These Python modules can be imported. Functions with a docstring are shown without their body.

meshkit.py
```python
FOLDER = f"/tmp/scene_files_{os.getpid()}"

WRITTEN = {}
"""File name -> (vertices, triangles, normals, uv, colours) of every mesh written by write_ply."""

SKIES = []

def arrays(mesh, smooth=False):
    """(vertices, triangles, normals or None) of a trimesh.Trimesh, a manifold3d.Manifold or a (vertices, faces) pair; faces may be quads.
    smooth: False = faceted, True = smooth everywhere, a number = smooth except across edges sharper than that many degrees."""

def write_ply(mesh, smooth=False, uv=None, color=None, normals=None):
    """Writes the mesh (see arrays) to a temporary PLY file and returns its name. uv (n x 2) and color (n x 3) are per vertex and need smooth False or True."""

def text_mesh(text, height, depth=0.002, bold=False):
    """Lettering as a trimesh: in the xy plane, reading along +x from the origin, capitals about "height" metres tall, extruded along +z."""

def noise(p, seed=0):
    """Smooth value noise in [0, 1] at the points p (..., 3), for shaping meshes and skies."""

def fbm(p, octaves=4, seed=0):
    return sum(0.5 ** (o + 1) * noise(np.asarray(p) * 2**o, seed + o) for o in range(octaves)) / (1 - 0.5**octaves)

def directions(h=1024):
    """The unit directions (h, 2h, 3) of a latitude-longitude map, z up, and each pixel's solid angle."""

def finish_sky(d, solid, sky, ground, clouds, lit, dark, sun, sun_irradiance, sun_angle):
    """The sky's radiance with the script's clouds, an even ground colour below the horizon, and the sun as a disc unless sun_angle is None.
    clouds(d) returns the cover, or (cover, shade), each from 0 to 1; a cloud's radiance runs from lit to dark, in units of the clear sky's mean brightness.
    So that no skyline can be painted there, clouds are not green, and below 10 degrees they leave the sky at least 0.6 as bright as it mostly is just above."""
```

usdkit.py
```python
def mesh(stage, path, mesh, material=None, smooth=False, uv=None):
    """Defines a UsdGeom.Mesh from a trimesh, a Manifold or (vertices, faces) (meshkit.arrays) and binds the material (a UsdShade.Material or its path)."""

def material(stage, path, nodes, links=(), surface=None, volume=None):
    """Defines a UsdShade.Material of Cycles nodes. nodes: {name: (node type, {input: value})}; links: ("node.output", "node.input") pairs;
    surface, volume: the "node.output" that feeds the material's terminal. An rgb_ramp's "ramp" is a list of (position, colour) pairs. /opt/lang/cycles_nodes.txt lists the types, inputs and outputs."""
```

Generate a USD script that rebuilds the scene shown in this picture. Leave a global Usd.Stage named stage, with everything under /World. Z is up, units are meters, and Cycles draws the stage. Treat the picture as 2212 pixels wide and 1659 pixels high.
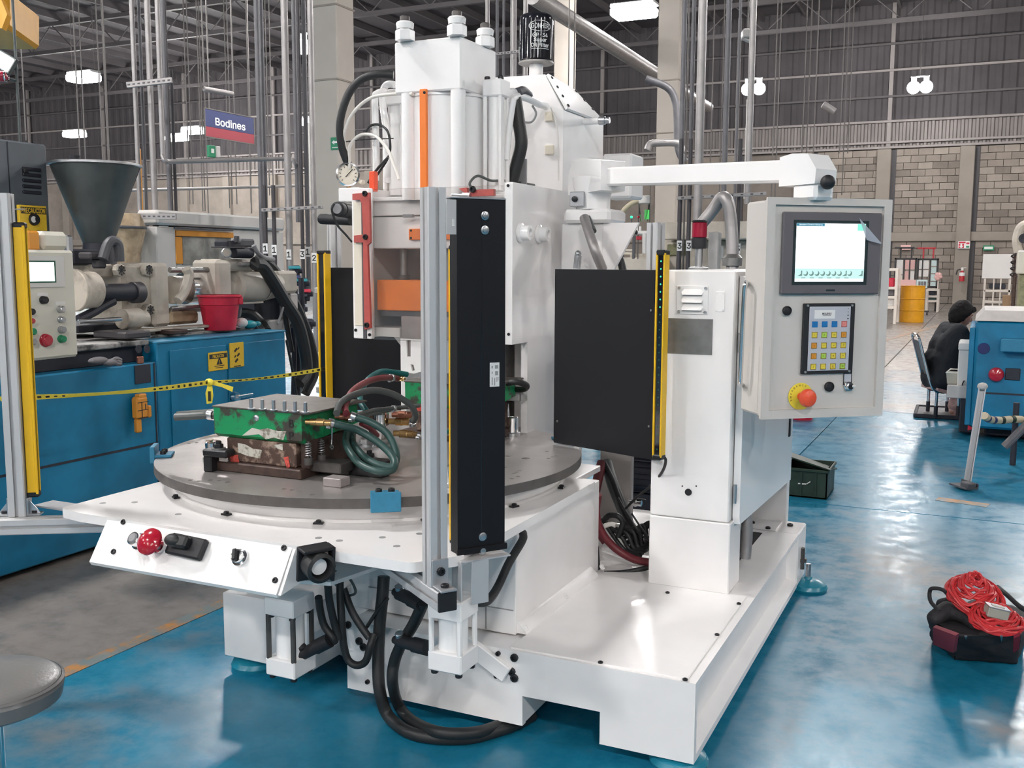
import math, random
import numpy as np, trimesh
import manifold3d as m3
from shapely.geometry import Polygon, Point, box as sbox
from pxr import Usd, UsdGeom, UsdLux, UsdShade, Gf, Sdf
import usdkit, meshkit

stage = Usd.Stage.CreateInMemory()
UsdGeom.SetStageUpAxis(stage, 'Z')
UsdGeom.SetStageMetersPerUnit(stage, 1.0)
UsdGeom.Xform.Define(stage, '/World')
UsdGeom.Scope.Define(stage, '/World/Looks')
rnd = random.Random(7)
A = np.array
# ------------------------------------------------------------------ camera
# world: x along the press front, y into the hall, z up, origin at the press's front corner
YAW, PITCH, ROLL, FPX = -0.43735615, 0.12006046, 0.00397843, 2161.0
EYE = A([0.6913, -2.7462, 1.5])
fwd = A([math.sin(YAW) * math.cos(PITCH), math.cos(YAW) * math.cos(PITCH), -math.sin(PITCH)])
_r = A([math.cos(YAW), -math.sin(YAW), 0.0]); _u = np.cross(_r, fwd)
rgt = _r * math.cos(ROLL) + _u * math.sin(ROLL)
upv = -_r * math.sin(ROLL) + _u * math.cos(ROLL)
cam = UsdGeom.Camera.Define(stage, '/World/camera')
cam.AddTransformOp().Set(Gf.Matrix4d(*rgt, 0, *upv, 0, *(-fwd), 0, *EYE, 1))
cam.CreateHorizontalApertureAttr(36.0); cam.CreateVerticalApertureAttr(27.0)
cam.CreateFocalLengthAttr(36.0 * FPX / 2212); cam.CreateClippingRangeAttr(Gf.Vec2f(0.05, 400))
cam.CreateExposureAttr(2.2)
LAMP = 46.0          # strength of the hall's high-bay lamps


def at(px, py, x=None, y=None, z=None):
    """Survey: where the sight line of a measured point of the photograph meets a known plane of the hall (metres)."""
    d = fwd + (px - 1106) / FPX * rgt - (py - 829.5) / FPX * upv
    t = (z - EYE[2]) / d[2] if z is not None else (x - EYE[0]) / d[0] if x is not None else (y - EYE[1]) / d[1]
    return EYE + t * d


def far(px, py, t):
    return EYE + t * (fwd + (px - 1106) / FPX * rgt - (py - 829.5) / FPX * upv)


def onp(px, py, o, n):
    d = fwd + (px - 1106) / FPX * rgt - (py - 829.5) / FPX * upv
    return EYE + d * (np.dot(A(o) - EYE, n) / np.dot(d, n))


# ------------------------------------------------------------------ mesh helpers
def cat(ms):
    ms = [m for m in ms if m is not None]
    return ms[0] if len(ms) == 1 else trimesh.util.concatenate(ms)


def box(x0, x1, y0, y1, z0, z1, c=0.003):
    s = A([abs(x1 - x0), abs(y1 - y0), abs(z1 - z0)]); o = A([(x0 + x1) / 2, (y0 + y1) / 2, (z0 + z1) / 2])
    return obox(o, np.eye(3), s, c)


def obox(o, ax, s, c=0.003):
    """Box of size s about o with axes in the rows of ax, edges chamfered by c."""
    h = A(s) / 2.0; c = min(c, h.min() * 0.45)
    if c <= 0:
        p = A([[i, j, k] for i in (-1, 1) for j in (-1, 1) for k in (-1, 1)]) * h
    else:
        p = []
        for i in (-1, 1):
            for j in (-1, 1):
                for k in (-1, 1):
                    q = A([i, j, k]) * h
                    for a in range(3):
                        v = q - A([i, j, k]) * c; v[a] = q[a]; p.append(v)
        p = A(p)
    return trimesh.convex.convex_hull(p @ A(ax) + A(o))


def basis(n):
    n = A(n, float); n = n / np.linalg.norm(n)
    a = A([0, 0, 1.0]) if abs(n[2]) < 0.9 else A([1.0, 0, 0])
    u = np.cross(a, n); u /= np.linalg.norm(u)
    return u, np.cross(n, u), n


def lathe(p0, n, prof, k=24):
    """Surface of revolution: prof = [(radius, distance along n)], from p0."""
    u, v, n = basis(n); p0 = A(p0, float)
    prof = [(max(r, 0.0), h) for r, h in prof]
    pts = []; rings = []
    for r, h in prof:
        if r < 1e-6:
            rings.append([len(pts)]); pts.append(p0 + n * h)
        else:
            rings.append(list(range(len(pts), len(pts) + k)))
            for i in range(k):
                a = 2 * math.pi * i / k
                pts.append(p0 + n * h + r * (u * math.cos(a) + v * math.sin(a)))
    f = []
    for a, b in zip(rings[:-1], rings[1:]):
        for i in range(k):
            j = (i + 1) % k
            if len(a) == 1 and len(b) == 1: continue
            if len(a) == 1: f.append((a[0], b[j], b[i])[::-1])
            elif len(b) == 1: f.append((a[i], a[j], b[0]))
            else: f += [(a[i], a[j], b[j]), (a[i], b[j], b[i])]
    return trimesh.Trimesh(A(pts), A(f), process=False)


def cyl(p0, p1, r, r1=None, k=20, c=0.0):
    p0, p1 = A(p0, float), A(p1, float); L = np.linalg.norm(p1 - p0); r1 = r if r1 is None else r1
    c = min(c, L * .4, r * .5, r1 * .5 + 1e-9)
    pr = [(0, 0), (r - c, 0), (r, c), (r1, L - c), (r1 - c, L), (0, L)] if c > 0 else [(0, 0), (r, 0), (r1, L), (0, L)]
    return lathe(p0, p1 - p0, pr, k)


def ball(o, r, s=(1, 1, 1), k=2):
    m = trimesh.creation.icosphere(subdivisions=k, radius=r); m.apply_scale(s); m.apply_translation(o); return m


def spline(pts, per=8):
    p = A(pts, float)
    if len(p) < 3: return p
    q = np.vstack([2 * p[0] - p[1], p, 2 * p[-1] - p[-2]]); out = []
    for i in range(1, len(q) - 2):
        for t in np.linspace(0, 1, per, endpoint=False):
            a, b, c, d = q[i - 1:i + 3]
            out.append(0.5 * (2 * b + (c - a) * t + (2 * a - 5 * b + 4 * c - d) * t * t + (3 * b - a - 3 * c + d) * t ** 3))
    return A(out + [p[-1]])


def tube(pts, r, k=10, per=8, smooth=True):
    p = spline(pts, per) if smooth else A(pts, float)
    t = np.gradient(p, axis=0); t /= np.maximum(np.linalg.norm(t, axis=1, keepdims=True), 1e-9)
    u = basis(t[0])[0]; V = []
    for i in range(len(p)):
        u = u - t[i] * np.dot(u, t[i]); u /= max(np.linalg.norm(u), 1e-9); w = np.cross(t[i], u)
        for j in range(k):
            a = 2 * math.pi * j / k; V.append(p[i] + r * (u * math.cos(a) + w * math.sin(a)))
    F = []
    for i in range(len(p) - 1):
        for j in range(k):
            a, b = i * k + j, i * k + (j + 1) % k; F += [(a, b, b + k), (a, b + k, a + k)]
    V += [p[0], p[-1]]; n = len(p) * k; e = (len(p) - 1) * k
    for j in range(k):
        F += [(n, (j + 1) % k, j), (n + 1, e + j, e + (j + 1) % k)]
    return trimesh.Trimesh(A(V), A(F), process=False)


def prism(poly, d, o=(0, 0, 0), ux=(1, 0, 0), uy=(0, 1, 0), un=None):
    """Polygon (shapely or points) in the plane (o; ux, uy), thickened by d along ux x uy (or un)."""
    P = poly if hasattr(poly, 'exterior') else Polygon(poly)
    if not P.is_valid: P = P.buffer(0)
    m = trimesh.creation.extrude_polygon(P, abs(d), engine='earcut')
    ux, uy = A(ux, float), A(uy, float); un = np.cross(ux, uy) if un is None else A(un, float)
    v = m.vertices.copy()
    if d < 0: v[:, 2] -= abs(d)
    R = np.stack([ux, uy, un])
    m = trimesh.Trimesh(v @ R + A(o), m.faces if np.linalg.det(R) > 0 else m.faces[:, ::-1], process=False)
    return m


def prism_x(poly, x0, x1): return prism(poly, x1 - x0, (x0, 0, 0), (0, 1, 0), (0, 0, 1))       # poly in (y, z)
def prism_y(poly, y0, y1): return prism(poly, y1 - y0, (0, y0, 0), (1, 0, 0), (0, 0, 1), (0, 1, 0))  # poly in (x, z)
def prism_z(poly, z0, z1): return prism(poly, z1 - z0, (0, 0, z0))                              # poly in (x, y)


def lettering(s, h, o, u, v, depth=0.0012, bold=True, centre=True, width=None):
    m = meshkit.text_mesh(s, h, depth, bold)
    b = m.bounds
    if width: m.apply_scale([width / (b[1][0] - b[0][0]), 1, 1]); b = m.bounds
    if centre: m.apply_translation([-(b[0][0] + b[1][0]) / 2, -(b[0][1] + b[1][1]) / 2, 0])
    u, v = A(u, float), A(v, float); n = np.cross(u, v)
    return trimesh.Trimesh(m.vertices @ np.stack([u, v, n]) + A(o), m.faces, process=False)


def screw(p, n, r=0.008, h=0.006):
    """Socket-head screw: a chamfered head with a sunk hexagon."""
    return lathe(p, n, [(r, 0), (r, h * .8), (r * .85, h), (r * .5, h), (r * .45, h * .35), (0, h * .35)], 10)


def hexnut(p, n, r, h):
    return lathe(p, n, [(0, 0), (r, 0), (r, h * .85), (r * .85, h), (0, h)], 6)


def alu_profile(p0, p1, u, w):
    """Slotted aluminium profile (a slot down each side), swept from p0 to p1; u is one cross axis."""
    p0, p1 = A(p0, float), A(p1, float); n = p1 - p0; L = np.linalg.norm(n); n /= L
    u = A(u, float); u = u - n * np.dot(u, n); u /= np.linalg.norm(u); v = np.cross(n, u)
    a = w / 2; g = w * .10; b = w * .22; dpt = w * .20
    pts = []
    for k in range(4):
        c, s = [(1, 0), (0, 1), (-1, 0), (0, -1)][k]
        for (x, y) in ((a, -a + .06 * w), (a, -g), (a - .05 * w, -g), (a - .05 * w, -b), (a - dpt, -b * .7), (a - dpt, b * .7), (a - .05 * w, b), (a - .05 * w, g), (a, g), (a, a - .06 * w)):
            pts.append((x * c - y * s, x * s + y * c))
    return prism(pts, L, p0, u, v, n)


# ------------------------------------------------------------------ scene-tree helpers
LOC, NUM = {}, {}


def number(path):
    k = NUM.get(path, 0); NUM[path] = k + 1
    return path if k == 0 else f'{path}_{k:03d}'


def put(prim, label=None, cat_=None, group=None, kind=None):
    for k, v in (('label', label), ('category', cat_), ('group', group), ('kind', kind)):
        if v: prim.SetCustomDataByKey(k, v)
    return prim


def thing(name, label=None, cat_=None, loc=(0, 0, 0), group=None, kind=None):
    p = number('/World/' + name); x = UsdGeom.Xform.Define(stage, p); x.AddTranslateOp().Set(Gf.Vec3d(*map(float, loc)))
    LOC[p] = A(loc, float); put(x.GetPrim(), label, cat_, group, kind); return p


def obj(name, mesh, m, parent, label=None, kind=None, smooth=32):
    """One Mesh prim under parent (world coordinates in, the thing's own out)."""
    if isinstance(mesh, list): mesh = cat(mesh)
    p = number(parent + '/' + name); top = '/'.join(p.split('/')[:3]); o = LOC.get(top, A([0, 0, 0]))
    v = A(mesh.vertices) - o
    g = usdkit.mesh(stage, p, trimesh.Trimesh(v, mesh.faces, process=False), MAT[m], smooth=smooth)
    put(g.GetPrim(), label, None, None, kind); return p


def single(name, mesh, m, label, cat_, group=None, kind=None, smooth=32):
    if isinstance(mesh, list): mesh = cat(mesh)
    p = number('/World/' + name); b = mesh.bounds; o = A([(b[0][0] + b[1][0]) / 2, (b[0][1] + b[1][1]) / 2, b[0][2]])
    g = usdkit.mesh(stage, p, trimesh.Trimesh(A(mesh.vertices) - o, mesh.faces, process=False), MAT[m], smooth=smooth)
    UsdGeom.Xformable(g).AddTranslateOp().Set(Gf.Vec3d(*map(float, o)))
    put(g.GetPrim(), label, cat_, group, kind); return p


def copy(src, loc, label=None, group=None, rotz=None):
    base = src.rstrip('0123456789').rstrip('_') if src[-4:-3] == '_' and src[-3:].isdigit() else src
    p = number(base); pr = stage.DefinePrim(p, 'Xform')
    pr.GetReferences().AddInternalReference(src)
    x = UsdGeom.Xformable(pr)
    if rotz is None: x.GetPrim().GetAttribute('xformOp:translate').Set(Gf.Vec3d(*map(float, loc)))
    else:
        x.ClearXformOpOrder(); x.AddTranslateOp(opSuffix='').Set(Gf.Vec3d(*map(float, loc))); x.AddRotateZOp().Set(rotz)
    put(pr, label, None, group); pr.SetInstanceable(True); return p


# ------------------------------------------------------------------ materials
MAT = {}


def mat(name, col, rough=0.45, metal=0.0, var=0.0, vscale=6.0, col2=None, bump=0.0, bscale=60.0, coat=0.0, trans=0.0, emit=None, spec=0.5, aniso=None, stretch=None, lo=0.4, hi=0.65, detail=4):
    n = {'p': ('principled_bsdf', {'base_color': col, 'roughness': rough, 'metallic': metal, 'specular_ior_level': spec})}
    L = []
    if coat: n['p'][1]['coat_weight'] = coat
    if trans: n['p'][1].update({'transmission_weight': trans, 'ior': 1.45})
    if emit: n['p'][1].update({'emission_color': emit[0], 'emission_strength': emit[1]})
    if var or col2 is not None or bump:
        n['g'] = ('geometry', {})
        src = 'g.position'
        if stretch is not None:
            n['mp'] = ('mapping', {'scale': stretch}); L.append(('g.position', 'mp.vector')); src = 'mp.vector'
    if var or col2 is not None:
        c2 = col2 if col2 is not None else tuple(max(0, c * (1 - var)) for c in col)
        n['t'] = ('noise_texture', {'scale': vscale, 'detail': detail, 'roughness': 0.6}); L.append((src, 't.vector'))
        n['r'] = ('rgb_ramp', {'ramp': [(0, col), (lo, col), (hi, c2), (1, c2)]}); L += [('t.fac', 'r.fac'), ('r.color', 'p.base_color')]
    if bump:
        n['bt'] = ('noise_texture', {'scale': bscale, 'detail': 3}); L.append((src, 'bt.vector'))
        n['b'] = ('bump', {'strength': bump, 'distance': 0.004}); L += [('bt.fac', 'b.height'), ('b.normal', 'p.normal')]
    MAT[name] = usdkit.material(stage, '/World/Looks/' + name, n, L, surface='p.BSDF')


def mix_mat(name, a, b, fac_nodes, fac_links, fac, rough=0.4):
    pass


mat('white_paint', (0.86, 0.84, 0.83), 0.30, var=0.05, vscale=3, bump=0.05, bscale=30, coat=0.15)
mat('white_enamel', (0.88, 0.865, 0.855), 0.22, coat=0.3)
mat('ivory', (0.72, 0.68, 0.60), 0.4, var=0.08)
mat('pale_grey', (0.62, 0.60, 0.575), 0.42, bump=0.04, bscale=400)
mat('warm_grey', (0.50, 0.47, 0.45), 0.5, var=0.15)
mat('mid_grey', (0.27, 0.27, 0.28), 0.5, var=0.1)
mat('dark_grey', (0.085, 0.085, 0.095), 0.5, var=0.2)
mat('black', (0.010, 0.010, 0.013), 0.55)
mat('black_sheet', (0.006, 0.0065, 0.009), 0.55, spec=0.3, bump=0.12, bscale=700)
mat('black_rubber', (0.016, 0.017, 0.018), 0.5, bump=0.1, bscale=300)
mat('black_gloss', (0.008, 0.009, 0.014), 0.12, coat=0.6)
mat('screw_black', (0.03, 0.03, 0.033), 0.38, 0.6)
mat('chrome', (0.75, 0.75, 0.76), 0.14, 1.0)
mat('zinc', (0.55, 0.56, 0.58), 0.32, 1.0, var=0.1, vscale=40)
mat('aluminium', (0.58, 0.575, 0.58), 0.40, 0.35, bump=0.03, bscale=200)
mat('alu_dull', (0.42, 0.43, 0.45), 0.45, 0.6)
mat('steel_disc', (0.52, 0.49, 0.475), 0.33, 0.65, var=0.16, vscale=5, bump=0.05, bscale=25)
mat('steel_rim', (0.135, 0.12, 0.112), 0.55, 0.35, var=0.25, vscale=14)
mat('steel_dark', (0.12, 0.11, 0.105), 0.45, 0.6, var=0.3, vscale=18)
mat('dull_steel', (0.30, 0.29, 0.28), 0.42, 0.75, var=0.2, vscale=15)
mat('platen_grey', (0.36, 0.32, 0.315), 0.5, 0.2, var=0.25, vscale=9)
mat('orange', (0.92, 0.235, 0.025), 0.45, var=0.12, vscale=7)
mat('orange_bright', (0.85, 0.20, 0.022), 0.4)
mat('red_bracket', (0.47, 0.085, 0.072), 0.45, var=0.15, vscale=20)
mat('red_gloss', (0.40, 0.010, 0.028), 0.18, coat=0.5)
mat('red_orange', (0.80, 0.085, 0.03), 0.35, coat=0.2)
mat('yellow', (0.80, 0.47, 0.012), 0.38)
mat('sign_yellow', (0.78, 0.50, 0.03), 0.45, var=0.08, vscale=60)
mat('tape_yellow', (0.80, 0.66, 0.06), 0.4)
mat('blue_machine', (0.004, 0.185, 0.35), 0.42, var=0.3, vscale=3.5, bump=0.06, bscale=35)
mat('blue_bracket', (0.025, 0.20, 0.34), 0.45, var=0.12, vscale=60)
mat('cyan_paint', (0.012, 0.20, 0.29), 0.3)
mat('green_mold', (0.008, 0.27, 0.095), 0.42, col2=(0.055, 0.05, 0.04), vscale=14, lo=0.50, hi=0.58, bump=0.15, bscale=60)
mat('rust_mold', (0.085, 0.05, 0.038), 0.55, 0.2, col2=(0.42, 0.30, 0.23), vscale=26, lo=0.50, hi=0.66, bump=0.4, bscale=60, detail=8)
mat('rust_brown', (0.075, 0.045, 0.036), 0.55, 0.3, var=0.4, vscale=24, bump=0.2, bscale=60)
mat('mold_top', (0.12, 0.105, 0.095), 0.5, 0.3, var=0.3, vscale=14)
mat('chip_paint', (0.55, 0.53, 0.47), 0.6, col2=(0.22, 0.19, 0.15), vscale=40, lo=0.5, hi=0.62)
mat('red_chip', (0.75, 0.10, 0.08), 0.55, col2=(0.35, 0.06, 0.04), vscale=70)
mat('brass', (0.55, 0.36, 0.16), 0.32, 1.0)
mat('copper', (0.42, 0.18, 0.12), 0.4, 0.9)
mat('hose_green', (0.030, 0.075, 0.068), 0.42)
mat('hose_teal', (0.0, 0.10, 0.10), 0.42)
mat('hose_red', (0.16, 0.022, 0.030), 0.45)
mat('hose_grey', (0.07, 0.08, 0.078), 0.45)
mat('hose_clear', (0.72, 0.69, 0.64), 0.25)
mat('concrete', (0.28, 0.245, 0.21), 0.85, var=0.15, vscale=0.7, bump=0.2, bscale=8)
mat('block', (0.27, 0.232, 0.20), 0.9, var=0.2, vscale=1.2, bump=0.3, bscale=12)
mat('block_pale', (0.32, 0.278, 0.24), 0.9, var=0.15, vscale=1.4, bump=0.3, bscale=12)
mat('block_dark', (0.215, 0.185, 0.16), 0.9, var=0.2, vscale=1.0, bump=0.3, bscale=12)
mat('corrugated', (0.20, 0.18, 0.172), 0.55, 0.2, var=0.15, vscale=0.5)
mat('girt', (0.27, 0.245, 0.235), 0.6)
mat('roof_sheet', (0.075, 0.067, 0.072), 0.7, var=0.3, vscale=0.4)
mat('roof_steel', (0.10, 0.09, 0.093), 0.6, var=0.15, vscale=0.5)
mat('conduit', (0.36, 0.34, 0.335), 0.42, 0.5, var=0.15, vscale=6)
mat('conduit_blue', (0.16, 0.155, 0.165), 0.5, 0.2, var=0.15)
mat('pipe_black', (0.05, 0.045, 0.05), 0.5)
mat('rod', (0.13, 0.12, 0.115), 0.5, 0.4)
mat('lamp_light', (1, 1, 1), 0.5, emit=((1.0, 0.975, 0.96), LAMP))
mat('lamp_body', (0.5, 0.5, 0.5), 0.5)
mat('sign_blue', (0.02, 0.03, 0.11), 0.5)
mat('sign_red', (0.26, 0.025, 0.04), 0.5)
mat('sign_white', (0.75, 0.74, 0.73), 0.5)
mat('sign_green', (0.01, 0.22, 0.10), 0.5)
mat('hopper_metal', (0.10, 0.115, 0.115), 0.38, 0.45, var=0.3, vscale=5)
mat('cabinet_blue_grey', (0.105, 0.12, 0.135), 0.5, var=0.15)
mat('cream', (0.55, 0.50, 0.43), 0.42, var=0.22, vscale=4)
mat('cream_dirty', (0.50, 0.45, 0.38), 0.5, col2=(0.20, 0.165, 0.13), vscale=6, lo=0.5, hi=0.72)
mat('panel_cream', (0.62, 0.60, 0.52), 0.45)
mat('bed_dirty', (0.34, 0.33, 0.32), 0.5, col2=(0.05, 0.05, 0.05), vscale=8, lo=0.48, hi=0.6)
mat('tan_drum', (0.45, 0.34, 0.22), 0.5, col2=(0.14, 0.09, 0.05), vscale=5, lo=0.45, hi=0.7)
mat('bucket_red', (0.60, 0.02, 0.055), 0.42, var=0.2, vscale=9)
mat('machine_dark', (0.02, 0.022, 0.035), 0.6, var=0.4, vscale=5)
mat('lime', (0.10, 0.75, 0.15), 0.5)
mat('valve_teal', (0.01, 0.22, 0.26), 0.4)
mat('valve_red', (0.55, 0.02, 0.05), 0.4)
mat('valve_blue', (0.012, 0.02, 0.11), 0.4)
mat('drum_yellow', (0.72, 0.33, 0.01), 0.4, var=0.15, vscale=5)
mat('paper', (0.72, 0.70, 0.68), 0.7)
mat('paper_pink', (0.70, 0.42, 0.40), 0.7)
mat('paper_blue', (0.55, 0.68, 0.68), 0.7)
mat('rack_white', (0.66, 0.60, 0.54), 0.5)
mat('board_black', (0.03, 0.028, 0.03), 0.5)
mat('ext_red', (0.45, 0.02, 0.03), 0.35)
mat('cardboard', (0.30, 0.19, 0.11), 0.8)
mat('skin', (0.36, 0.19, 0.14), 0.5)
mat('hair', (0.006, 0.005, 0.005), 0.65, bump=0.5, bscale=160, spec=0.2)
mat('cloth_dark', (0.012, 0.014, 0.019), 0.85, bump=0.4, bscale=60)
mat('cloth_pink', (0.50, 0.32, 0.31), 0.8, var=0.3, vscale=25)
mat('stool_vinyl', (0.15, 0.147, 0.145), 0.33, bump=0.1, bscale=120)
mat('bag_black', (0.018, 0.017, 0.020), 0.75, bump=0.4, bscale=120)
mat('bag_red', (0.22, 0.012, 0.030), 0.7, bump=0.3, bscale=120)
mat('cord_red', (0.55, 0.030, 0.035), 0.4)
mat('crate_green', (0.016, 0.036, 0.023), 0.5, var=0.4, vscale=12)
mat('outlet_grey', (0.34, 0.33, 0.28), 0.5)
mat('beacon_red', (0.28, 0.006, 0.03), 0.25, coat=0.3)
mat('led_green', (0.02, 0.5, 0.2), 0.4, emit=((0.05, 1.0, 0.45), 0.25))
mat('led_dark', (0.02, 0.10, 0.06), 0.3)
mat('screen_white', (0.02, 0.02, 0.02), 0.3, emit=((0.93, 1.0, 1.0), 0.27))
mat('screen_blue', (0.02, 0.02, 0.02), 0.3, emit=((0.04, 0.26, 0.40), 0.21))
mat('screen_green', (0.02, 0.02, 0.02), 0.3, emit=((0.26, 0.95, 0.72), 0.235))
mat('screen_grey', (0.02, 0.02, 0.02), 0.3, emit=((0.16, 0.28, 0.25), 0.23))
mat('screen_pale', (0.02, 0.02, 0.02), 0.3, emit=((0.58, 0.88, 0.86), 0.235))
mat('bezel_grey', (0.125, 0.115, 0.125), 0.35, bump=0.05, bscale=300)
mat('bezel_dark', (0.02, 0.035, 0.04), 0.2, coat=0.4)
mat('key_plate', (0.48, 0.49, 0.54), 0.25, coat=0.3)
mat('key_yellow', (0.72, 0.58, 0.06), 0.4)
mat('key_orange', (0.66, 0.27, 0.03), 0.4)
mat('key_lime', (0.38, 0.60, 0.08), 0.4)
mat('key_blue', (0.01, 0.16, 0.42), 0.4)
mat('key_pink', (0.72, 0.24, 0.22), 0.4)
mat('key_mark', (0.22, 0.13, 0.02), 0.5)
mat('name_plate', (0.34, 0.33, 0.32), 0.34, 0.8, var=0.25, vscale=10)
mat('print_black', (0.015, 0.015, 0.015), 0.6)
mat('print_grey', (0.30, 0.30, 0.30), 0.6)
mat('cream_strip', (0.72, 0.66, 0.55), 0.45)
mat('glow_white', (0.5, 0.5, 0.5), 0.4, emit=((1.0, 0.98, 0.95), 1.0))
mat('panel_grey', (0.575, 0.545, 0.51), 0.42, bump=0.04, bscale=400)
mat('cloth_white', (0.7, 0.68, 0.66), 0.7)
mat('soot_grey', (0.16, 0.15, 0.16), 0.6, var=0.3, vscale=10)
# clear sheet: see-through with a faint sheen
MAT['acrylic'] = usdkit.material(stage, '/World/Looks/acrylic', {
    'f': ('fresnel', {'IOR': 1.35}), 't': ('transparent_bsdf', {'color': (0.95, 0.945, 0.94)}), 'd': ('diffuse_bsdf', {'color': (0.8, 0.78, 0.77)}),
    'm0': ('mix_closure', {'fac': 0.03}), 'g': ('glossy_bsdf', {'color': (1, 1, 1), 'roughness': 0.06}), 'm': ('mix_closure', {})},
    [('t.BSDF', 'm0.closure1'), ('d.BSDF', 'm0.closure2'), ('f.fac', 'm.fac'), ('m0.closure', 'm.closure1'), ('g.BSDF', 'm.closure2')], surface='m.closure')
# floor: worn blue epoxy, bare grey where traffic has taken the paint, painted orange lines
def floor_mat(name, blue, grey, bias):
    N = {'g': ('geometry', {}), 'x': ('separate_xyz', {}),
         'n1': ('noise_texture', {'scale': 0.55, 'detail': 5, 'roughness': 0.62}), 'n2': ('noise_texture', {'scale': 7.0, 'detail': 6, 'roughness': 0.65}),
         'n3': ('noise_texture', {'scale': 2.2, 'detail': 4, 'roughness': 0.6}),
         'mul': ('math', {'math_type': 'multiply_add', 'value2': 0.35, 'value3': bias}), 'sum': ('math', {'math_type': 'add'}), 'tot': ('math', {'math_type': 'add'}),
         'mask': ('map_range', {'from_min': 0.60, 'from_max': 0.86, 'clamp': True}),
         'bl': ('rgb_ramp', {'ramp': [(0, tuple(c * .80 for c in blue)), (.4, blue), (.62, blue), (1, tuple(min(1, c * 1.15 + .012) for c in blue))]}),
         'gr': ('rgb_ramp', {'ramp': [(0, tuple(c * .7 for c in grey)), (.5, grey), (1, tuple(c * 1.2 for c in grey))]}),
         'mx': ('mix', {}), 'p': ('principled_bsdf', {'specular_ior_level': 0.5}), 'rr': ('map_range', {'from_min': 0.3, 'from_max': 0.7, 'to_min': 0.20, 'to_max': 0.42}),
         'b': ('bump', {'strength': 0.06, 'distance': 0.01})}
    L = [('g.position', 'n1.vector'), ('g.position', 'n2.vector'), ('g.position', 'n3.vector'), ('n2.fac', 'mul.value1'), ('mul.value', 'sum.value1'), ('n1.fac', 'sum.value2'),
         ('sum.value', 'tot.value1'), ('tot.value', 'mask.value'), ('n3.fac', 'bl.fac'), ('n2.fac', 'gr.fac'), ('mask.result', 'mx.fac'), ('bl.color', 'mx.color1'), ('gr.color', 'mx.color2'),
         ('mx.color', 'p.base_color'), ('n2.fac', 'rr.value'), ('rr.result', 'p.roughness'), ('n3.fac', 'b.height'), ('b.normal', 'p.normal')]
    # traffic-worn blotches with places of their own
    last = None
    for i, (bx_, by_, br_, bs_) in enumerate(((.62, 2.30, .62, .22), (.95, .72, .38, .26), (-1.45, -.98, .42, .30), (-1.95, -.62, .5, .22), (.25, .35, .4, .10), (-.95, -.95, .30, .16))):
        N[f'd{i}'] = ('vector_math', {'math_type': 'distance', 'vector2': (bx_, by_, 0)}); N[f'e{i}'] = ('map_range', {'from_min': br_, 'from_max': 0.0, 'to_min': 0.0, 'to_max': bs_, 'clamp': True})
        L += [('g.position', f'd{i}.vector1'), (f'd{i}.value', f'e{i}.value')]
        if last is None: last = f'e{i}.result'
        else:
            N[f's{i}'] = ('math', {'math_type': 'add'}); L += [(last, f's{i}.value1'), (f'e{i}.result', f's{i}.value2')]; last = f's{i}.value'
    L.append((last, 'tot.value2'))
    MAT[name] = usdkit.material(stage, '/World/Looks/' + name, N, L, surface='p.BSDF')
BLUE, GREY = (0.010, 0.172, 0.285), (0.16, 0.145, 0.135)
floor_mat('floor_blue', BLUE, GREY, -0.11)
floor_mat('floor_worn', (0.07, 0.17, 0.25), GREY, 0.08)
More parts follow.
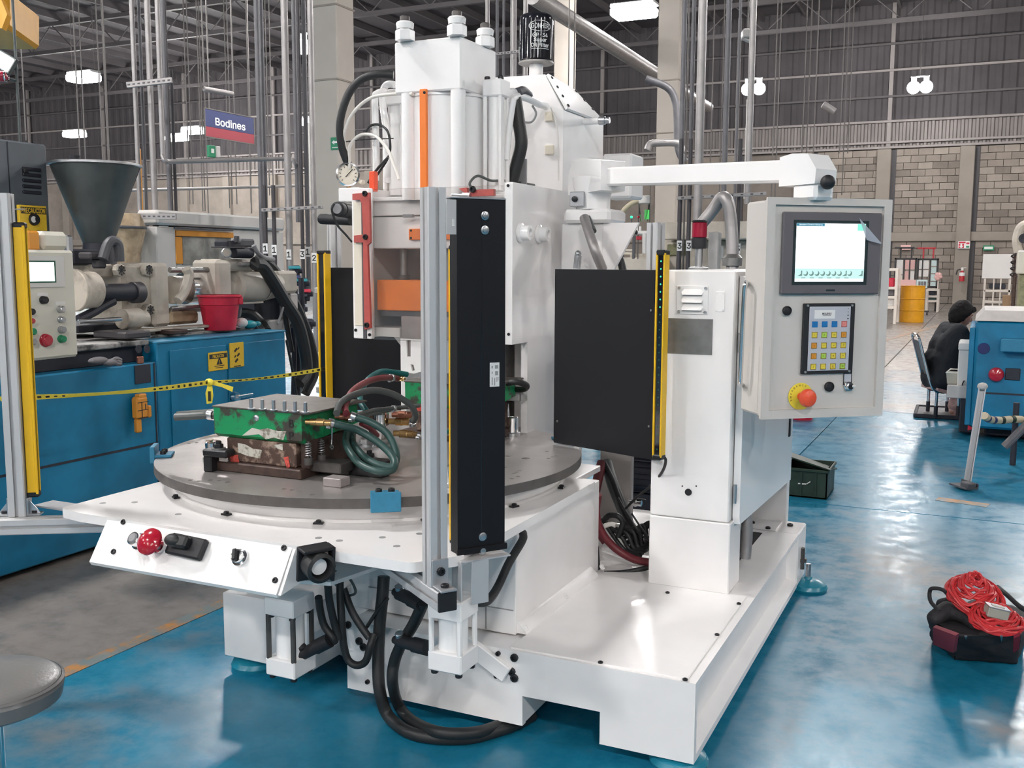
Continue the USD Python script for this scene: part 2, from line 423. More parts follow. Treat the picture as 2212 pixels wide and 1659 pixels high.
floor_mat('floor_grey', (0.12, 0.15, 0.17), (0.21, 0.185, 0.165), 0.25)
mat('line_orange', (0.42, 0.19, 0.05), 0.5, col2=(0.16, 0.19, 0.19), vscale=9, lo=0.42, hi=0.56, detail=6)
mat('joint', (0.05, 0.05, 0.055), 0.9)

mat('window_grey', (0.22, 0.215, 0.20), 0.15, col2=(0.42, 0.41, 0.38), vscale=6, lo=0.35, hi=0.65)
mat('window_green', (0.28, 0.28, 0.17), 0.2, var=0.3, vscale=9)
mat('hose_tan', (0.50, 0.43, 0.30), 0.5)
MAT['acrylic_film'] = usdkit.material(stage, '/World/Looks/acrylic_film', {
    't': ('transparent_bsdf', {'color': (0.9, 0.9, 0.92)}), 'g': ('glossy_bsdf', {'color': (0.9, 0.9, 0.95), 'roughness': 0.25}), 'd': ('diffuse_bsdf', {'color': (0.6, 0.62, 0.68)}),
    'm0': ('mix_closure', {'fac': 0.45}), 'm': ('mix_closure', {'fac': 0.12})},
    [('t.BSDF', 'm0.closure1'), ('d.BSDF', 'm0.closure2'), ('m0.closure', 'm.closure1'), ('g.BSDF', 'm.closure2')], surface='m.closure')
# ================================================================== THE HALL
XW0, XW1, YW0, YW1, ROOF = -72.0, 26.0, -40.0, 40.0, 11.6
fl = thing('floor', 'blue epoxy-painted concrete slab floor, worn grey in the walkways', None, kind='structure')
obj('subfloor', box(XW0, XW1, YW0, YW1 + .3, -0.30, -0.02, 0), 'joint', fl)
xs = [XW0, -60, -48, -36, -28, -22, -17, -12, -7.4, -5.0, -2.30, -0.55, 4.4, 9.4, 16, XW1]
ys = [YW0, -27, -17, -9, 3.68, 8.1, 12.5, 17.6, 23, 29, 34.5, YW1]
for j in range(len(ys) - 1):
    xj = [x for x in xs if not (x == -0.55 and ys[j] < 3)]
    for i in range(len(xj) - 1):
        xc, yc = (xj[i] + xj[i + 1]) / 2, (ys[j] + ys[j + 1]) / 2
        m = 'floor_blue'
        if -5.0 <= xc <= -2.3 and yc < 8.1: m = 'floor_grey'
        elif yc > 12.5: m = 'floor_grey' if xc > -7 else 'floor_worn'
        elif yc > 8.1: m = 'floor_worn'
        g = 0.004 if yc < 13 else 0.006
        obj('slab', box(xj[i] + g, xj[i + 1] - g, ys[j] + g, ys[j + 1] - g, -0.12, 0, 0.003), m, fl, smooth=False)
def line(p, q, w, label):
    p, q = A(p), A(q); d = (q - p) / np.linalg.norm(q - p); n = A([-d[1], d[0]]) * w / 2
    single('floor_line', prism_z([p - n, q - n, q + n, p + n], 0.0, 0.0025), 'line_orange', label, None, kind='structure', smooth=False)
line((-2.30, -3.0), (-2.27, 1.9), 0.07, 'worn orange line along the edge of the grey walkway')
line((0.50, 4.15), (0.80, 4.09), 0.10, 'short orange dash painted on blue floor')
line((-1.1, 17.9), (-0.1, 25.5), 0.12, 'faded orange line across the far grey floor')

# ---- end wall: concrete frame with block infill, corrugated band above, dark sheeting with girts to the roof
W = YW1
ze, zb0, zb1, zc = 6.02, 2.42, 2.78, 7.05
wl = thing('wall_back', 'far end wall of concrete block between columns under corrugated sheeting', None, kind='structure')
obj('backing', box(XW0, XW1, W + .22, W + .4, 0, ROOF + .6, 0), 'block_dark', wl)
cols = [-3.05 + 3.0 * k for k in range(-18, 9)]
for i, xc in enumerate(cols):
    obj('column', box(xc - .30, xc + .22, W - .16, W + .2, 0, ze, .02), 'concrete', wl, smooth=False)
    obj('column_gap', box(xc + .22, xc + .40, W + .10, W + .215, 0, ze, .0), 'pipe_black', wl, smooth=False)
obj('ring_beam', box(XW0, XW1, W - .04, W + .2, zb0, zb1, .02), 'concrete', wl, smooth=False)
obj('plinth', box(XW0, cols[17] - .3, W + .05, W + .2, 0, zb0, 0), 'block', wl, smooth=False)
obj('upper_fill', box(XW0, cols[16] - .3, W + .05, W + .2, zb1, ze, 0), 'block', wl, smooth=False)
# blocks that can be told apart in the bays the photograph shows
bw, bh = 0.54, 0.268
for b in range(17, 20):
    x0, x1 = cols[b] + .40, cols[b + 1] - .30
    for (z0, z1) in ((0.0, zb0), (zb1, ze)):
        n = int(round((z1 - z0) / bh)); h = (z1 - z0) / n
        for r in range(n):
            e = x0 - (bw / 2 if r % 2 else 0)
            while e < x1 - .02:
                a, c = max(e, x0), min(e + bw, x1); e += bw
                if c - a < .06 or a > 2.6: continue
                d = rnd.uniform(0, .014)
                obj('brick', box(a + .007, c - .007, W + .06 - d, W + .2, z0 + r * h + .007, z0 + (r + 1) * h - .007, .006), rnd.choice(['block', 'block', 'block_pale', 'block_pale', 'block_dark']) if z0 > 1 else rnd.choice(['block', 'block_dark', 'block_dark']), wl, smooth=False)
def corrug(x0, x1, y, z0, z1, pitch, dep):
    n = int((x1 - x0) / pitch); v, f = [], []
    for i in range(n + 1):
        for j, (dx, dy) in enumerate(((0, 0), (.35, 0), (.5, -dep), (.85, -dep))):
            x = x0 + (i + dx) * pitch
            v += [(x, y + dy, z0), (x, y + dy, z1)]
    v = A(v); k = len(v) // 2
    for i in range(k - 1):
        a = 2 * i; f += [(a, a + 2, a + 3), (a, a + 3, a + 1)]
    return trimesh.Trimesh(v, A(f), process=False)
obj('corrugated_band', corrug(XW0, XW1, W + .12, ze + .1, zc, .26, .07), 'corrugated', wl, smooth=False)
obj('dark_sheeting', corrug(XW0, XW1, W + .16, zc, ROOF, .5, .05), 'roof_sheet', wl, smooth=False)
for z, m in ((ze + .02, 'girt'), (ze + .22, 'girt'), (zc, 'girt'), (zc + .95, 'roof_steel'), (zc + 1.95, 'girt'), (zc + 2.95, 'roof_steel'), (zc + 3.8, 'girt')):
    obj('girt', box(XW0, XW1, W - .06, W + .05, z, z + .09, .01), m, wl, smooth=False)
for xc in cols[::2]:
    obj('sheeting_post', box(xc + .0, xc + .16, W - .02, W + .1, ze, ROOF, .01), 'girt', wl, smooth=False)
for nm, bx in (('wall_left', (XW0 - .3, XW0, YW0, YW1, 0, ROOF)), ('wall_right', (XW1, XW1 + .3, YW0, YW1, 0, ROOF)), ('wall_front', (XW0, XW1, YW0 - .3, YW0, 0, ROOF))):
    single(nm, box(*bx, 0), 'concrete', 'plain side wall of the hall outside the view', None, kind='structure', smooth=False)

# ---- roof: dark sheeting, purlins along the hall, rafters and a light beam across it
ce = thing('ceiling', 'dark corrugated roof on rows of steel purlins and trusses', None, kind='structure')
obj('roof_sheet', box(XW0, XW1, YW0, YW1 + .3, ROOF, ROOF + .25, 0), 'roof_sheet', ce)
x = XW0 + 1
while x < XW1:
    obj('purlin', box(x - .05, x + .05, YW0, YW1, ROOF - .26, ROOF, .0), 'roof_steel', ce, smooth=False); x += 1.75
for yy in (-32, -20, -8, 4, 16, 28, 36.5):
    zt = ROOF - .28; ms = [box(XW0, XW1, yy - .08, yy + .08, zt - .16, zt, 0), box(XW0, XW1, yy - .07, yy + .07, zt - 1.25, zt - 1.1, 0)]
    obj('truss_chord', ms, 'roof_steel', ce, smooth=False)
    ms = []; x = XW0
    while x < XW1:
        for a, b in (((x, zt - 1.15), (x + 1.2, zt - .1)), ((x + 1.2, zt - .1), (x + 2.4, zt - 1.15))):
            ms.append(cyl((a[0], yy, a[1]), (b[0], yy, b[1]), .024, k=6))
        x += 2.4
    obj('truss_web', ms, 'roof_steel', ce, kind='stuff')
# concrete columns of the hall
def column(px0, px1, t, label, corbel=True):
    a, b = far(px0, 560, t), far(px1, 560, t); w = np.linalg.norm((b - a)[:2]); c = (a + b) / 2; w = max(.45, w * .78)
    p = thing('hall_column', label, None, (c[0], c[1], 0), kind='structure')
    obj('shaft', box(c[0] - w / 2, c[0] + w / 2, c[1] - w / 2, c[1] + w / 2, 0, ROOF - .3, .02), 'concrete_pale', p, smooth=False)
    if corbel:
        for z in (4.15, 5.2): obj('cast_band', box(c[0] - w / 2 - .008, c[0] + w / 2 + .008, c[1] - w / 2 - .008, c[1] + w / 2 + .008, z, z + .03, .005), 'concrete', p, smooth=False)
    return c, w
mat('concrete_pale', (0.46, 0.415, 0.365), 0.85, var=0.12, vscale=0.7, bump=0.15, bscale=8)
CA, CAW = column(687, 768, 15.2, 'pale concrete column carrying the green arrow sign behind the press')
CB, _ = column(1411, 1471, 21.0, 'pale concrete column beside the looping silver duct')
CC, _ = column(1196, 1236, 27.0, 'slim concrete column just behind the oil filter', False)

# ---- high-bay lamps on their wires
def lamp(name, p):
    t = thing(name, None, 'ceiling lamp', p, group='high-bay lamps')
    x, y, z = p
    obj('housing', box(x - .55, x + .55, y - .22, y + .22, z + .10, z + .20, .04), 'lamp_body', t)
    obj('diffuser', box(x - .52, x + .52, y - .31, y + .31, z - .14, z + .098, .11), 'lamp_light', t)
    for s in (-.5, .5): obj('hanger_wire', cyl((x + s, y, z + .19), (x + s, y, ROOF - .2), .008, k=5), 'rod', t)
    return t
def twin_lamp(name, p, label):
    t = thing(name, label, 'ceiling lamp', p, group='twin-globe high-bay lamps'); x, y, z = p
    for s in (-.2, .2):
        obj('globe', ball((x + s, y, z), .215), 'lamp_light', t, smooth=True)
        obj('socket', cyl((x + s, y, z + .19), (x + s, y, z + .34), .09, k=14), 'lamp_body', t)
    obj('cross_bar', box(x - .3, x + .3, y - .03, y + .03, z + .33, z + .38, .01), 'lamp_body', t)
    obj('hanger_wire', cyl((x, y, z + .38), (x, y, ROOF - .2), .012, k=5), 'rod', t)
    return t
LZ = 7.5
L0 = (-7.22, 21.0, LZ)
l0 = lamp('ceiling_lamp', L0)
put(stage.GetPrimAtPath(l0), 'large bright lamp above the white pendant arm')
seen = [((-26.4, 21.9, LZ), 'long bright lamp above the grey hopper'),
        ((-25.8, 33.3, LZ), 'lamp beside the pale column, below a similar one'),
        ((-38.7, 32.4, LZ), 'small lamp directly above the rim of the grey hopper'),
        ((-32.6, 33.7, LZ), 'lamp just left of the blue and red hanging sign'),
        ((-34.9, 35.1, LZ - .05), 'lamp half hidden behind conduits by the hanging sign'),
        ]
twin_lamp('globe_lamp', (-6.83, 32.9, LZ), 'twin-globe lamp hanging behind the tall conduit towards the end wall')
twin_lamp('globe_lamp', (-1.6, 34.8, LZ), 'twin-globe lamp hanging alone before the dark end wall sheeting')
twin_lamp('globe_lamp', (-16.7, 21.0, LZ), 'twin-globe lamp hanging just beside the pale column, high up')
for p, s in seen: copy(l0, p, s)
for p in [(2.4, 21, LZ), (12, 21, LZ), (-30, 11, LZ), (-20, 11, LZ), (-10.5, 11.1, LZ), (-0.9, 11.1, LZ), (8.7, 11.1, LZ), (-25, -0.6, LZ), (-15.4, -0.6, LZ), (-5.8, -0.6, LZ), (13.4, -0.6, LZ), (-15, -8, LZ), (-5.8, -8, LZ), (3.8, -8, LZ), (13, -8, LZ), (-15, -17, LZ), (-5.8, -17, LZ), (3.8, -17, LZ), (13, -17, LZ), (-5.8, -27, LZ), (3.8, -27, LZ), (8, 33, LZ), (-47, 21, LZ), (-52, 33, LZ)]:
    copy(l0, p, 'high-bay lamp of the hall outside the view', 'lamps outside the view')
# ================================================================== THE ROTARY PRESS
X3, Y3, Z3 = A([1.0, 0, 0]), A([0, 1.0, 0]), A([0, 0, 1.0])
# ---- base frame
pb = thing('press_undercarriage', 'white T-shaped steel base frame of the press with a flat deck and fork pocket', 'machine base', (-0.8, 1.0, 0))
chan = [(-0.02, .04), (0, .04), (0, .062), (-.05, .075), (-.05, .262), (0, .274), (0, .289), (-.25, .289), (-.25, .04)]
obj('front_plate', prism_y([(-1.213, .046), (-.552, .046), (-.552, .145), (-.293, .145), (-.293, .042), (0, .042), (0, .289), (-1.213, .289)], 0, .025), 'white_paint', pb)
obj('side_channel', prism_y(chan, .025, 1.80), 'white_paint', pb)
obj('end_block', box(-.25, 0, 1.80, 2.02, .04, .289, .006), 'white_paint', pb)
obj('fork_pocket', [box(-.556, -.289, .025, 1.9, .145, .16, 0), box(-.575, -.552, .025, 1.9, .05, .28, 0), box(-.293, -.27, .025, 1.9, .05, .28, 0)], 'white_paint', pb)
obj('inner_frame', [box(-1.213, -.575, .025, 1.2, .06, .282, 0), box(-.575, -.25, .025, 1.2, .16, .282, 0), box(-.575, -.40, 1.2, 1.95, .05, .25, 0), box(-1.9, -.575, 1.2, 1.95, .05, .282, 0)], 'white_paint', pb)
obj('deck_plate', box(-.60, -.028, .012, .835, .286, .294, .002), 'white_paint', pb)
for px, py in ((1297, 1432), (1480, 1469), (1549, 1372), (1596, 1305), (1442, 1281)):
    obj('deck_screw', screw(at(px, py, z=.294), Z3, .008, .005), 'screw_black', pb)
for x in (-.30, -.09): obj('deck_bolt', screw((x + .03, 1.93, .29), Z3, .014, .01), 'screw_black', pb)
obj('left_leg', box(-1.785, -1.40, .035, 1.6, .05, .292, .004), 'white_paint', pb)
obj('left_cross_beam', box(-1.41, -1.205, .23, 1.3, .045, .292, .003), 'white_paint', pb)
obj('leg_screw', screw((-1.745, .085, .292), Z3, .010, .006), 'screw_black', pb)
for i, (x, y) in enumerate(((-1.70, .11), (-.065, .075), (.03, 1.93))):
    f = obj('levelling_foot', lathe((x, y, 0), Z3, [(.085, 0), (.09, .012), (.082, .028), (.05, .045), (.02, .05), (.016, .06), (0, .06)], 28), 'cyan_paint', pb)
    obj('threaded_stem', cyl((x, y, .04), (x, y, .12), .012), 'zinc', pb)
obj('jacking_bolt', [cyl((.004, 1.90, .10), (.004, 1.90, .20), .012), hexnut((.004, 1.90, .135), Z3, .024, .016)], 'steel_dark', pb)
# pedestal carrying the table
obj('pedestal_front', box(-1.275, -.632, .12, .90, .289, .655, .003), 'white_paint', pb)
obj('pedestal_rear', box(-1.62, -1.27, .40, 1.3, .289, .655, .003), 'white_paint', pb)
a = at(1108, 1388, z=.30); b = at(1303, 1243, z=.30)
obj('corner_rail', prism([(0, 0), (.034, 0), (.030, .010), (.010, .030), (0, .034)], b[1] - .13, (-.632, .13, .294), X3, Z3, Y3), 'white_paint', pb)
for y in (.15, .50, .885): obj('rail_screw', screw((-.612, y, .306), A([.7, 0, .7]), .012, .009), 'white_enamel', pb)
obj('front_seam', box(-.742, -.738, .117, .121, .295, .64, 0), 'print_grey', pb)
obj('cover_seam', box(-1.2, -.64, .117, .121, .371, .374, 0), 'print_grey', pb)
# diagonal brace down to the front plate
p = at(990, 1375, y=-.012); q = at(1096, 1458, y=-.012)
d = (q - p) / np.linalg.norm(q - p)
obj('brace_bar', obox((p + q) / 2, [d, Y3, np.cross(d, Y3)], (np.linalg.norm(q - p), .022, .055), .003), 'white_paint', pb)
for px, py in ((1077, 1411), (1112, 1420), (1106, 1450), (1112, 1464), (1073, 1459), (795, 1472), (753, 1349), (777, 1384), (786, 1397)):
    obj('plate_bolt', screw(at(px, py, y=0), -Y3, .013 if px > 1100 or px < 790 else .008, .010), 'screw_black', pb)

# ---- work table with its sloping button panel
ZP = .675
wt = thing('work_table', 'white rounded-corner table plate with sloped button panel under the turntable', 'machine table', (-1.39, .2, .52))
FL, FR, BR = at(112, 1093, z=ZP), at(944, 1218, z=ZP), at(1303, 1040, z=ZP)
xl, xr, yf, yb = -2.085, -.605, -.425, .80
pl = Polygon([(xl, yf + .02), (xl + .12, yf - .0), (xr - .095, yf), (xr, yf + .125), (xr, yb), (xl, yb)]).buffer(-.03).buffer(.03)
obj('table_plate', prism_z(pl, ZP - .030, ZP), 'white_paint', wt)
obj('plate_skirt', box(-1.90, -.66, -.20, .75, .655 - .03, ZP - .028, .002), 'white_paint', wt)
obj('rear_plate', box(-.95, -.70, .80, 1.10, ZP - .03, ZP - .004, .003), 'white_paint', wt)
for px, py in ((222, 1087), (291, 1085), (688, 1162), (826, 1161), (857, 1180), (733, 1168), (906, 1153), (385, 1111)):
    obj('tapped_hole', lathe(at(px, py, z=ZP), Z3, [(.011, 0), (.011, .0008), (0, .0008)], 12), 'print_grey', wt)
x0p, x1p = -1.845, -1.105
sec = [(yf + .004, ZP - .002), (yf - .080, .548), (yf - .072, .536), (yf + .06, .560), (yf + .06, ZP - .03)]
bp = obj('button_panel', prism_x(sec, x0p, x1p), 'white_enamel', wt)
sl = A([0, -.084, -.125]); sl = sl / np.linalg.norm(sl); pn = np.cross(sl, X3) * -1
pn = A([0, sl[2], -sl[1]]); pn = pn if pn[1] < 0 else -pn
PO = A([0, yf + .004, ZP - .002])
def pp(px, py): return onp(px, py, PO, pn)
for px, py in ((267, 1128), (246, 1192), (614, 1184), (595, 1254)):
    obj('panel_screw', screw(pp(px, py), pn, .009, .006), 'screw_black', wt)
q = pp(305, 1172)
b1 = obj('push_button', lathe(q, pn, [(.027, 0), (.027, .012), (.021, .014), (.021, .040), (.018, .042), (.018, .038), (0, .038)], 24), 'chrome', wt)
obj('button_cap', lathe(q + pn * .036, pn, [(.016, 0), (.0165, .006), (.012, .010), (0, .010)], 20), 'mid_grey', wt)
q = pp(346, 1182)
obj('mushroom_collar', lathe(q, pn, [(.022, 0), (.022, .012), (.014, .014), (.014, .05)], 20), 'chrome', wt)
obj('mushroom_button', lathe(q + pn * .043, pn, [(.016, -.010), (.034, -.004), (.0435, .006), (.042, .014), (.032, .024), (.016, .030), (0, .032)], 28), 'red_gloss', wt, label='big red mushroom stop button')
def pbox(px0, py0, px1, py1, w, h, name, m):
    a, b = pp(px0, py0), pp(px1, py1); c = (a + b) / 2 + pn * h / 2
    u = (b - a) / np.linalg.norm(b - a); return obj(name, obox(c, [u, np.cross(pn, u), pn], (np.linalg.norm(b - a), w, h), .006), m, wt)
pbox(372, 1176, 446, 1192, .066, .024, 'taped_selector', 'black')
q = pp(392, 1176)
obj('taped_knob', [ball(q + pn * .038, .026, (1.25, .9, .8)), obox(q + pn * .034 + X3 * .02, [X3, sl, pn], (.07, .04, .03), .012)], 'black_rubber', wt)
q = pp(521, 1206)
obj('selector_switch', lathe(q, pn, [(.026, 0), (.026, .010), (.020, .012), (.020, .026), (0, .028)], 24), 'chrome', wt)
obj('selector_knob', obox(q + pn * .034, [A([.34, 0, 0]) + sl * .94, np.cross(pn, A([.34, 0, 0]) + sl * .94), pn], (.036, .014, .014), .003), 'black', wt)
# gusset and hooded foot-switch guard at the panel's right end
obj('end_gusset', prism_x([(yf + .004, ZP - .004), (yf - .074, .545), (yf + .05, .56), (yf + .05, ZP - .03)], x1p + .002, x1p + .012), 'white_enamel', wt)
g0 = at(678, 1216, y=yf - .03)
ga = (A([.85, -.45, -.1]) / np.linalg.norm(A([.85, -.45, -.1])))
gu = np.cross(Z3, ga); gu /= np.linalg.norm(gu); gv = np.cross(ga, gu)
obj('button_guard', [obox(g0 - ga * .012, [ga, gu, gv], (.012, .095, .105), .004), obox(g0 + gv * .048 + ga * .014, [ga, gu, gv], (.045, .095, .010), .003), obox(g0 + gu * .045 + ga * .014, [ga, gu, gv], (.045, .010, .105), .003)], 'black', wt)
obj('guard_ring', [lathe(g0 + ga * .0, ga, [(.042, 0), (.044, .05), (.034, .055), (.030, .02), (0, .02)], 24)], 'black_rubber', wt)
obj('guard_ring_inner', lathe(g0 + ga * .026, ga, [(.022, 0), (.024, .008), (.0, .010)], 20), 'sign_white', wt)
# grey carrier plate and cylinder lugs hanging below the table
obj('carrier_plate', prism_z([(-1.52, -.42), (-1.06, -.30), (-1.02, -.10), (-1.52, -.10)], .520, .532), 'white_paint', wt)
obj('drop_bracket', box(-1.245, -1.16, -.21, -.10, .545, .645, .003), 'white_paint', wt)

# ---- pneumatic cylinders below the table
def air_cyl(c, z0, z1, s, rods, label, rmat='steel_dark'):
    t = thing('pneumatic_cylinder', label, 'pneumatic cylinder', (c[0], c[1], z0)); x, y = c
    e = .058
    obj('end_cap', box(x - s, x + s, y - s, y + s, z0, z0 + e, .004), 'white_paint', t)
    obj('head_cap', box(x - s, x + s, y - s, y + s, z1 - e, z1, .004), 'white_paint', t)
    obj('barrel', cyl((x, y, z0 + e), (x, y, z1 - e), s * .80, k=28), 'white_enamel', t)
    for i in (-1, 1):
        for j in (-1, 1):
            obj('tie_rod', cyl((x + i * s * .84, y + j * s * .84, z0 + e * .9), (x + i * s * .84, y + j * s * .84, z1 - e * .9), s * .15, k=10), rmat if rods else 'white_paint', t)
            obj('cap_bolt', screw((x + i * s * .72, y + j * s * .72, z0), -Z3, .011, .012), 'screw_black', t)
            if rods: obj('head_bolt', screw((x + i * s * .72, y + j * s * .72, z1 - e), -Z3, .011, .010), 'screw_black', t)
    return t
ca = at(612, 1437, y=-.24)
air_cyl((ca[0], -.20), ca[2] - .035, ca[2] + .225, .058, True, 'white air cylinder with dark tie rods below the button panel', 'steel_dark')
cb = at(961, 1420, y=-.33)
air_cyl((cb[0], -.28), cb[2] - .045, .545, .055, False, 'white air cylinder with white tie rods below the corner post')

# ---- turntable
TX, TY, TR, ZT = -1.437, .526, .812, .77
rt = thing('rotary_table', 'big round ground-steel turntable with drilled holes on a white drum', 'turntable', (TX, TY, ZP))
obj('drum', lathe((TX, TY, ZP), Z3, [(.752, 0), (.752, .010), (.744, .012), (.744, .061), (0, .061)], 96), 'white_paint', rt)
holes = []
for px, py in ((412, 1037), (430, 1039), (455, 1037), (474, 1038), (492, 1041), (614, 1056), (632, 1058), (647, 1060), (653, 1067), (675, 1069), (1136, 990), (1088, 1008), (1078, 996), (1098, 985), (1116, 1020), (1122, 1017), (1110, 1023), (1106, 1034), (1119, 1029), (1185, 990), (1194, 987), (1201, 984), (1181, 975), (408, 958), (424, 956), (448, 951), (458, 949)):
    p = at(px, py, z=ZT); holes.append((p[0], p[1], .017 if px in (1136, 1088, 1078, 1098) else .0085))
disc = Point(TX, TY).buffer(TR, 64)
for hx, hy, hr in holes: disc = disc.difference(Point(hx, hy).buffer(hr, 6))
obj('disc', prism_z(disc, ZT - .034, ZT), 'steel_disc', rt, smooth=False)
obj('disc_floor', lathe((TX, TY, ZT - .0335), Z3, [(0, .026), (TR - .06, .026), (TR - .06, .0285), (0, .0285)], 48), 'black', rt)
obj('disc_rim', lathe((TX, TY, ZT - .034), Z3, [(TR - .001, .0), (TR + .0015, .001), (TR + .0015, .0325), (TR - .001, .0335)], 96), 'steel_rim', rt)
for i in range(14):
    a = 2 * math.pi * i / 14 + .12
    obj('drum_clip', [box(-.016, .016, -.010, .010, 0, .006, .001).apply_transform(trimesh.transformations.rotation_matrix(a + math.pi / 2, [0, 0, 1])).apply_translation((TX + .765 * math.cos(a), TY + .765 * math.sin(a), ZP)), screw((TX + .765 * math.cos(a), TY + .765 * math.sin(a), ZP + .006), Z3, .009, .007)], 'screw_black', rt)
for px, py, lab in ((830, 1076, None), (1238, 950, None), (350, 985, None)):
    p = at(px, py, z=ZT - .02) if px == 830 else at(px, py, z=ZT)
    a = math.atan2(p[1] - TY, p[0] - TX); er = A([math.cos(a), math.sin(a), 0]); et = A([-er[1], er[0], 0])
    c = A([TX, TY, 0]) + er * (TR + .010)
    fp = obj('stop_block', [obox(c + Z3 * (ZT - (.012 if px == 830 else -.012)), [er, et, Z3], (.018, .095, .062), .002), obox(A([TX, TY, 0]) + er * (TR - .02) + Z3 * (ZT + .006), [er, et, Z3], (.075, .09, .010), .002)], 'blue_bracket', rt, label='blue stop block on the turntable edge')
    for s in (-.02, .02): obj('stop_screw', screw(A([TX, TY, 0]) + er * (TR - .025) + et * s + Z3 * (ZT + .011), Z3, .011, .013), 'screw_black', fp)
for k, s in enumerate(('7', '1')):
    a = math.radians(199.5 + 2.6 * k); er = A([math.cos(a), math.sin(a), 0])
    obj('stamped_number', lettering(s, .016, A([TX, TY, ZT - .017]) + er * (TR + .002), A([-er[1], er[0], 0]), Z3, .0006), 'sign_white', rt)

# centre hub (rotary union), locating pins
p = at(812, 965, z=ZT)
hub = thing('rotary_union', 'silver stepped hub at the middle of the turntable behind the green hoses', 'hub', (p[0], p[1], ZT))
obj('flange', lathe((p[0], p[1], ZT), Z3, [(.085, 0), (.085, .012), (.06, .016), (.06, .035), (0, .035)], 36), 'zinc', hub)
obj('hub_body', lathe((p[0], p[1], ZT + .035), Z3, [(.042, 0), (.042, .05), (.055, .055), (.055, .10), (.05, .105), (0, .105)], 32), 'chrome', hub)
for k in range(6):
    a = k * math.pi / 3; obj('flange_bolt', hexnut((p[0] + .072 * math.cos(a), p[1] + .072 * math.sin(a), ZT + .012), Z3, .010, .008), 'zinc', hub)
def pin(px, py, r, h, label, cone=False):
    p = at(px, py, z=ZT); t = thing('locating_pin', label, 'locating pin', p)
    obj('pin_body', lathe(p, Z3, [(r, 0), (r, h - .004), (r - .003, h), (r * .55, h), (r * .5, h - .006), (0, h - .006)], 28), 'chrome', t)
    obj('knurled_ring', lathe(p, Z3, [(r * 1.35, 0), (r * 1.35, .014), (r * 1.2, .017), (r, .017)], 18), 'zinc', t, smooth=False)
    if cone: obj('dowel', cyl(p + A([-.035, .03, 0]), p + A([-.035, .03, h * 1.6]), .014, .003), 'zinc', t)
pin(1107, 941, .0245, .082, 'silver knurled pin standing at the rear right of the turntable', True)
pin(462, 996, .030, .075, 'silver pin behind the dark clamp beside the green mold')
pin(975, 1052, .017, .075, 'slim silver pin between the grey post and the black box')

# ---- mold on the table
def mold(x0, x1, y0, y1, z0, hts, label, front):
    """stack: base plate, body, top half, lid"""
    t = thing('mold', label, 'mold', ((x0 + x1) / 2, (y0 + y1) / 2, z0))
    h0, h1, h2, h3 = hts; z = z0
    obj('base_plate', box(x0 - .03, x1 + .0, y0 - .012, y1, z, z + h0, .004), 'rust_brown', t); z += h0
    obj('lower_half', box(x0 + .045, x1 - .035, y0 + .01, y1 - .01, z, z + h1, .004), 'rust_mold', t); z1 = z; z += h1
    th = obj('upper_half', prism_x([(y0, z + .014), (y0, z + h2), (y1, z + h2), (y1, z + .03), (y0 + .02, z)], x0, x1), 'green_mold', t); z2 = z; z += h2
    obj('lid_plate', box(x0 - .004, x1 + .03, y0 - .004, y1 + .02, z, z + h3, .002), 'mold_top', t); z += h3
    return t, z1, z2, z
MX0, MX1 = -1.735, -1.357
MY0 = -.035
mt, mz1, mz2, mz3 = mold(MX0, MX1, MY0, .30, ZT, (.034, .084, .106, .006), 'rust-stained mold with green upper half and six bolts on its lid', True)
# scuffed paint, splashes and marks that the body really carries
def splat(pts, name, m, y):
    return obj(name, prism_y([tuple(at(px, py, y=y)[[0, 2]]) for px, py in pts], y - .0012, y), m, mt, smooth=False)
splat([(523, 941), (545, 924), (560, 928), (578, 925), (600, 931), (619, 931), (612, 951), (592, 945), (575, 949), (560, 938), (540, 940)], 'paint_splash', 'chip_paint', MY0 - .0005)
splat([(514, 957), (530, 960), (546, 969), (566, 972), (563, 990), (536, 985), (515, 977)], 'paint_splash', 'chip_paint', MY0 + .0095)
splat([(584, 962), (602, 960), (612, 958), (611, 973), (598, 968)], 'paint_splash', 'chip_paint', MY0 + .0095)
splat([(497, 984), (514, 982), (517, 1000), (499, 1003)], 'red_patch', 'red_chip', MY0 + .0095)
splat([(613, 988), (623, 986), (627, 1008), (620, 1012)], 'red_patch', 'red_chip', MY0 + .0095)
for s, px, py in (('B', 629, 915), ('P', 629, 941)):
    obj('stencil_letter', lettering(s, .026, at(px, py, y=MY0 - .0012), X3, Z3, .0008), 'print_black', mt)
for px, py in ((543, 884), (567, 885), (591, 887), (615, 889), (638, 890), (660, 892)):
    q = at(px, py, z=mz3)
    bb = obj('lid_bolt', [cyl(q, q + Z3 * .036, .0062, k=10), lathe(q + Z3 * .0, Z3, [(.013, 0), (.013, .004), (.0, .004)], 14)], 'zinc', mt)
obj('vent_plug', ball(at(554, 903, y=MY0), .012, (1, .5, 1)), 'zinc', mt)
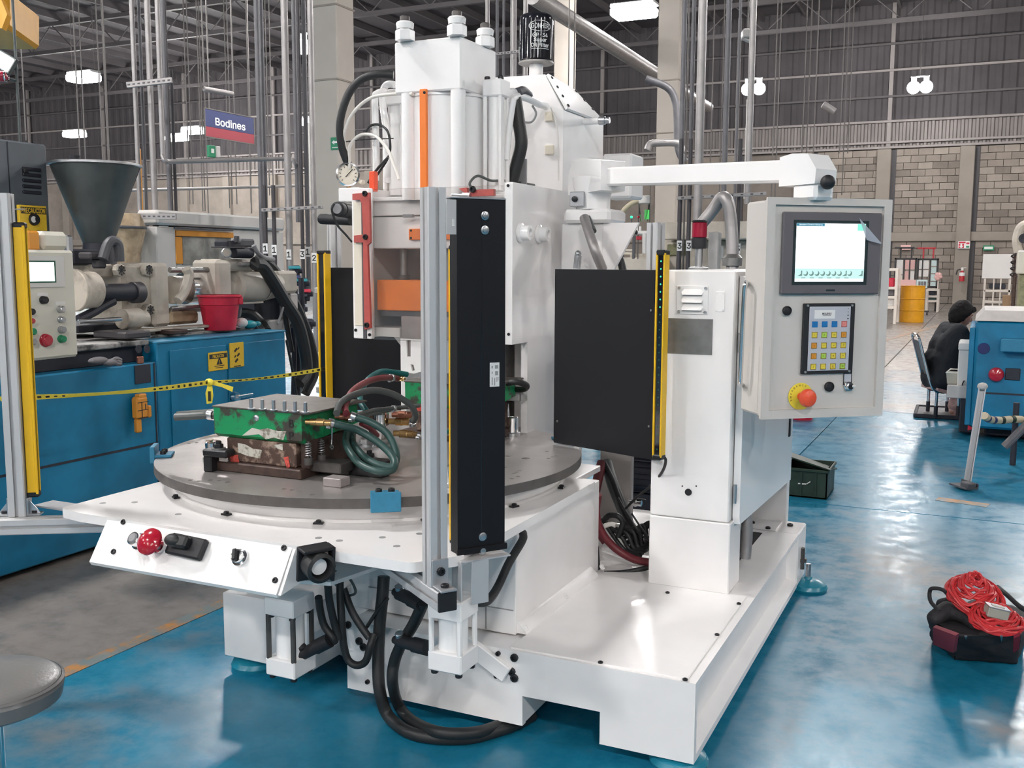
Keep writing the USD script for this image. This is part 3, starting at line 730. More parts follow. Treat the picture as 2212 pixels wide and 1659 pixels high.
# right flank: brown steel, springs, fittings
obj('side_plate', box(MX1 - .03, MX1 + .006, MY0 + .03, .28, ZT + .03, mz2 + .01, .003), 'rust_brown', mt)
for px, py in ((666, 972), (694, 966)):
    q = at(px, py, x=MX1 + .016); ph = np.linspace(0, 2 * math.pi * 6, 72)
    pts = [q + A([.010 * math.cos(a), .010 * math.sin(a), -.024 + .048 * i / 71]) for i, a in enumerate(ph)]
    obj('spring', tube(pts, .0020, k=6, smooth=False), 'zinc', mt)
    obj('spring_guide', cyl(q - Z3 * .05, q + Z3 * .03, .005, k=10), 'steel_dark', mt)
    obj('spring_seat', cyl(q - Z3 * .050, q - Z3 * .026, .016, k=16), 'steel_dark', mt)
obj('eye_pin', [tube([at(717, 922, x=MX1 + .035), at(717, 945, x=MX1 + .035), at(716, 960, x=MX1 + .035)], .003, k=6), lathe(at(716, 966, x=MX1 + .035) - X3 * .003, X3, [(.004, 0), (.009, 0), (.009, .006), (.004, .006), (.004, 0)], 14)], 'zinc', mt)
def fitting(p, d, L, m, name, parent, r=.011):
    d = A(d, float) / np.linalg.norm(d)
    obj(name, lathe(p, d, [(0, 0), (r * .7, 0), (r * .7, L * .18), (r, L * .2), (r, L * .42), (r * 1.12, L * .45), (r * 1.12, L * .72), (r * .85, L * .75), (r * .85, L), (0, L)], 14), m, parent, smooth=25)
f1 = at(660, 911, x=MX1 + .006); f2 = at(706, 903, x=MX1 + .006)
dF = A([.92, .36, -.03])
fitting(f1, dF, .088, 'brass', 'brass_fitting', mt, .012)
fitting(f2 + A([0, .05, 0]), dF, .085, 'copper', 'copper_fitting', mt, .013)
obj('hose_stub', [tube([at(456, 897, y=MY0 + .05), at(430, 898, y=MY0 + .03), at(378, 901, y=MY0 - .0)], .0135), tube([at(478, 888, y=MY0 + .10), at(430, 892, y=MY0 + .10), at(385, 895, y=MY0 + .12)], .012)], 'hose_grey', mt, label='grey hose stub on the mold')
obj('hose_clamp', lathe(at(462, 897, y=MY0 + .05), -X3, [(.017, 0), (.019, .004), (.019, .022), (.017, .026)], 20), 'zinc', mt)
obj('hose_nipple', cyl(at(476, 897, y=MY0 + .05), at(458, 897, y=MY0 + .05), .014, k=14), 'steel_dark', mt)

# clamps and packing blocks round the mold
def clampset(p, L, w, ang, label, blocks):
    t = thing('mold_clamp', label, 'clamp', p); e = A([math.cos(ang), math.sin(ang), 0]); n = A([-e[1], e[0], 0])
    zz = p[2]
    if blocks: obj('step_block', obox(p + Z3 * .028 - e * (L * .32), [e, n, Z3], (L * .34, w * .9, .056), .004), 'screw_black', t)
    obj('clamp_strap', obox(p + Z3 * (.056 + .012 if blocks else .03), [e, n, Z3], (L, w, .026 if blocks else .06), .005), 'screw_black', t)
    q = p + Z3 * (.081 if blocks else .06)
    obj('washer', lathe(q, Z3, [(.024, 0), (.024, .004), (0, .004)], 20), 'dull_steel', t)
    obj('clamp_bolt', [hexnut(q + Z3 * .004, Z3, .017, .014), cyl(q, q + Z3 * .028, .009, k=12)], 'screw_black', t)
    return t
p = at(461, 1022, z=ZT); clampset(p + A([0, .03, 0]), .10, .055, .1, 'dark stepped clamp at the outer end of the green mold', True)
p = at(790, 1030, z=ZT); clampset(p + A([0, .025, 0]), .135, .06, 0.0, 'long black clamp block under the looped green hoses', False)
p = at(693, 1030, z=ZT)
t = thing('mold_clamp', 'brown steel clamp bar with spring seat at the near end of the mold', 'clamp', p); p = p + A([.0, -.045, 0])
obj('clamp_strap', obox(p + A([.02, .07, .038]), np.eye(3), (.15, .09, .036), .004), 'steel_dark', t)
obj('heel_block', obox(p + A([.02, .12, .012]), np.eye(3), (.12, .06, .022), .004), 'steel_dark', t)
p = at(728, 1052, z=ZT)
single('packing_block', box(p[0] - .048, p[0] + .022, p[1] - .012, p[1] + .045, ZT, ZT + .030, .003), 'platen_grey', 'small bare grey-brown packing block on the turntable near the clamp bar', 'packing block')
# ---- second mold, under the ram
m2, nz1, nz2, nz3 = mold(-1.475, -1.10, .83, 1.12, ZT, (.03, .105, .10, .008), 'green mold under the press ram, half hidden by the grey post', False)
for (px, py) in ((1880, 0),): pass
for px0, py0, w, h, m in ((900, 880, .05, .030, 'red_chip'), (938, 888, .03, .03, 'red_chip'), (984, 872, .03, .04, 'red_chip')):
    q = at(px0, py0, y=.838); obj('red_patch', obox(q, np.eye(3), (w, .004, h), .001), m, m2)
q = at(866, 818, y=.86); fitting(q + X3 * .02, -X3, .05, 'brass', 'brass_fitting', m2, .011)
for (px, py, m) in ((900, 897, 'copper'), (893, 912, 'brass'), (903, 938, 'brass')):
    fitting(at(px, py, y=.62), A([-.97, -.22, 0]), .10, m, 'brass_fitting' if m == 'brass' else 'copper_fitting', m2, .014)

# ---- hoses: each one a swept tube through measured points at its own depth
def hose(pts, r, m, label, name='hose', cat_='hose', group=None, clamps=(), per=8):
    P = [at(px, py, y=y) if y > -5 else at(px, py, z=y + 10) for px, py, y in pts]
    if clamps:
        c = spline(P, per).mean(0); t = thing(name, label, cat_, (c[0], c[1], min(p[2] for p in P)), group)
        obj('hose_body', tube(P, r, 12, per), m, t)
        for i in clamps:
            j = i if i >= 0 else len(P) + i
            d = (P[min(j + 1, len(P) - 1)] - P[max(j - 1, 0)]); d = d / np.linalg.norm(d)
            obj('hose_clamp', [lathe(P[j] - d * .009, d, [(r + .001, 0), (r + .003, .001), (r + .003, .018), (r + .001, .019)], 18), obox(P[j] + A([0, -r, -r * .9]), np.eye(3), (.016, .012, .012), .003)], 'zinc', t)
        return t
    return single(name, tube(P, r, 12, per), m, label, cat_, group)
hose([(714, 914, .02), (740, 920, .05), (776, 931, .10), (820, 958, .12), (850, 990, .10), (848, 1014, .06), (815, 1018, .02), (775, 1000, .04), (748, 960, .10), (752, 926, .2)], .0130, 'hose_green', 'thick dark green hose looping forward from the lower brass fitting', clamps=(0,))
hose([(762, 900, .10), (800, 912, .13), (838, 938, .15), (856, 980, .13), (846, 1008, .09), (800, 996, .08), (765, 962, .14), (757, 930, .2)], .0130, 'hose_green', 'dark green hose looping from the copper fitting over its neighbour', clamps=(0,))
hose([(727, 893, .06), (735, 872, .12), (760, 855, .22), (805, 843, .35), (850, 852, .45), (885, 874, .52), (897, 896, .55), (892, 912, .58)], .0125, 'hose_grey', 'grey-green hose arching between the two molds', clamps=(-1,))
hose([(748, 893, .10), (746, 875, .16), (762, 845, .30), (790, 826, .5), (820, 817, .65), (845, 816, .78), (858, 818, .84)], .0125, 'hose_red', 'dark red hose curving up to the rear mold', clamps=(-2,))
hose([(792, 888, .35), (780, 870, .38), (779, 850, .45), (795, 820, .6), (822, 803, .75), (850, 804, .84), (880, 809, .9)], .0115, 'hose_teal', 'teal hose curving over the red one to the rear mold')
hose([(770, 898, .15), (800, 888, .3), (830, 884, .42), (850, 882, .5), (870, 880, .58), (905, 876, .7)], .0085, 'hose_grey', 'thin dark hose lying between the copper fitting and the rear mold', clamps=(3,))
hose([(774, 902, .2), (800, 895, .3), (838, 887, .45), (848, 884, .52)], .007, 'hose_grey', 'thinnest grey hose under the arched one')
hose([(905, 941, .6), (925, 942, .62), (950, 938, .66), (975, 930, .72)], .0095, 'hose_teal', 'short teal hose from the lowest brass fitting to behind the grey post', clamps=(0,))
hose([(780, 915, .2), (800, 926, .25), (815, 940, .32)], .009, 'hose_red', 'short pink-red hose end above the hub')

# black air hoses hanging below the table
def bh(pts, label, r=.0125, m='black_rubber', cat_='hose', name='air_hose'):
    return hose(pts, r, m, label, name, cat_)
bh([(688, 1290, -.2), (692, 1320, -.18), (700, 1350, -.17), (716, 1374, -.17), (724, 1388, -.16)], 'black air hose nearest the dark tie rods')
bh([(708, 1262, -.2), (712, 1300, -.18), (722, 1345, -.16), (732, 1380, -.15)], 'black air hose dropping from behind the square guard')
bh([(734, 1240, -.12), (735, 1290, -.13), (738, 1340, -.14), (742, 1390, -.13), (752, 1425, -.12), (771, 1437, -.12), (790, 1428, -.12), (800, 1395, -.12), (808, 1370, -.10)], 'black hose hanging in a U-shaped loop under the table')
bh([(742, 1272, -.1), (760, 1320, -.1), (782, 1356, -.1), (798, 1378, -.1)], 'black hose slanting from the loop to the elbow fittings')
bh([(790, 1358, -.08), (815, 1320, -.08), (838, 1292, -.07)], 'thin black cable slanting between the hoses', .006, cat_='cable', name='cable')
bh([(829, 1245, -.05), (826, 1290, -.06), (820, 1350, -.06), (817, 1420, -.07), (820, 1490, -.09), (838, 1545, -9.975), (880, 1580, -9.98), (940, 1594, -9.98), (1010, 1594, -9.98), (1060, 1583, -9.98), (1110, 1566, -9.98), (1150, 1545, -9.98)], 'thick black hose running down to the floor and under the base', .020)
bh([(915, 1300, -.22), (895, 1345, -.18), (868, 1390, -.14), (852, 1430, -.12), (848, 1475, -.12), (862, 1525, -9.965), (895, 1560, -9.98), (950, 1582, -9.95), (1020, 1583, -9.955), (1070, 1570, -9.97), (1140, 1540, -9.98)], 'second thick black hose curving out beside the base on the floor', .0185)
bh([(1010, 1291, -.22), (1028, 1300, -.2), (1052, 1299, -.15), (1074, 1270, -.08), (1100, 1215, .0), (1128, 1168, .09), (1130, 1152, .14)], 'black sleeve hose looping beside the bracket up to the table edge', .0135)
bh([(1095, 828, 1.0), (1115, 825, 1.0), (1137, 832, 1.05), (1130, 841, 1.1), (1095, 840, 1.15)], 'black hose loop under the press head beside the white column', .013)
bh([(704, 1232, -.3), (730, 1236, -.18), (755, 1250, -.12), (768, 1280, -.1), (745, 1285, -.08), (725, 1262, -.12)], 'grey cable loop beside the square guard', .0045, 'hose_grey', 'cable', 'cable')
for i, (p, q, lab) in enumerate((((640, 1420), (712, 1383), 'black elbow fitting at the foot of the dark-rodded cylinder'), ((852, 1382), (925, 1400), 'black elbow fitting with chrome cap at the white-rodded cylinder'), ((852, 1278), (912, 1305), 'upper black elbow fitting behind the slanted rail'))):
    a = at(*p, y=-.20 if i == 0 else -.17); b = at(*q, y=-.18 if i == 0 else -.22); d = (b - a) / np.linalg.norm(b - a)
    t = thing('flow_control_valve', lab, 'air fitting', (a + b) / 2)
    obj('fitting_body', lathe(a, d, [(0, 0), (.012, 0), (.014, .02), (.020, .022), (.020, np.linalg.norm(b - a) * .55), (.024, np.linalg.norm(b - a) * .6), (.024, np.linalg.norm(b - a)), (0, np.linalg.norm(b - a))], 14), 'black', t)
    obj('adjuster', lathe(a + d * .03 + Z3 * .01, Z3 - Y3 * .4, [(.014, 0), (.014, .02), (.011, .022), (0, .024)], 16), 'zinc' if i else 'black', t)

# ---- corner light-curtain frames
def seg(name, p, q, u, w, par, m='aluminium'): return obj(name, alu_profile(p, q, u, w), m, par, smooth=20)
uR, tR = A([.81, -.59, 0]), A([.59, .81, 0])
uR, tR = uR / np.linalg.norm(uR), tR / np.linalg.norm(tR)
WP = .054
# right front post on its outrigger rail
e0 = at(965, 1297, z=.602); e0[2] = .600
fr = thing('profile_frame', 'slotted aluminium corner post on an outrigger rail in front of the turntable', 'aluminium post', (e0[0], e0[1], .53))
seg('outrigger_rail', e0 - uR * .55, e0, tR, WP, fr)
obj('end_cover', obox(e0 + uR * .004, [uR, tR, Z3], (.008, WP, WP), .004), 'black', fr)
pc = e0 - uR * .075 + tR * .0
ptop = at(941, 406, x=pc[0])[2]
seg('upright', A([pc[0], pc[1], .627]), A([pc[0], pc[1], ptop]), uR, WP, fr)
bk = pc + uR * (WP / 2 + .002)
obj('corner_bracket', [obox(A([bk[0], bk[1], .667]) + uR * .004, [uR, tR, Z3], (.007, WP * .9, .075), .002), obox(A([bk[0], bk[1], .632]) + uR * .032, [uR, tR, Z3], (.06, WP * .9, .007), .002)], 'alu_dull', fr)
obj('bracket_screw', screw(A([bk[0], bk[1], .672]) + uR * .008, uR, .012, .008), 'screw_black', fr)
obj('bracket_screw', screw(A([bk[0], bk[1], .636]) + uR * .035, Z3, .012, .008), 'screw_black', fr)

# black guard box and the yellow light curtain between it and the post
nB = A([tR[1], -tR[0], 0])         # towards the camera side
gA = at(988, 1100, y=-.30); gd = tR
gA[2] = 0
zb_, zt_ = .672, 1.678
wB = .152
bx = thing('guard_box', 'tall black sheet-metal guard box in front of the turntable with a white approval label', 'guard box', (gA[0] + gd[0] * wB / 2, gA[1] + gd[1] * wB / 2, zb_))
c0 = gA + gd * wB / 2
obj('front_sheet', obox(A([c0[0], c0[1], (zb_ + zt_) / 2]), [gd, nB, Z3], (wB, .003, zt_ - zb_), .001), 'black_sheet', bx)
for s in (-1, 1): obj('side_flange', obox(A([c0[0], c0[1], (zb_ + zt_) / 2]) + gd * s * (wB / 2 - .0015) - nB * .022, [gd, nB, Z3], (.003, .044, zt_ - zb_), .001), 'black_sheet', bx)
obj('centre_fold', obox(A([c0[0], c0[1], (zb_ + zt_) / 2]) + nB * .0017, [gd, nB, Z3], (.003, .0012, zt_ - zb_ - .1), .0004), 'black_gloss', bx)
obj('bottom_flange', obox(A([c0[0], c0[1], zb_ + .01]) + nB * .006, [gd, nB, Z3], (wB + .010, .008, .018), .002), 'black_sheet', bx)
obj('top_lip', obox(A([c0[0], c0[1], zt_]) - nB * .02 - gd * .01, [gd, nB, Z3], (wB + .02, .05, .004), .001), 'alu_dull', bx)
for px, py in ((1047, 466), (1047, 497), (1042, 1159), (1041, 1189)):
    q = onp(px, py, c0 + nB * .0015, nB)
    obj('panel_bolt', [lathe(q, nB, [(0, 0), (.0125, 0), (.0125, .003), (.009, .004), (.009, .009), (0, .011)], 18)], 'zinc', bx)
qs = [onp(px, py, c0 + nB * .0016, nB) for px, py in ((1058, 784), (1080, 785), (1078, 834), (1057, 834))]
cc = sum(qs) / 4
lb = obj('approval_label', obox(cc, [gd, nB, Z3], (.031, .0016, .069), .0003), 'sign_white', bx, label='small white approval label')
for dx, dz, w, h in ((-.008, .022, .004, .008), (.006, .022, .010, .010), (-.008, .006, .003, .006), (.006, .004, .009, .012), (-.008, -.018, .003, .022), (.0, -.020, .003, .022), (.007, -.014, .002, .014), (.011, -.012, .002, .010)):
    obj('print_mark', obox(cc + gd * dx + Z3 * dz + nB * .0010, [gd, nB, Z3], (w, .0006, h), .0001), 'print_grey', lb)
# bracket under the box, from the table corner
tb = c0 + A([0, 0, zb_])
obj('mount_bracket', [obox(tb + Z3 * -.012 - nB * .01, [gd, nB, Z3], (wB * 1.05, .085, .005), .001), obox(tb + Z3 * -.075 + nB * .030 - gd * .02, [gd, nB, Z3], (.055, .005, .13), .001), obox(tb + Z3 * -.075 - gd * .078 - nB * .0, [gd, nB, Z3], (.005, .06, .125), .001)], 'aluminium', bx)
obj('top_bracket', [obox(c0 - gd * (wB / 2 + .012) + A([0, 0, 1.625]) - nB * .003, [gd, nB, Z3], (.036, .004, .095), .001)], 'aluminium', bx)
obj('bracket_slot', obox(c0 - gd * (wB / 2 + .010) + A([0, 0, 1.61]), [gd, nB, Z3], (.007, .004, .022), .003), 'sign_white', bx)

def curtain(base, top, face, w, label, beams=True, cap='screw_black'):
    """Yellow light curtain: extruded yellow case with a dark optic window looking along face."""
    base, top = A(base), A(top); f = A(face, float); f /= np.linalg.norm(f); s = np.cross(Z3, f); H = top[2] - base[2]
    t = thing('light_curtain', label, 'light curtain', base); m = (base + top) / 2
    obj('case', [obox(m - f * w * .1, [s, f, Z3], (w * .96, w * .9, H), .003)] + [obox(m + s * k * w * .42 + f * w * .40, [s, f, Z3], (w * .20, w * .28, H), .004) for k in (-1, 1)], 'yellow', t)
    obj('optic_window', obox(m + f * w * .37, [s, f, Z3], (w * .60, w * .06, H - .01), .001), 'black_gloss', t)
    for z in (base[2], top[2]): obj('end_cap', obox(A([m[0], m[1], z]), [s, f, Z3], (w * 1.02, w * 1.15, .02), .004), cap, t)
    if beams:
        n = int(H / .0275)
        for k in range(n):
            z = base[2] + .03 + k * (H - .06) / (n - 1)
            obj('optic_lens', lathe(A([m[0], m[1], z]) + f * w * .40, f, [(.0032, 0), (.0024, .001), (0, .0012)], 8), 'led_green' if k > n * .72 else 'led_dark', t)
    return t
q = c0 - gd * (wB / 2 - .026) - nB * .050
curtain((q[0], q[1], .70), (q[0], q[1], 1.54), A([-.85, .5, 0]), .036, 'yellow light curtain edge showing beside the black guard box', False)

# left front frame
lr0 = at(0, 1137, z=.60); uL = A([-.85, -.527, 0])
uL /= np.linalg.norm(uL); tL = A([-uL[1], uL[0], 0])
i0 = at(262, 1126, z=.60)
lpc = at(43, 1110, z=.63)
fl_ = thing('profile_frame', 'slotted aluminium post on a rail beyond the far corner of the work table', 'aluminium post', (lpc[0], lpc[1], .57))
rl_ = A([lpc[0] + .035, lpc[1] - .02])
seg('outrigger_rail', A([*(rl_ - uL[:2] * .55), .598]), A([*(rl_ + uL[:2] * .40), .598]), tL, .054, fl_)
seg('upright', A([lpc[0], lpc[1], .626]), A([lpc[0], lpc[1], 1.725]), uL, .058, fl_)
for s in (-1, 1):
    c = A([lpc[0], lpc[1], .66]) + uL * s * .050
    obj('corner_bracket', [obox(c - Z3 * .03, [uL, tL, Z3], (.045, .04, .008), .002), obox(c - uL * s * .018, [uL, tL, Z3], (.007, .04, .06), .002), prism([(0, 0), (.04, 0), (0, .05)], .004, c - uL * s * .018 - Z3 * .028, uL * s, Z3)], 'zinc', fl_)
    obj('bracket_screw', screw(c - Z3 * .026, Z3, .010, .008), 'screw_black', fl_)
cL = A([lpc[0], lpc[1], 0]) - uL * .050 + tL * -.004
curtain((cL[0], cL[1], .70), (cL[0], cL[1], 1.62), A([.75, .55, 0]), .034, 'yellow light curtain fixed to the far-corner aluminium post', False)
cable = [cL + A([.0, -.01, .70]), cL + A([.02, -.01, .665]), cL + A([.05, 0, .65])]
obj('curtain_foot', [box(cL[0] - .03, cL[0] + .16, cL[1] + .02, cL[1] + .10, .645, .652, .001)], 'alu_dull', fl_)
single('lit_fixture_plate', obox(at(40, 452, y=.2), [X3, Y3, Z3], (.06, .02, .004), .001), 'zinc', 'small shiny plate above the yellow warning sign', 'plate')

# rear right: black panel, post and curtain beside the cabinet
pA, pB = at(1198, 790, y=.97), at(1419, 790, y=.79)
pA[2] = pB[2] = 0; e = (pB - pA) / np.linalg.norm(pB - pA); n = A([e[1], -e[0], 0])
z0, z1 = .776, 1.478
gp = thing('machine_guard', 'square black guard panel between the press column and the white cabinet', 'guard panel', ((pA + pB) / 2 + Z3 * z0))
obj('panel_sheet', obox((pA + pB) / 2 + Z3 * (z0 + z1) / 2, [e, n, Z3], (np.linalg.norm(pB - pA), .006, z1 - z0), .001), 'black_sheet', gp)
obj('edge_fold', obox(pB + Z3 * (z0 + z1) / 2 - n * .012, [e, n, Z3], (.004, .03, z1 - z0), .001), 'black_sheet', gp)
for px, py in ((1407, 671), (1402, 921), (1204, 560 + 350)):
    obj('panel_rivet', lathe(onp(px, py, pA + n * .003, n), n, [(.005, 0), (.004, .003), (0, .004)], 10), 'zinc', gp)
pr = at(1416, 540, y=.865); pr2 = A([pr[0], pr[1], 0])
fr2 = thing('profile_frame', 'slotted aluminium post rising behind the square black panel', 'aluminium post', (pr[0], pr[1], .79))
seg('upright', pr2 + Z3 * .79, pr2 + Z3 * at(1416, 481, y=.86)[2], e, .05, fr2)
q = at(1427, 800, y=.742)
curtain((q[0], q[1], .80), (q[0], q[1], at(1427, 546, y=.742)[2]), A([-.22, -1, 0]), .036, 'yellow light curtain with green lenses beside the white cabinet', True)
bh([(1418, 975, .745), (1430, 984, .75), (1438, 995, .76), (1430, 1020, .80), (1405, 1050, .9), (1375, 1075, 1.0), (1352, 1098, 1.1)], 'black cable from the light curtain foot beside the cabinet', .0055, cat_='cable', name='cable')

# rear left: black panel, post, curtain
pA2, pB2 = at(709, 730, y=1.55), at(880, 730, y=1.72); pA2[2] = pB2[2] = 0
e2 = (pB2 - pA2) / np.linalg.norm(pB2 - pA2); n2 = A([e2[1], -e2[0], 0])
zA, zB = at(709, 885, y=1.55)[2], at(709, 578, y=1.55)[2]
gp2 = thing('machine_guard', 'black guard panel behind the red-edged side of the press head', 'guard panel', ((pA2 + pB2) / 2 + Z3 * zA))
obj('panel_sheet', obox((pA2 + pB2) / 2 + Z3 * (zA + zB) / 2, [e2, n2, Z3], (np.linalg.norm(pB2 - pA2), .006, zB - zA), .001), 'black_sheet', gp2)
obj('edge_fold', obox(pA2 + Z3 * (zA + zB) / 2 - n2 * .012, [e2, n2, Z3], (.004, .03, zB - zA), .001), 'black_sheet', gp2)
pl_ = at(722, 520, y=1.75)
fr3 = thing('profile_frame', 'slotted aluminium post beside the pressure gauge side of the press', 'aluminium post', (pl_[0], pl_[1], .30))
obj('panel_bracket', [obox((A([pl_[0], pl_[1], z]) + (pA2 + pB2) / 2 * A([1, 1, 0]) + A([0, 0, z])) / 2, [e2, n2, Z3], (.36, .14, .03), .003) for z in (zA + .10, zB - .12)], 'alu_dull', fr3)
seg('upright', A([pl_[0], pl_[1], .0]), A([pl_[0], pl_[1], at(722, 478, y=1.75)[2]]), A([.8, -.6, 0]), .062, fr3)
q = at(702, 700, y=1.5)
curtain((q[0], q[1], at(702, 882, y=1.5)[2]), (q[0], q[1], at(702, 545, y=1.5)[2]), A([-.02, -1, 0]), .050, 'yellow light curtain beside the rear black panel, with caution tape tied to it', False)
q0, q1 = at(695, 473, y=1.45), at(768, 476, y=1.35)
t = thing('sensor_tube', 'black round tube lying on top of the rear post', 'tube', (q0 + q1) / 2)
obj('tube_body', lathe(q0, q1 - q0, [(.020, .0), (.026, .0), (.026, .26), (0, .26)], 20), 'black', t)
obj('tube_bore', lathe(q0 + (q1 - q0) * .01, q1 - q0, [(.020, .0), (.020, .10), (0, .10)], 20), 'black_gloss', t)
t = thing('valve_knob', 'black knob with grey face sticking out below the white block', 'knob', at(740, 455, y=1.2))
q = at(728, 451, y=1.12); d = at(760, 458, y=1.3) - q; d /= np.linalg.norm(d)
obj('knob_body', lathe(q, d, [(.020, 0), (.033, .004), (.036, .03), (.030, .05), (.034, .055), (.034, .16), (0, .16)], 24), 'black', t)
obj('knob_face', lathe(q - d * .002, d, [(0, 0), (.022, 0), (.024, .004), (0, .004)], 24), 'mid_grey', t)
hose([(722, 440, 1.1), (717, 455, 1.1), (728, 485, 1.12), (748, 508, 1.15), (760, 522, 1.2)], .005, 'black_rubber', 'thin black cable looping below the black knob', 'cable', 'cable')
# ---- press head: C-frame plates, ram, platen, cylinder
HX0, HX1, HY = -1.835, -1.060, 1.0
ZH0, ZH1 = 1.165, 1.828
ph = thing('hydraulic_press', 'white C-frame press head with hydraulic cylinder and orange platen over the turntable', 'press head', (-1.45, 1.3, ZP))
ycl = at(866, 830, x=HX0)[1]
cf = [(HY, ZH0), (HY, ZH1), (2.05, ZH1 - .0), (2.05, .40), (ycl, .40), (ycl, ZH0 - .06), (ycl - .08, ZH0)]
cfr = [(HY, ZH0), (HY, ZH1), (1.92, ZH1), (1.92, .60), (1.46, .60), (1.42, .70), (1.155, .70), (1.155, ZH0)]
obj('side_plate', prism_x(cfr, HX1 - .030, HX1), 'white_paint', ph)
obj('side_plate', prism_x(cf, HX0, HX0 + .030), 'white_paint', ph)
obj('column_front', box(HX1 - .30, HX1 - .03, 1.40, 1.44, .66, 1.2, .003), 'white_paint', ph)
obj('column_web', box(HX0 + .30, HX1 - .03, 1.44, 1.90, .40, 1.75, .003), 'white_paint', ph)
for z in (.85, ): obj('guide_column', cyl((-1.20, 1.22, ZT), (-1.20, 1.22, 1.2), .045, k=24), 'steel_dark', ph)
obj('guide_collar', [box(-1.30, -1.10, 1.16, 1.32, .905, .955, .004)], 'white_paint', ph)
# front covers on the left plate
lx0, lx1 = at(764, 560, y=HY)[0], at(803, 560, y=HY)[0]
obj('front_cover', box(lx0, lx1, HY - .012, HY + .02, ZH0, ZH1 - .005, .004), 'white_enamel', ph)
obj('cover_strip', box(at(769, 560, y=HY)[0], at(786, 560, y=HY)[0], HY - .016, HY - .011, at(775, 703, y=HY)[2], at(775, 436, y=HY)[2], .003), 'cream_strip', ph)
obj('dark_rail', box(at(786, 560, y=HY)[0], at(794, 560, y=HY)[0], HY - .015, HY - .011, at(790, 731, y=HY)[2], at(775, 436, y=HY)[2], .001), 'dark_grey', ph)
rb = [(764, 419), (800, 416), (802, 500), (802, 524), (796, 530), (803, 708), (790, 712), (787, 560), (787, 524), (767, 524), (767, 509), (787, 507), (784, 440), (780, 432), (764, 432)]
obj('red_bracket', prism_y([tuple(at(px, py, y=HY - .02)[[0, 2]]) for px, py in rb], HY - .030, HY - .016), 'red_bracket', ph, label='long salmon-red bracket')
for px, py in ((789, 418), (790, 512), (793, 702)):
    obj('bracket_screw', screw(at(px, py, y=HY - .03), -Y3, .012, .010), 'screw_black', ph)
for px, py in ((769, 713), (799, 723)): obj('cover_screw', screw(at(px, py, y=HY - .012), -Y3, .007, .006), 'screw_black', ph)
obj('inner_liner', box(HX0 + .03, HX0 + .036, HY + .03, 1.44, ZH0, 1.60, .001), 'pale_grey', ph)
obj('inner_liner', box(HX1 - .036, HX1 - .030, HY + .03, 1.40, ZH0, 1.60, .001), 'pale_grey', ph)
obj('back_panel', box(HX0 + .036, HX1 - .036, 1.34, 1.36, ZH0, 1.62, .001), 'platen_grey', ph)
ux0, ux1 = at(806, 490, y=1.06)[0], HX1 - .036
obj('crown_platen', box(ux0, ux1, 1.06, 1.43, at(850, 537, y=1.06)[2], at(850, 468, y=1.06)[2], .004), 'white_paint', ph)
obj('crown_plate', box(ux0 - .03, ux1, 1.05, 1.43, at(850, 466, y=1.05)[2], at(850, 430, y=1.05)[2], .004), 'white_paint', ph)
oz1, oz0 = at(850, 605, y=1.05)[2], at(850, 671, y=1.05)[2]
ox0 = at(814, 640, y=1.05)[0]
obj('moving_platen', box(ox0, HX1 - .07, 1.05, 1.33, oz0, oz1, .004), 'orange', ph, label='orange moving platen')
obj('insulation_plate', box(ox0 + .015, HX1 - .08, 1.06, 1.32, at(850, 684, y=1.05)[2], oz0, .002), 'dark_grey', ph)
obj('heater_plate', box(at(866, 700, y=1.04)[0], HX1 - .10, 1.04, 1.33, at(900, 733, y=1.04)[2], at(900, 684, y=1.04)[2], .003), 'platen_grey', ph)
obj('under_guard', prism_x([(1.03, ZH0 + .01), (1.03, ZH0 + .05), (1.33, ZH0 + .05), (1.33, ZH0 + .035)], HX0 + .04, at(866, 720, y=1.04)[0]), 'pale_grey', ph)
for px in (872, 1060):
    q = at(px, 560, y=1.14); obj('ram_rod', cyl((q[0], 1.14, oz1), (q[0], 1.14, at(px, 537, y=1.06)[2] + .02), .017, k=20), 'dull_steel', ph)
    obj('rod_collar', cyl((q[0], 1.14, oz1), (q[0], 1.14, oz1 + .022), .028, k=20), 'steel_dark', ph)
obj('main_ram', cyl((-1.457, 1.2, oz1), (-1.457, 1.2, 1.65), .09, k=32), 'dull_steel', ph)
# slotted white hanger under the heater plate
hb = [tuple(at(px, py, y=1.02)[[0, 2]]) for px, py in ((865, 731), (909, 733), (909, 803), (894, 807), (866, 802))]
s1 = [tuple(at(px, py, y=1.02)[[0, 2]]) for px, py in ((878, 735), (887, 735), (887, 770), (879, 770))]
s2 = [tuple(at(px, py, y=1.02)[[0, 2]]) for px, py in ((887, 787), (893, 788), (896, 800), (890, 801))]
obj('slotted_hanger', prism_y(Polygon(hb).difference(Polygon(s1)).difference(Polygon(s2)), 1.02, 1.032), 'white_enamel', ph)
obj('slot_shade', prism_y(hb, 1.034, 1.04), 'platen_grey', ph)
obj('hanger_mark', prism_y([tuple(at(px, py, y=1.02)[[0, 2]]) for px, py in ((909, 733), (916, 733), (916, 803), (909, 803))], 1.02, 1.06), 'platen_grey', ph)
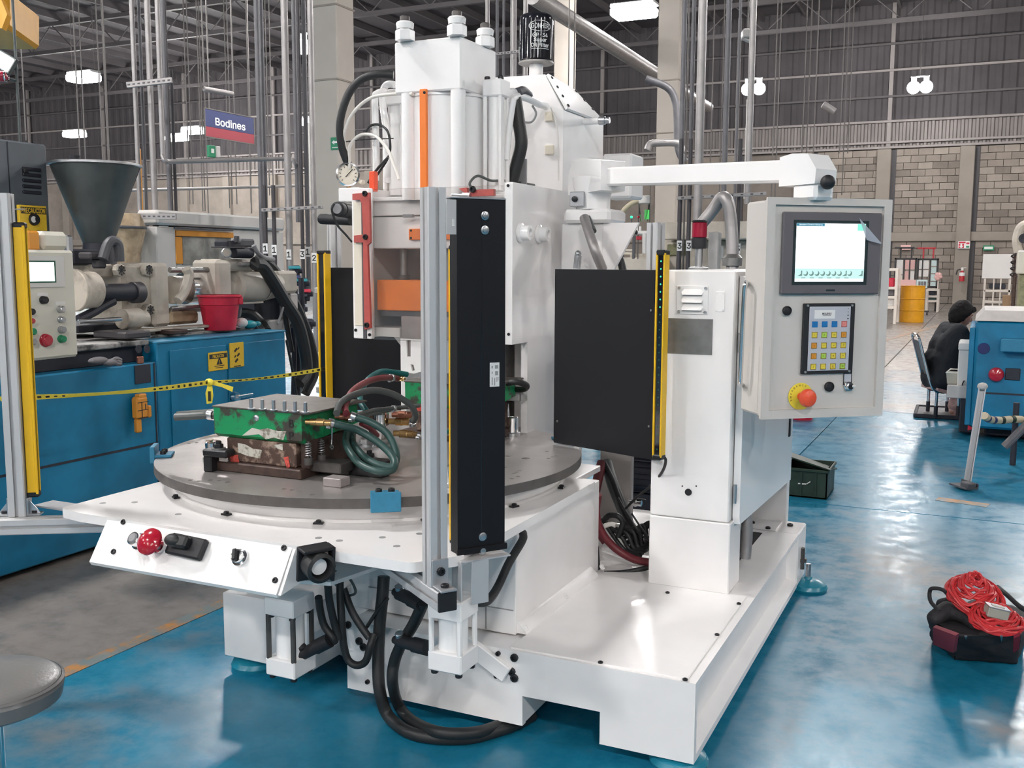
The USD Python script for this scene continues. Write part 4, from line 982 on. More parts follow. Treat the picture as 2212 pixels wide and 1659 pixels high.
# orange stroke rod, tag, small hardware
q0, q1 = at(917, 193, y=1.0), at(917, 466, y=1.0)
obj('stroke_bar', box(at(910, 300, y=1.0)[0], at(925, 300, y=1.0)[0], 0.985, 1.0, q1[2], q0[2], .003), 'orange_bright', ph, label='tall orange flat bar')
obj('bar_screw', screw(at(917, 200, y=.985), -Y3, .006, .004), 'screw_black', ph)
tg = obj('orange_tag', box(at(885, 505, y=1.055)[0], at(990, 505, y=1.055)[0], 1.045, 1.057, at(900, 518, y=1.05)[2], at(900, 494, y=1.05)[2], .002), 'orange_bright', ph)
for px, py in ((888, 498), (888, 514)): obj('tag_screw', screw(at(px, py, y=1.045), -Y3, .005, .004), 'screw_black', tg)
obj('limit_switch', [box(at(872, 467, y=1.02)[0], at(893, 467, y=1.02)[0], 1.01, 1.03, at(880, 470, y=1.02)[2], at(880, 463, y=1.02)[2], .002)], 'mid_grey', ph)
obj('acrylic_guard', box(at(806, 560, y=.985)[0], HX1 - .035, .982, .986, at(850, 735, y=.984)[2], at(850, 408, y=.984)[2], .0005), 'acrylic', ph, label='clear acrylic sheet across the press opening')
# right cover edge, bosses and screws on the flank
obj('front_edge', box(HX1 - .034, HX1 + .002, HY - .006, HY + .004, ZH0, ZH1 - .003, .002), 'white_enamel', ph)
for px, py in ((1098, 401), (1099, 722)): obj('edge_screw', screw(at(px, py, y=HY - .006), -Y3, .006, .005), 'screw_black', ph)
for px, py in ((1122, 503), (1162, 506)):
    q = at(px, py, x=HX1); obj('eyebolt_boss', lathe(q, X3, [(.036, 0), (.040, .004), (.040, .012), (.031, .016), (.031, .05), (.018, .052), (.017, .03), (0, .03)], 24), 'white_enamel', ph)
obj('flank_seam', box(HX1 - .002, HX1 + .0015, 1.70, 1.703, .75, ZH1, 0), 'print_grey', ph)
# cylinder block with its four nuts, barrel and rods
bx0, bx1, by0, by1 = -1.616, -1.298, 1.0, 1.33
zq0, zq1 = at(996, 192, y=1.0)[2], at(995, 77, y=1.0)[2]
obj('cylinder_block', box(bx0, bx1, by0, by1, zq0, zq1, .006), 'white_paint', ph)
obj('cylinder_barrel', cyl((-1.475, 1.20, ZH1 - .06), (-1.475, 1.20, zq0), .190, k=56), 'white_enamel', ph)
obj('barrel_lip', cyl((-1.475, 1.20, zq0 - .012), (-1.475, 1.20, zq0 - .001), .196, k=56), 'white_paint', ph)
for i in (0, 1):
    for j in (0, 1):
        x, y = (bx0 + .052, bx1 - .028)[i], (by0 + .028, by1 - .05)[j]
        obj('tie_rod', cyl((x, y, ZH1 - .06), (x, y, zq0), .032, k=24), 'white_enamel', ph)
for px, py in ((875, 88), (987, 78), (1048, 102)):
    j = 0.05 if px != 1048 else .26
    q = at(px, py, z=zq1)
    nn = obj('rod_nut', [hexnut(q, Z3, .041, .045), lathe(q + Z3 * .045, Z3, [(.035, 0), (.038, .024), (.033, .030), (0, .030)], 24)], 'white_enamel', ph)
    obj('rod_stud', cyl(q + Z3 * .07, q + Z3 * .100, .021, k=16, c=.004), 'steel_dark', nn)
# side cylinders
def sidecyl(x, y, z0, z1, s, name):
    b = obj(name, cyl((x, y, z0), (x, y, z1), s * .8, k=28), 'white_enamel', ph)
    obj('cylinder_cap', box(x - s, x + s, y - s, y + s, z1 - .07, z1, .005), 'white_paint', b)
    for i in (-1, 1):
        for k in (-1, 1): obj('cap_rod', cyl((x + i * s * .8, y + k * s * .8, z0), (x + i * s * .8, y + k * s * .8, z1 - .07), .010, k=8), 'white_paint', b)
    for i in (-1, 1): obj('cap_screw', screw((x + i * s * .7, y - s * .5, z1), Z3, .013, .014), 'screw_black', b)
qa = at(1070, 188, y=1.18); sidecyl(qa[0], 1.19, ZH1 - .02, at(1045, 172, y=1.15)[2], .045, 'pull_cylinder')
qa = at(853, 200, y=1.25); sidecyl(qa[0], 1.28, ZH1 - .02, at(840, 192, y=1.22)[2], .058, 'pull_cylinder')
# white pipes, white block, red post
obj('white_pipe', tube([at(836, 395, y=1.2), at(836, 300, y=1.2), at(826, 215, y=1.2), at(829, 192, y=1.2), at(838, 182, y=1.2), at(852, 183, y=1.2)], .016, 12), 'white_enamel', ph)
obj('white_pipe', tube([at(812, 390, y=1.15), at(812, 300, y=1.15), at(810, 215, y=1.15), at(815, 202, y=1.15), at(832, 196, y=1.2)], .015, 12), 'white_enamel', ph)
obj('valve_block', box(at(736, 420, y=1.05)[0], lx0, 1.03, 1.2, at(740, 436, y=1.03)[2], at(740, 406, y=1.03)[2], .004), 'white_paint', ph)
obj('top_plate', box(HX0 + .03, HX1 - .03, HY + .03, 1.9, ZH1 - .06, ZH1 - .045, .002), 'white_paint', ph)
obj('red_post', box(at(799, 390, y=1.05)[0], at(812, 390, y=1.05)[0], 1.04, 1.07, at(805, 404, y=1.05)[2] - .02, at(805, 370, y=1.05)[2], .004), 'red_orange', ph)
rr = [(997, 408), (1014, 406), (1016, 418), (1040, 410), (1072, 409), (1072, 423), (1018, 425)]
obj('red_link', prism_y([tuple(at(px, py, y=1.0)[[0, 2]]) for px, py in rr], .975, .995), 'red_bracket', ph)
obj('link_screw', screw(at(1022, 409, y=.975), -Y3, .014, .012), 'screw_black', ph)
obj('proximity_sensor', [cyl(at(977, 421, y=.96), at(1000, 422, y=.96), .008, k=14), cyl(at(1000, 422, y=.96), at(1016, 422, y=.96), .012, k=6)], 'zinc', ph)
# gauge
GS = 1.28
g = at(752, 377, y=1.1); gn = (EYE - g); gn[2] *= .3; gn = gn / np.linalg.norm(gn) + A([-.15, 0, .05]); gn /= np.linalg.norm(gn)
gu, gv, _ = basis(gn)
ga_ = thing('pressure_gauge', 'round chrome pressure gauge standing on the white block', 'gauge', g - Z3 * .06)
obj('case', lathe(g - gn * .03, gn, [(0, 0), (0.0435, 0), (0.0499, .008), (0.0499, .028), (0.0538, .032), (0.0538, .040), (0.0461, .042), (0.0461, .036)], 32), 'chrome', ga_)
obj('dial', lathe(g + gn * .004, gn, [(0, .0005), (0.0461, 0)], 32), 'cream_strip', ga_)
for k in range(11):
    a = math.radians(-135 + 27 * k); d = gu * math.sin(a) + gv * math.cos(a)
    obj('dial_mark', obox(g + gn * .0052 + d * .036, [d, np.cross(gn, d), gn], (.008, .0025, .0006), .0001), 'print_black', ga_)
d = gu * math.sin(.75) + gv * math.cos(.75)
obj('needle', obox(g + gn * .007 + d * .008, [d, np.cross(gn, d), gn], (.046, .0035, .001), .0003), 'print_black', ga_)
obj('stem', cyl(g - Z3 * .04 - gn * .012, g - Z3 * .068 - gn * .012, .010, k=12), 'brass', ga_)
obj('gauge_pipe', tube([g - gn * .02, g - gn * .05 + X3 * .03 - Z3 * .02, at(785, 394, y=1.12)], .011), 'cream_strip', ga_)
# loose lines on the press's far flank
hose([(850, 162, 1.15), (815, 161, 1.12), (780, 172, 1.10), (752, 205, 1.08), (735, 260, 1.07), (737, 310, 1.08), (748, 345, 1.1), (757, 362, 1.12)], .018, 'black_rubber', 'thick black hydraulic hose arching from the cylinder block to the gauge')
hose([(892, 203, 1.0), (850, 203, 1.05), (800, 212, 1.08), (762, 245, 1.08), (743, 290, 1.08), (748, 330, 1.1), (756, 356, 1.1)], .0075, 'hose_clear', 'thin clear hose arching below the thick black one')
hose([(755, 365, 1.1), (755, 320, 1.1), (770, 297, 1.1), (790, 290, 1.1), (815, 297, 1.08), (838, 325, 1.06), (852, 360, 1.04), (862, 388, 1.03)], .0075, 'hose_clear', 'thin clear hose looping beside the pale pipes')
hose([(795, 395, 1.08), (815, 365, 1.08), (838, 340, 1.08)], .006, 'black_rubber', 'thin black cable slanting up beside the red post', 'cable', 'cable')
hose([(788, 290, 1.12), (800, 272, 1.12), (820, 270, 1.12), (838, 285, 1.1), (843, 320, 1.1), (836, 345, 1.1), (810, 385, 1.1)], .0055, 'black_rubber', 'thin black cable looping over the pale pipes', 'cable', 'cable')
hose([(748, 306, 1.1), (790, 301, 1.1), (850, 299, 1.1)], .0025, 'black_rubber', 'thin dark wire running level past the white pipes', 'cable', 'cable')
hose([(1020, 408, 1.0), (1015, 395, 1.0), (1032, 380, 1.05), (1060, 390, 1.1), (1085, 390, 1.2), (1115, 393, 1.4), (1165, 402, 1.7)], .0055, 'hose_grey', 'grey sensor cable lying along the top of the press flank', 'cable', 'cable')
hose([(1112, 207, 1.3), (1120, 260, 1.3), (1126, 310, 1.3), (1116, 355, 1.3), (1106, 392, 1.3)], .028, 'black_rubber', 'fat ribbed black hose between the side cylinder and the tank')
hose([(1105, 215, 1.25), (1118, 208, 1.3), (1140, 213, 1.38), (1165, 225, 1.5), (1180, 230, 1.6)], .016, 'white_enamel', 'white pipe running from the side cylinder to the tank', 'pipe', 'pipe')
hose([(1110, 212, 1.22), (1104, 250, 1.22), (1098, 300, 1.22), (1094, 345, 1.22)], .013, 'white_enamel', 'white pipe bending down beside the fat black hose', 'pipe', 'pipe')
hose([(1090, 206, 1.25), (1110, 200, 1.3), (1145, 210, 1.45)], .019, 'white_enamel', 'thick white pipe above the fat black hose', 'pipe', 'pipe')
hose([(1118, 200, 1.3), (1130, 197, 1.35), (1142, 207, 1.4)], .021, 'dark_grey', 'dark sleeve on the thick white pipe', 'pipe_sleeve', 'pipe sleeve')
hose([(1150, 228, 1.5), (1158, 245, 1.5), (1150, 262, 1.5), (1135, 264, 1.5), (1124, 255, 1.5)], .005, 'print_grey', 'small grey wire loop on the tank front', 'cable', 'cable')
hose([(1190, 232, 1.6), (1196, 250, 1.6), (1205, 290, 1.6), (1207, 390, 1.6)], .003, 'hose_clear', 'thin pale tube hanging down the tank front', 'cable', 'cable')
single('junction_plate', box(at(1115, 370, y=1.45)[0], at(1137, 370, y=1.45)[0], 1.45, 1.46, ZH1, at(1130, 343, y=1.45)[2], .002), 'mid_grey', 'dark grey square plate behind the fat black hose', 'plate')

# ---- oil tank on top, with lid and filter
tx0, tx1, ty0, ty1 = -1.56, -1.100, 1.63, 2.17
zt0, zt1 = ZH1, at(1216, 238, y=ty0)[2]
tk = thing('hydraulic_tank', 'white hydraulic oil tank with sloped lid behind the cylinder', 'oil tank', (-1.33, 1.9, zt0))
ztop = at(1172, 161, y=ty0 + .05)[2]
pts = [(x, y, z) for x in (tx0, tx1) for y in (ty0, ty1) for z in (zt0, zt1)] + [(tx0, ty0 + .02, ztop), (tx0, ty1 - .05, ztop), (-1.215, ty0 + .05, ztop), (-1.235, ty1 - .10, ztop - .01)]
obj('tank_shell', trimesh.convex.convex_hull(A(pts)), 'white_paint', tk, smooth=12)
a, b = A([-1.215, ty0 + .05, ztop]), A([tx1, ty1, zt1])
P_ = [A([-1.213, ty0 + .06, ztop - .002]), A([tx1 + .003, ty0 + .02, zt1 + .004]), A([tx1 + .003, ty1 + .0, zt1 + .004]), A([-1.233, ty1 - .10, ztop - .012])]
nrm = np.cross(P_[1] - P_[0], P_[3] - P_[0]); nrm /= np.linalg.norm(nrm)
obj('sloped_lid', trimesh.convex.convex_hull(A(P_ + [p + nrm * .012 for p in P_])), 'white_enamel', tk)
for f_ in (.1, .37, .63, .9):
    for g_ in (.06, .94):
        q = (P_[0] * (1 - f_) + P_[1] * f_) * (1 - g_) + (P_[3] * (1 - f_) + P_[2] * f_) * g_ + nrm * .012
        obj('lid_screw', screw(q, nrm, .008, .006), 'screw_black', tk)
for px, py in ((1188, 252), (1188, 324)):
    q = at(px, py, y=ty0); obj('sight_boss', box(q[0] - .022, q[0] + .022, ty0 - .014, ty0 + .002, q[2] - .022, q[2] + .022, .004), 'cream_strip', tk)
obj('tank_corner_seam', box(tx0 + .12, tx0 + .123, ty0 - .002, ty0, zt0, ztop - .02, 0), 'pale_grey', tk)
q = at(1262, 263, x=tx1)
obj('drain_pipe', [cyl(q, q + A([.075, 0, .0]), .016, k=18)], 'white_enamel', tk)
obj('drain_cap', [cyl(q + X3 * .075, q + X3 * .11, .020, k=18, c=.003), cyl(q + X3 * .11, q + X3 * .13, .015, k=12)], 'zinc', tk)
obj('filler_neck', lathe((-1.40, 1.75, ztop), Z3, [(.045, 0), (.045, .008), (.0, .01)], 24), 'white_enamel', tk)
fx, fy = -1.335, 1.85
fz0 = at(1158, 135, y=fy)[2]; fz1 = at(1158, 33, y=fy)[2]; fR = .083
of = thing('oil_filter', 'black spin-on oil filter with white lettering on a white pipe above the tank', 'oil filter', (fx, fy, ztop))
obj('filter_can', lathe((fx, fy, fz0), Z3, [(0, 0), (fR * .9, 0), (fR, .008), (fR, fz1 - fz0 - .03), (fR * .93, fz1 - fz0 - .008), (fR * .8, fz1 - fz0), (0, fz1 - fz0)], 48), 'black_gloss', of)
obj('filter_rim', lathe((fx, fy, fz0 - .012), Z3, [(.03, 0), (fR * 1.03, .004), (fR * 1.03, .012), (fR * .9, .014)], 40), 'dull_steel', of)
obj('neck_pipe', lathe((fx, fy, ztop - .01), Z3, [(.044, 0), (.044, .025), (.034, .030), (.034, fz0 - ztop)], 28), 'white_enamel', of)
fd = EYE - A([fx, fy, 0]); fa = math.atan2(fd[1], fd[0]) + .24
def wrap(s, h, z, w=None):
    m = meshkit.text_mesh(s, h, .001, True); b = m.bounds; m.apply_translation([-(b[0][0] + b[1][0]) / 2, 0, 0])
    if w: m.apply_scale([w / (b[1][0] - b[0][0]), 1, 1])
    m = m.subdivide_to_size(.02) if hasattr(m, 'subdivide_to_size') else m
    return bend(m.vertices, z, m.faces)
def bend(v, z, f):
    a = fa + v[:, 0] / fR; r = fR + .0006 + v[:, 2]
    return trimesh.Trimesh(np.stack([fx + r * np.cos(a), fy + r * np.sin(a), z + v[:, 1]], 1), f, process=False)
H_ = fz1 - fz0
obj('filter_lettering', wrap('GONHER', .021, fz0 + H_ * .655, .088), 'sign_white', of)
ell = Point(0, 0).buffer(1, 24); from shapely import affinity
e1 = affinity.scale(ell, .057, .026).difference(affinity.scale(ell, .0535, .0228))
em = trimesh.creation.extrude_polygon(e1, .001, engine='earcut'); obj('emblem_oval', bend(em.vertices, fz0 + H_ * .70, em.faces), 'sign_white', of)
obj('filter_lettering', wrap('GP-34', .017, fz0 + H_ * .47), 'sign_white', of)
obj('filter_lettering', wrap('Super', .017, fz0 + H_ * .37), 'sign_white', of)
obj('filter_lettering', wrap('Oil Filter', .017, fz0 + H_ * .26), 'sign_white', of)
um = trimesh.creation.extrude_polygon(sbox(-.045, -.0012, .045, .0012), .001, engine='earcut').subdivide().subdivide(); obj('underline', bend(um.vertices, fz0 + H_ * .225, um.faces), 'sign_white', of)

# ---- pendant arm
pa = thing('pendant_arm', 'white swivel arm reaching from the press column to the control panel', 'support arm', (-.85, 1.4, 1.4))
yb_ = 1.40
bz1 = at(1270, 452, y=yb_)[2]
bl, br = at(1222, 452, y=yb_)[0], at(1318, 452, y=yb_)[0]
obj('wall_bracket', [box(bl - .02, br - .03, yb_, yb_ + .18, at(1260, 585, y=yb_)[2], bz1 - .06, .006)], 'white_paint', pa)
obj('bracket_gusset', prism([(0, 0), (0, .26), (.16, .26), (.02, 0)], .02, A([br - .03, yb_, bz1 - .32]), X3, Z3, Y3), 'white_paint', pa)
obj('bracket_cap', box(bl + .0, br + .01, yb_ - .03, yb_ + .19, bz1 - .06, bz1, .018), 'white_enamel', pa)
p0 = at(1282, 400, y=yb_ + .05)
obj('swivel_post', lathe((p0[0], p0[1], bz1), Z3, [(.075, 0), (.075, .05), (.085, .09), (.095, .14)], 32), 'white_enamel', pa)
eA = A([p0[0], p0[1], 1.865]); eB = far(1752, 372, 3.36); eB[2] = 1.812
ad = eB - eA; ad[2] = 0; aL = np.linalg.norm(ad); ad /= aL; an = np.cross(Z3, ad)
def ob(c, s, name, m='white_enamel', ch=.012): return obj(name, obox(c, [ad, an, Z3], s, ch), m, pa)
zA = at(1282, 403, y=yb_ + .05)[2]
obj('rear_elbow', prism([(-.10, -.065), (.14, -.055), (.14, .07), (.0, .09), (-.07, .085), (-.10, .03)], .13, eA - an * .065, ad, Z3, an), 'white_enamel', pa)
eA[2] = 1.875
mid = (eA + ad * .10 + eB - ad * .08) / 2
zr = np.cross(an, (eB - eA) / np.linalg.norm(eB - eA)); dr = (eB - eA) / np.linalg.norm(eB - eA)
obj('arm_tube', obox((eA + eB) / 2, [dr, an, np.cross(dr, an)], (aL - .02, .065, .076), .008), 'white_enamel', pa)
q = eB
obj('front_elbow', prism([(-.095, -.048), (.062, -.048), (.066, .0), (.028, .052), (-.04, .058), (-.095, .050)], .10, q - an * .05, ad, Z3, an), 'white_enamel', pa)
obj('drop_neck', obox(A([q[0], q[1], (1.712 + q[2] - .045) / 2]) + ad * .012, [ad, an, Z3], (.105, .092, q[2] - .045 - 1.712), .010), 'white_enamel', pa)
kn = q + ad * .064 + A([0, 0, -.045])
obj('lock_knob', [cyl(kn - ad * .0, kn + ad * .03, .008, k=10), ball(kn + ad * .035 - an * .03, .024)], 'black', pa)
single('terminal_box', box(at(1301, 345, y=2.1)[0], at(1385, 345, y=2.1)[0] - .05, 2.1, 2.3, ZH1, at(1301, 333, y=2.1)[2], .01), 'white_paint', 'white box with a low lid standing behind the arm elbow', 'junction box')
t = thing('cable_gland_block', 'small grey block with a black gland beside the arm post', 'gland block', at(1247, 432, y=1.36))
q = at(1246, 430, y=1.36)
obj('block_body', [box(q[0] - .034, q[0] + .034, 1.36, 1.42, q[2] - .032, q[2] + .032, .003)], 'alu_dull', t)
obj('gland', lathe((q[0] - .008, 1.36, q[2]), -Y3, [(.013, 0), (.012, .012), (.008, .014), (0, .014)], 14), 'screw_black', t)
hose([(1283, 500, 1.30), (1270, 470, 1.36)], .012, 'hose_grey', 'stub of grey conduit inside the arm bracket', 'conduit', 'conduit')
hose([(1262, 470, 1.34), (1275, 510, 1.28), (1287, 545, 1.26), (1302, 582, 1.30)], .021, 'conduit', 'grey flexible conduit dropping from the arm bracket behind the black panel', 'conduit', 'conduit')
hose([(1298, 528, 1.5), (1318, 536, 1.5), (1338, 558, 1.5), (1346, 585, 1.5)], .017, 'black_rubber', 'fat black cable arching down behind the square black panel', 'cable', 'cable')
single('earth_clip', [ball(at(1249, 548, y=1.30), .014), cyl(at(1249, 552, y=1.3), at(1246, 580, y=1.3), .016, k=12)], 'zinc', 'small zinc gland at the foot of the arm bracket', 'gland')

# ---- control pendant
HO, HU, HN = A([.038, .646, 1.712]), A([.7813, .6242, 0]), A([.6242, -.7813, 0])
HW, HH, HD = .449, .725, .161
hp = thing('control_panel', 'grey operator panel with touch screen, keypad and emergency stop hanging from the arm', 'control panel', HO + HU * HW / 2 - Z3 * HH - HN * HD / 2)
def hm(a, b, w, h, d, name, m, c=.003, par=None, off=0.0, label=None):
    """Box on the panel's face: centre a across, b down (metres from the top left corner)."""
    return obj(name, obox(HO + HU * a - Z3 * b + HN * (off + d / 2), [HU, HN, Z3], (w, d, h), c), m, par or hp, label=label)
def hl(px, py):
    p = onp(px, py, HO, HN) - HO; return float(np.dot(p, HU)), float(-p[2])
obj('enclosure', obox(HO + HU * HW / 2 - Z3 * HH / 2 - HN * (HD / 2 + .004), [HU, HN, Z3], (HW, HD - .01, HH), .008), 'panel_grey', hp)
obj('door', obox(HO + HU * (HW / 2) - Z3 * HH / 2 - HN * .016, [HU, HN, Z3], (HW + .004, .026, HH + .004), .006), 'panel_grey', hp)
rim = Polygon([(-.004, -.004), (HW + .004, -.004), (HW + .004, HH + .004), (-.004, HH + .004)]).buffer(.004)
rim = rim.difference(sbox(.022, .016, HW - .022, HH - .022))
obj('raised_rim', prism([(x, -y) for x, y in rim.exterior.coords] if False else affinity.scale(rim, 1, -1, origin=(0, 0)), .010, HO - HN * .002, HU, Z3, HN), 'panel_grey', hp)
c_ = [hl(*p) for p in ((1688, 458), (1901, 460), (1894, 634), (1684, 636))]
sa0, sa1 = (c_[0][0] + c_[3][0]) / 2, (c_[1][0] + c_[2][0]) / 2; sb0, sb1 = (c_[0][1] + c_[1][1]) / 2, (c_[2][1] + c_[3][1]) / 2
ts = hm((sa0 + sa1) / 2, (sb0 + sb1) / 2, sa1 - sa0, sb1 - sb0, .014, 'screen_bezel', 'bezel_grey', .004)
c_ = [hl(*p) for p in ((1710, 475), (1872, 478), (1866, 614), (1706, 616))]
ia0, ia1 = (c_[0][0] + c_[3][0]) / 2, (c_[1][0] + c_[2][0]) / 2; ib0, ib1 = (c_[0][1] + c_[1][1]) / 2, (c_[2][1] + c_[3][1]) / 2
hm((ia0 + ia1) / 2, (ib0 + ib1) / 2, ia1 - ia0, ib1 - ib0, .002, 'screen_border', 'bezel_dark', .001, ts, .0135)
c_ = [hl(*p) for p in ((1716, 482), (1865, 484), (1859, 608), (1711, 609))]
da0, da1 = (c_[0][0] + c_[3][0]) / 2, (c_[1][0] + c_[2][0]) / 2; db0, db1 = (c_[0][1] + c_[1][1]) / 2, (c_[2][1] + c_[3][1]) / 2
dw, dh = da1 - da0, db1 - db0
hm((da0 + da1) / 2, (db0 + db1) / 2, dw, dh, .001, 'screen_display', 'screen_white', .0003, ts, .0153, 'lit white display')
def onscreen(u, v, w, h, name, m, k=0): return hm(da0 + u * dw, db0 + v * dh, w * dw, h * dh, .0006, name, m, .0001, ts, .0161 + k * .0007)
onscreen(.20, .026, .40, .046, 'title_bar', 'screen_blue')
obj('title_text', lettering('Moldeo Control Sistema', dh * .024, HO + HU * (da0 + .205 * dw) - Z3 * (db0 + .026 * dh) + HN * .0169, HU, Z3, .0004, False, width=dw * .33), 'screen_white', ts)
onscreen(.94, .062, .12, .115, 'screen_tile', 'screen_green')
onscreen(.5, .86, 1.0, .17, 'screen_band', 'screen_pale')
for k in range(11):
    u = .07 + .0815 * k if k < 8 else (.715, .79, .95)[k - 8]
    cpt = HO + HU * (da0 + u * dw) - Z3 * (db0 + .855 * dh) + HN * .0170
    r = .034 * dw
    icon = Point(0, 0).buffer(r, 8).difference(affinity.translate(Point(0, 0).buffer(r * .85, 8), -r * .38, r * .38)) if k not in (0, 8, 10) else Polygon([(-r, -r), (r * .9, -r), (r * .9, r), (r * .45, r), (r * .45, -r * .2)])
    obj('screen_icon', prism(icon, .0004, cpt, HU, Z3, HN), 'screen_grey', ts, smooth=False)
for k in range(6): onscreen(.12 + k * .125, .935, .06, .012, 'icon_caption', 'screen_grey', 1)
# peeling film corner
film = [hl(*p) for p in ((1849, 471), (1893, 528), (1865, 519), (1864, 488))]
obj('peeling_film', trimesh.convex.convex_hull(A([HO + HU * a - Z3 * b + HN * z for (a, b), z in zip(film, (.019, .034, .02, .018))] + [HO + HU * a - Z3 * b + HN * (z + .0006) for (a, b), z in zip(film, (.019, .034, .02, .018))])), 'acrylic_film', ts) if 'acrylic_film' in MAT else None
a, b = hl(1789, 627); hm(a, b, .034, .006, .0006, 'bezel_mark', 'bezel_dark', .0002, ts, .014)
# keypad
c_ = [hl(*p) for p in ((1733, 655), (1843, 655), (1840, 803), (1729, 810))]
ka0, ka1 = (c_[0][0] + c_[3][0]) / 2, (c_[1][0] + c_[2][0]) / 2; kb0, kb1 = (c_[0][1] + c_[1][1]) / 2, (c_[2][1] + c_[3][1]) / 2
kw, kh = ka1 - ka0, kb1 - kb0
kp = hm((ka0 + ka1) / 2, (kb0 + kb1) / 2, kw, kh, .010, 'keypad', 'black', .002)
hm((ka0 + ka1) / 2 + .001, (kb0 + kb1) / 2, kw * .80, kh * .91, .0015, 'keypad_plate', 'key_plate', .0005, kp, .010)
for i in (0, 1):
    for j in (0, 1):
        obj('keypad_screw', screw(HO + HU * (ka0 + kw * (.07, .93)[i]) - Z3 * (kb0 + kh * (.03, .97)[j]) + HN * .010, HN, .0045, .003), 'zinc', kp)
hm(ka0 + kw * .40, kb0 + kh * .155, kw * .40, kh * .12, .0006, 'brand_field', 'sign_white', .0002, kp, .0115)
obj('brand_text', lettering('MULBOX', kh * .026, HO + HU * (ka0 + kw * .44) - Z3 * (kb0 + kh * .145) + HN * .0121, HU, Z3, .0004, True, width=kw * .18), 'print_black', kp)
hm(ka0 + kw * .44, kb0 + kh * .172, kw * .16, kh * .006, .0004, 'brand_rule', 'print_black', .0001, kp, .0121)
for k in range(4): hm(ka0 + kw * .855, kb0 + kh * (.075 + .047 * k), kw * .022, kh * .016, .0008, 'status_dot', 'print_grey' if k < 2 else 'print_black', .0002, kp, .0115)
KEYS = [['key_blue', 'key_blue', 'key_blue', 'key_pink'], ['key_yellow', 'key_lime', 'key_yellow', 'key_orange'], ['key_orange', 'key_yellow', 'key_yellow', 'key_yellow'], ['key_orange', 'key_lime', 'key_yellow', 'key_yellow'], ['key_yellow', 'key_yellow', 'key_yellow', 'key_lime']]
for j in range(5):
    for i in range(4):
        a, b = ka0 + kw * (.215 + .19 * i), kb0 + kh * (.295 + .15 * j)
        rim_ = 'key_mark' if KEYS[j][i] not in ('key_blue',) else 'key_blue'
        k_ = hm(a, b, kw * .108, kh * .083, .0016, 'key', KEYS[j][i], .0007, kp, .0115)
        if KEYS[j][i] != 'key_blue':
            for (du, dv, w, h) in ((0, .0365, .108, .007), (0, -.0365, .108, .007), (-.0475, 0, .009, .083), (.0475, 0, .009, .083)):
                hm(a + kw * du, b + kh * dv, kw * w, kh * h, .0003, 'key_outline', 'key_mark' if KEYS[j][i] != 'key_pink' else 'red_bracket', .0001, k_, .0131)
            sy = {(1, 2): '=', (1, 3): '>', (2, 2): '=', (3, 2): '+', (4, 2): 'X', (2, 3): '7', (4, 3): 'o', (4, 0): '/', (3, 0): '/'}.get((j, i), '-' if (i + j) % 2 else '^')
            obj('key_symbol', lettering(sy, kh * .036, HO + HU * a - Z3 * b + HN * .0132, HU, Z3, .0003, False), 'key_mark', k_)
# emergency stop, buttons, key switch, handle
a, b = hl(1729, 856)
es = obj('stop_collar', lathe(HO + HU * a - Z3 * b, HN, [(.046, 0), (.046, .002), (.018, .003), (0, .003)], 40), 'tape_yellow', hp, label='yellow legend ring of the emergency stop')
for k, s in enumerate('EMERGENCY STOP'):
    an_ = math.radians(200 - 220 * k / 13 - 0); rr_ = .038
    if s == ' ': continue
    du = A([math.cos(an_), math.sin(an_)]); o_ = HO + HU * (a + rr_ * du[0]) - Z3 * (b - rr_ * du[1]) + HN * .0022
    obj('collar_letter', lettering(s, .0062, o_, HU * du[1] - Z3 * du[0], HU * du[0] + Z3 * du[1], .0004), 'key_mark', es)
so = HO + HU * a - Z3 * b
obj('emergency_stop', lathe(so, HN, [(.014, .002), (.014, .030), (.026, .036), (.031, .044), (.031, .052), (.026, .060), (.012, .065), (0, .066)], 32), 'red_orange', hp, label='orange-red emergency stop mushroom')
for px, py, r in ((1699, 671, .0155), (1790, 835, .017)):
    a, b = hl(px, py); obj('push_button', lathe(HO + HU * a - Z3 * b, HN, [(r, 0), (r, .008), (r * .82, .011), (r * .8, .008), (0, .010)], 28), 'black', hp)
a, b = hl(1831, 834); o_ = HO + HU * a - Z3 * b
ks = obj('key_switch', lathe(o_, HN, [(.016, 0), (.016, .006), (.013, .008), (.013, .018), (.010, .020), (0, .020)], 28), 'chrome', hp)
obj('switch_core', lathe(o_ + HN * .020, HN, [(.0095, 0), (.0095, .0015), (0, .002)], 18), 'black', ks)
obj('switch_lever', ball(o_ + HN * .022 + HU * .010 + Z3 * .002, .006), 'sign_white', ks)
hm(a - .002, b - .030, .033, .030, .0012, 'switch_plate', 'key_plate', .0004, hp)
for (du, dv, w, h) in ((-.002, -.0445, .033, .003), (-.017, -.025, .003, .042), (.013, -.025, .003, .042)):
    hm(a + du, b + dv, w, h, .002, 'plate_edge', 'black', .0005, hp)
hx = HO - HU * .012 - HN * .06
obj('grab_handle', tube([onp(1611, 612, HO - HU * .001, HU) + HU * 0, onp(1611, 612, HO - HU * .028, HU), onp(1607, 640, HO - HU * .034, HU), onp(1600, 800, HO - HU * .034, HU), onp(1599, 828, HO - HU * .028, HU), onp(1604, 832, HO - HU * .001, HU)], .0085, 14, 6), 'chrome', hp)
obj('side_flange', obox(HO + HU * .0 - Z3 * .60 - HN * .045, [HU, HN, Z3], (.004, .03, .22), .001), 'panel_grey', hp)

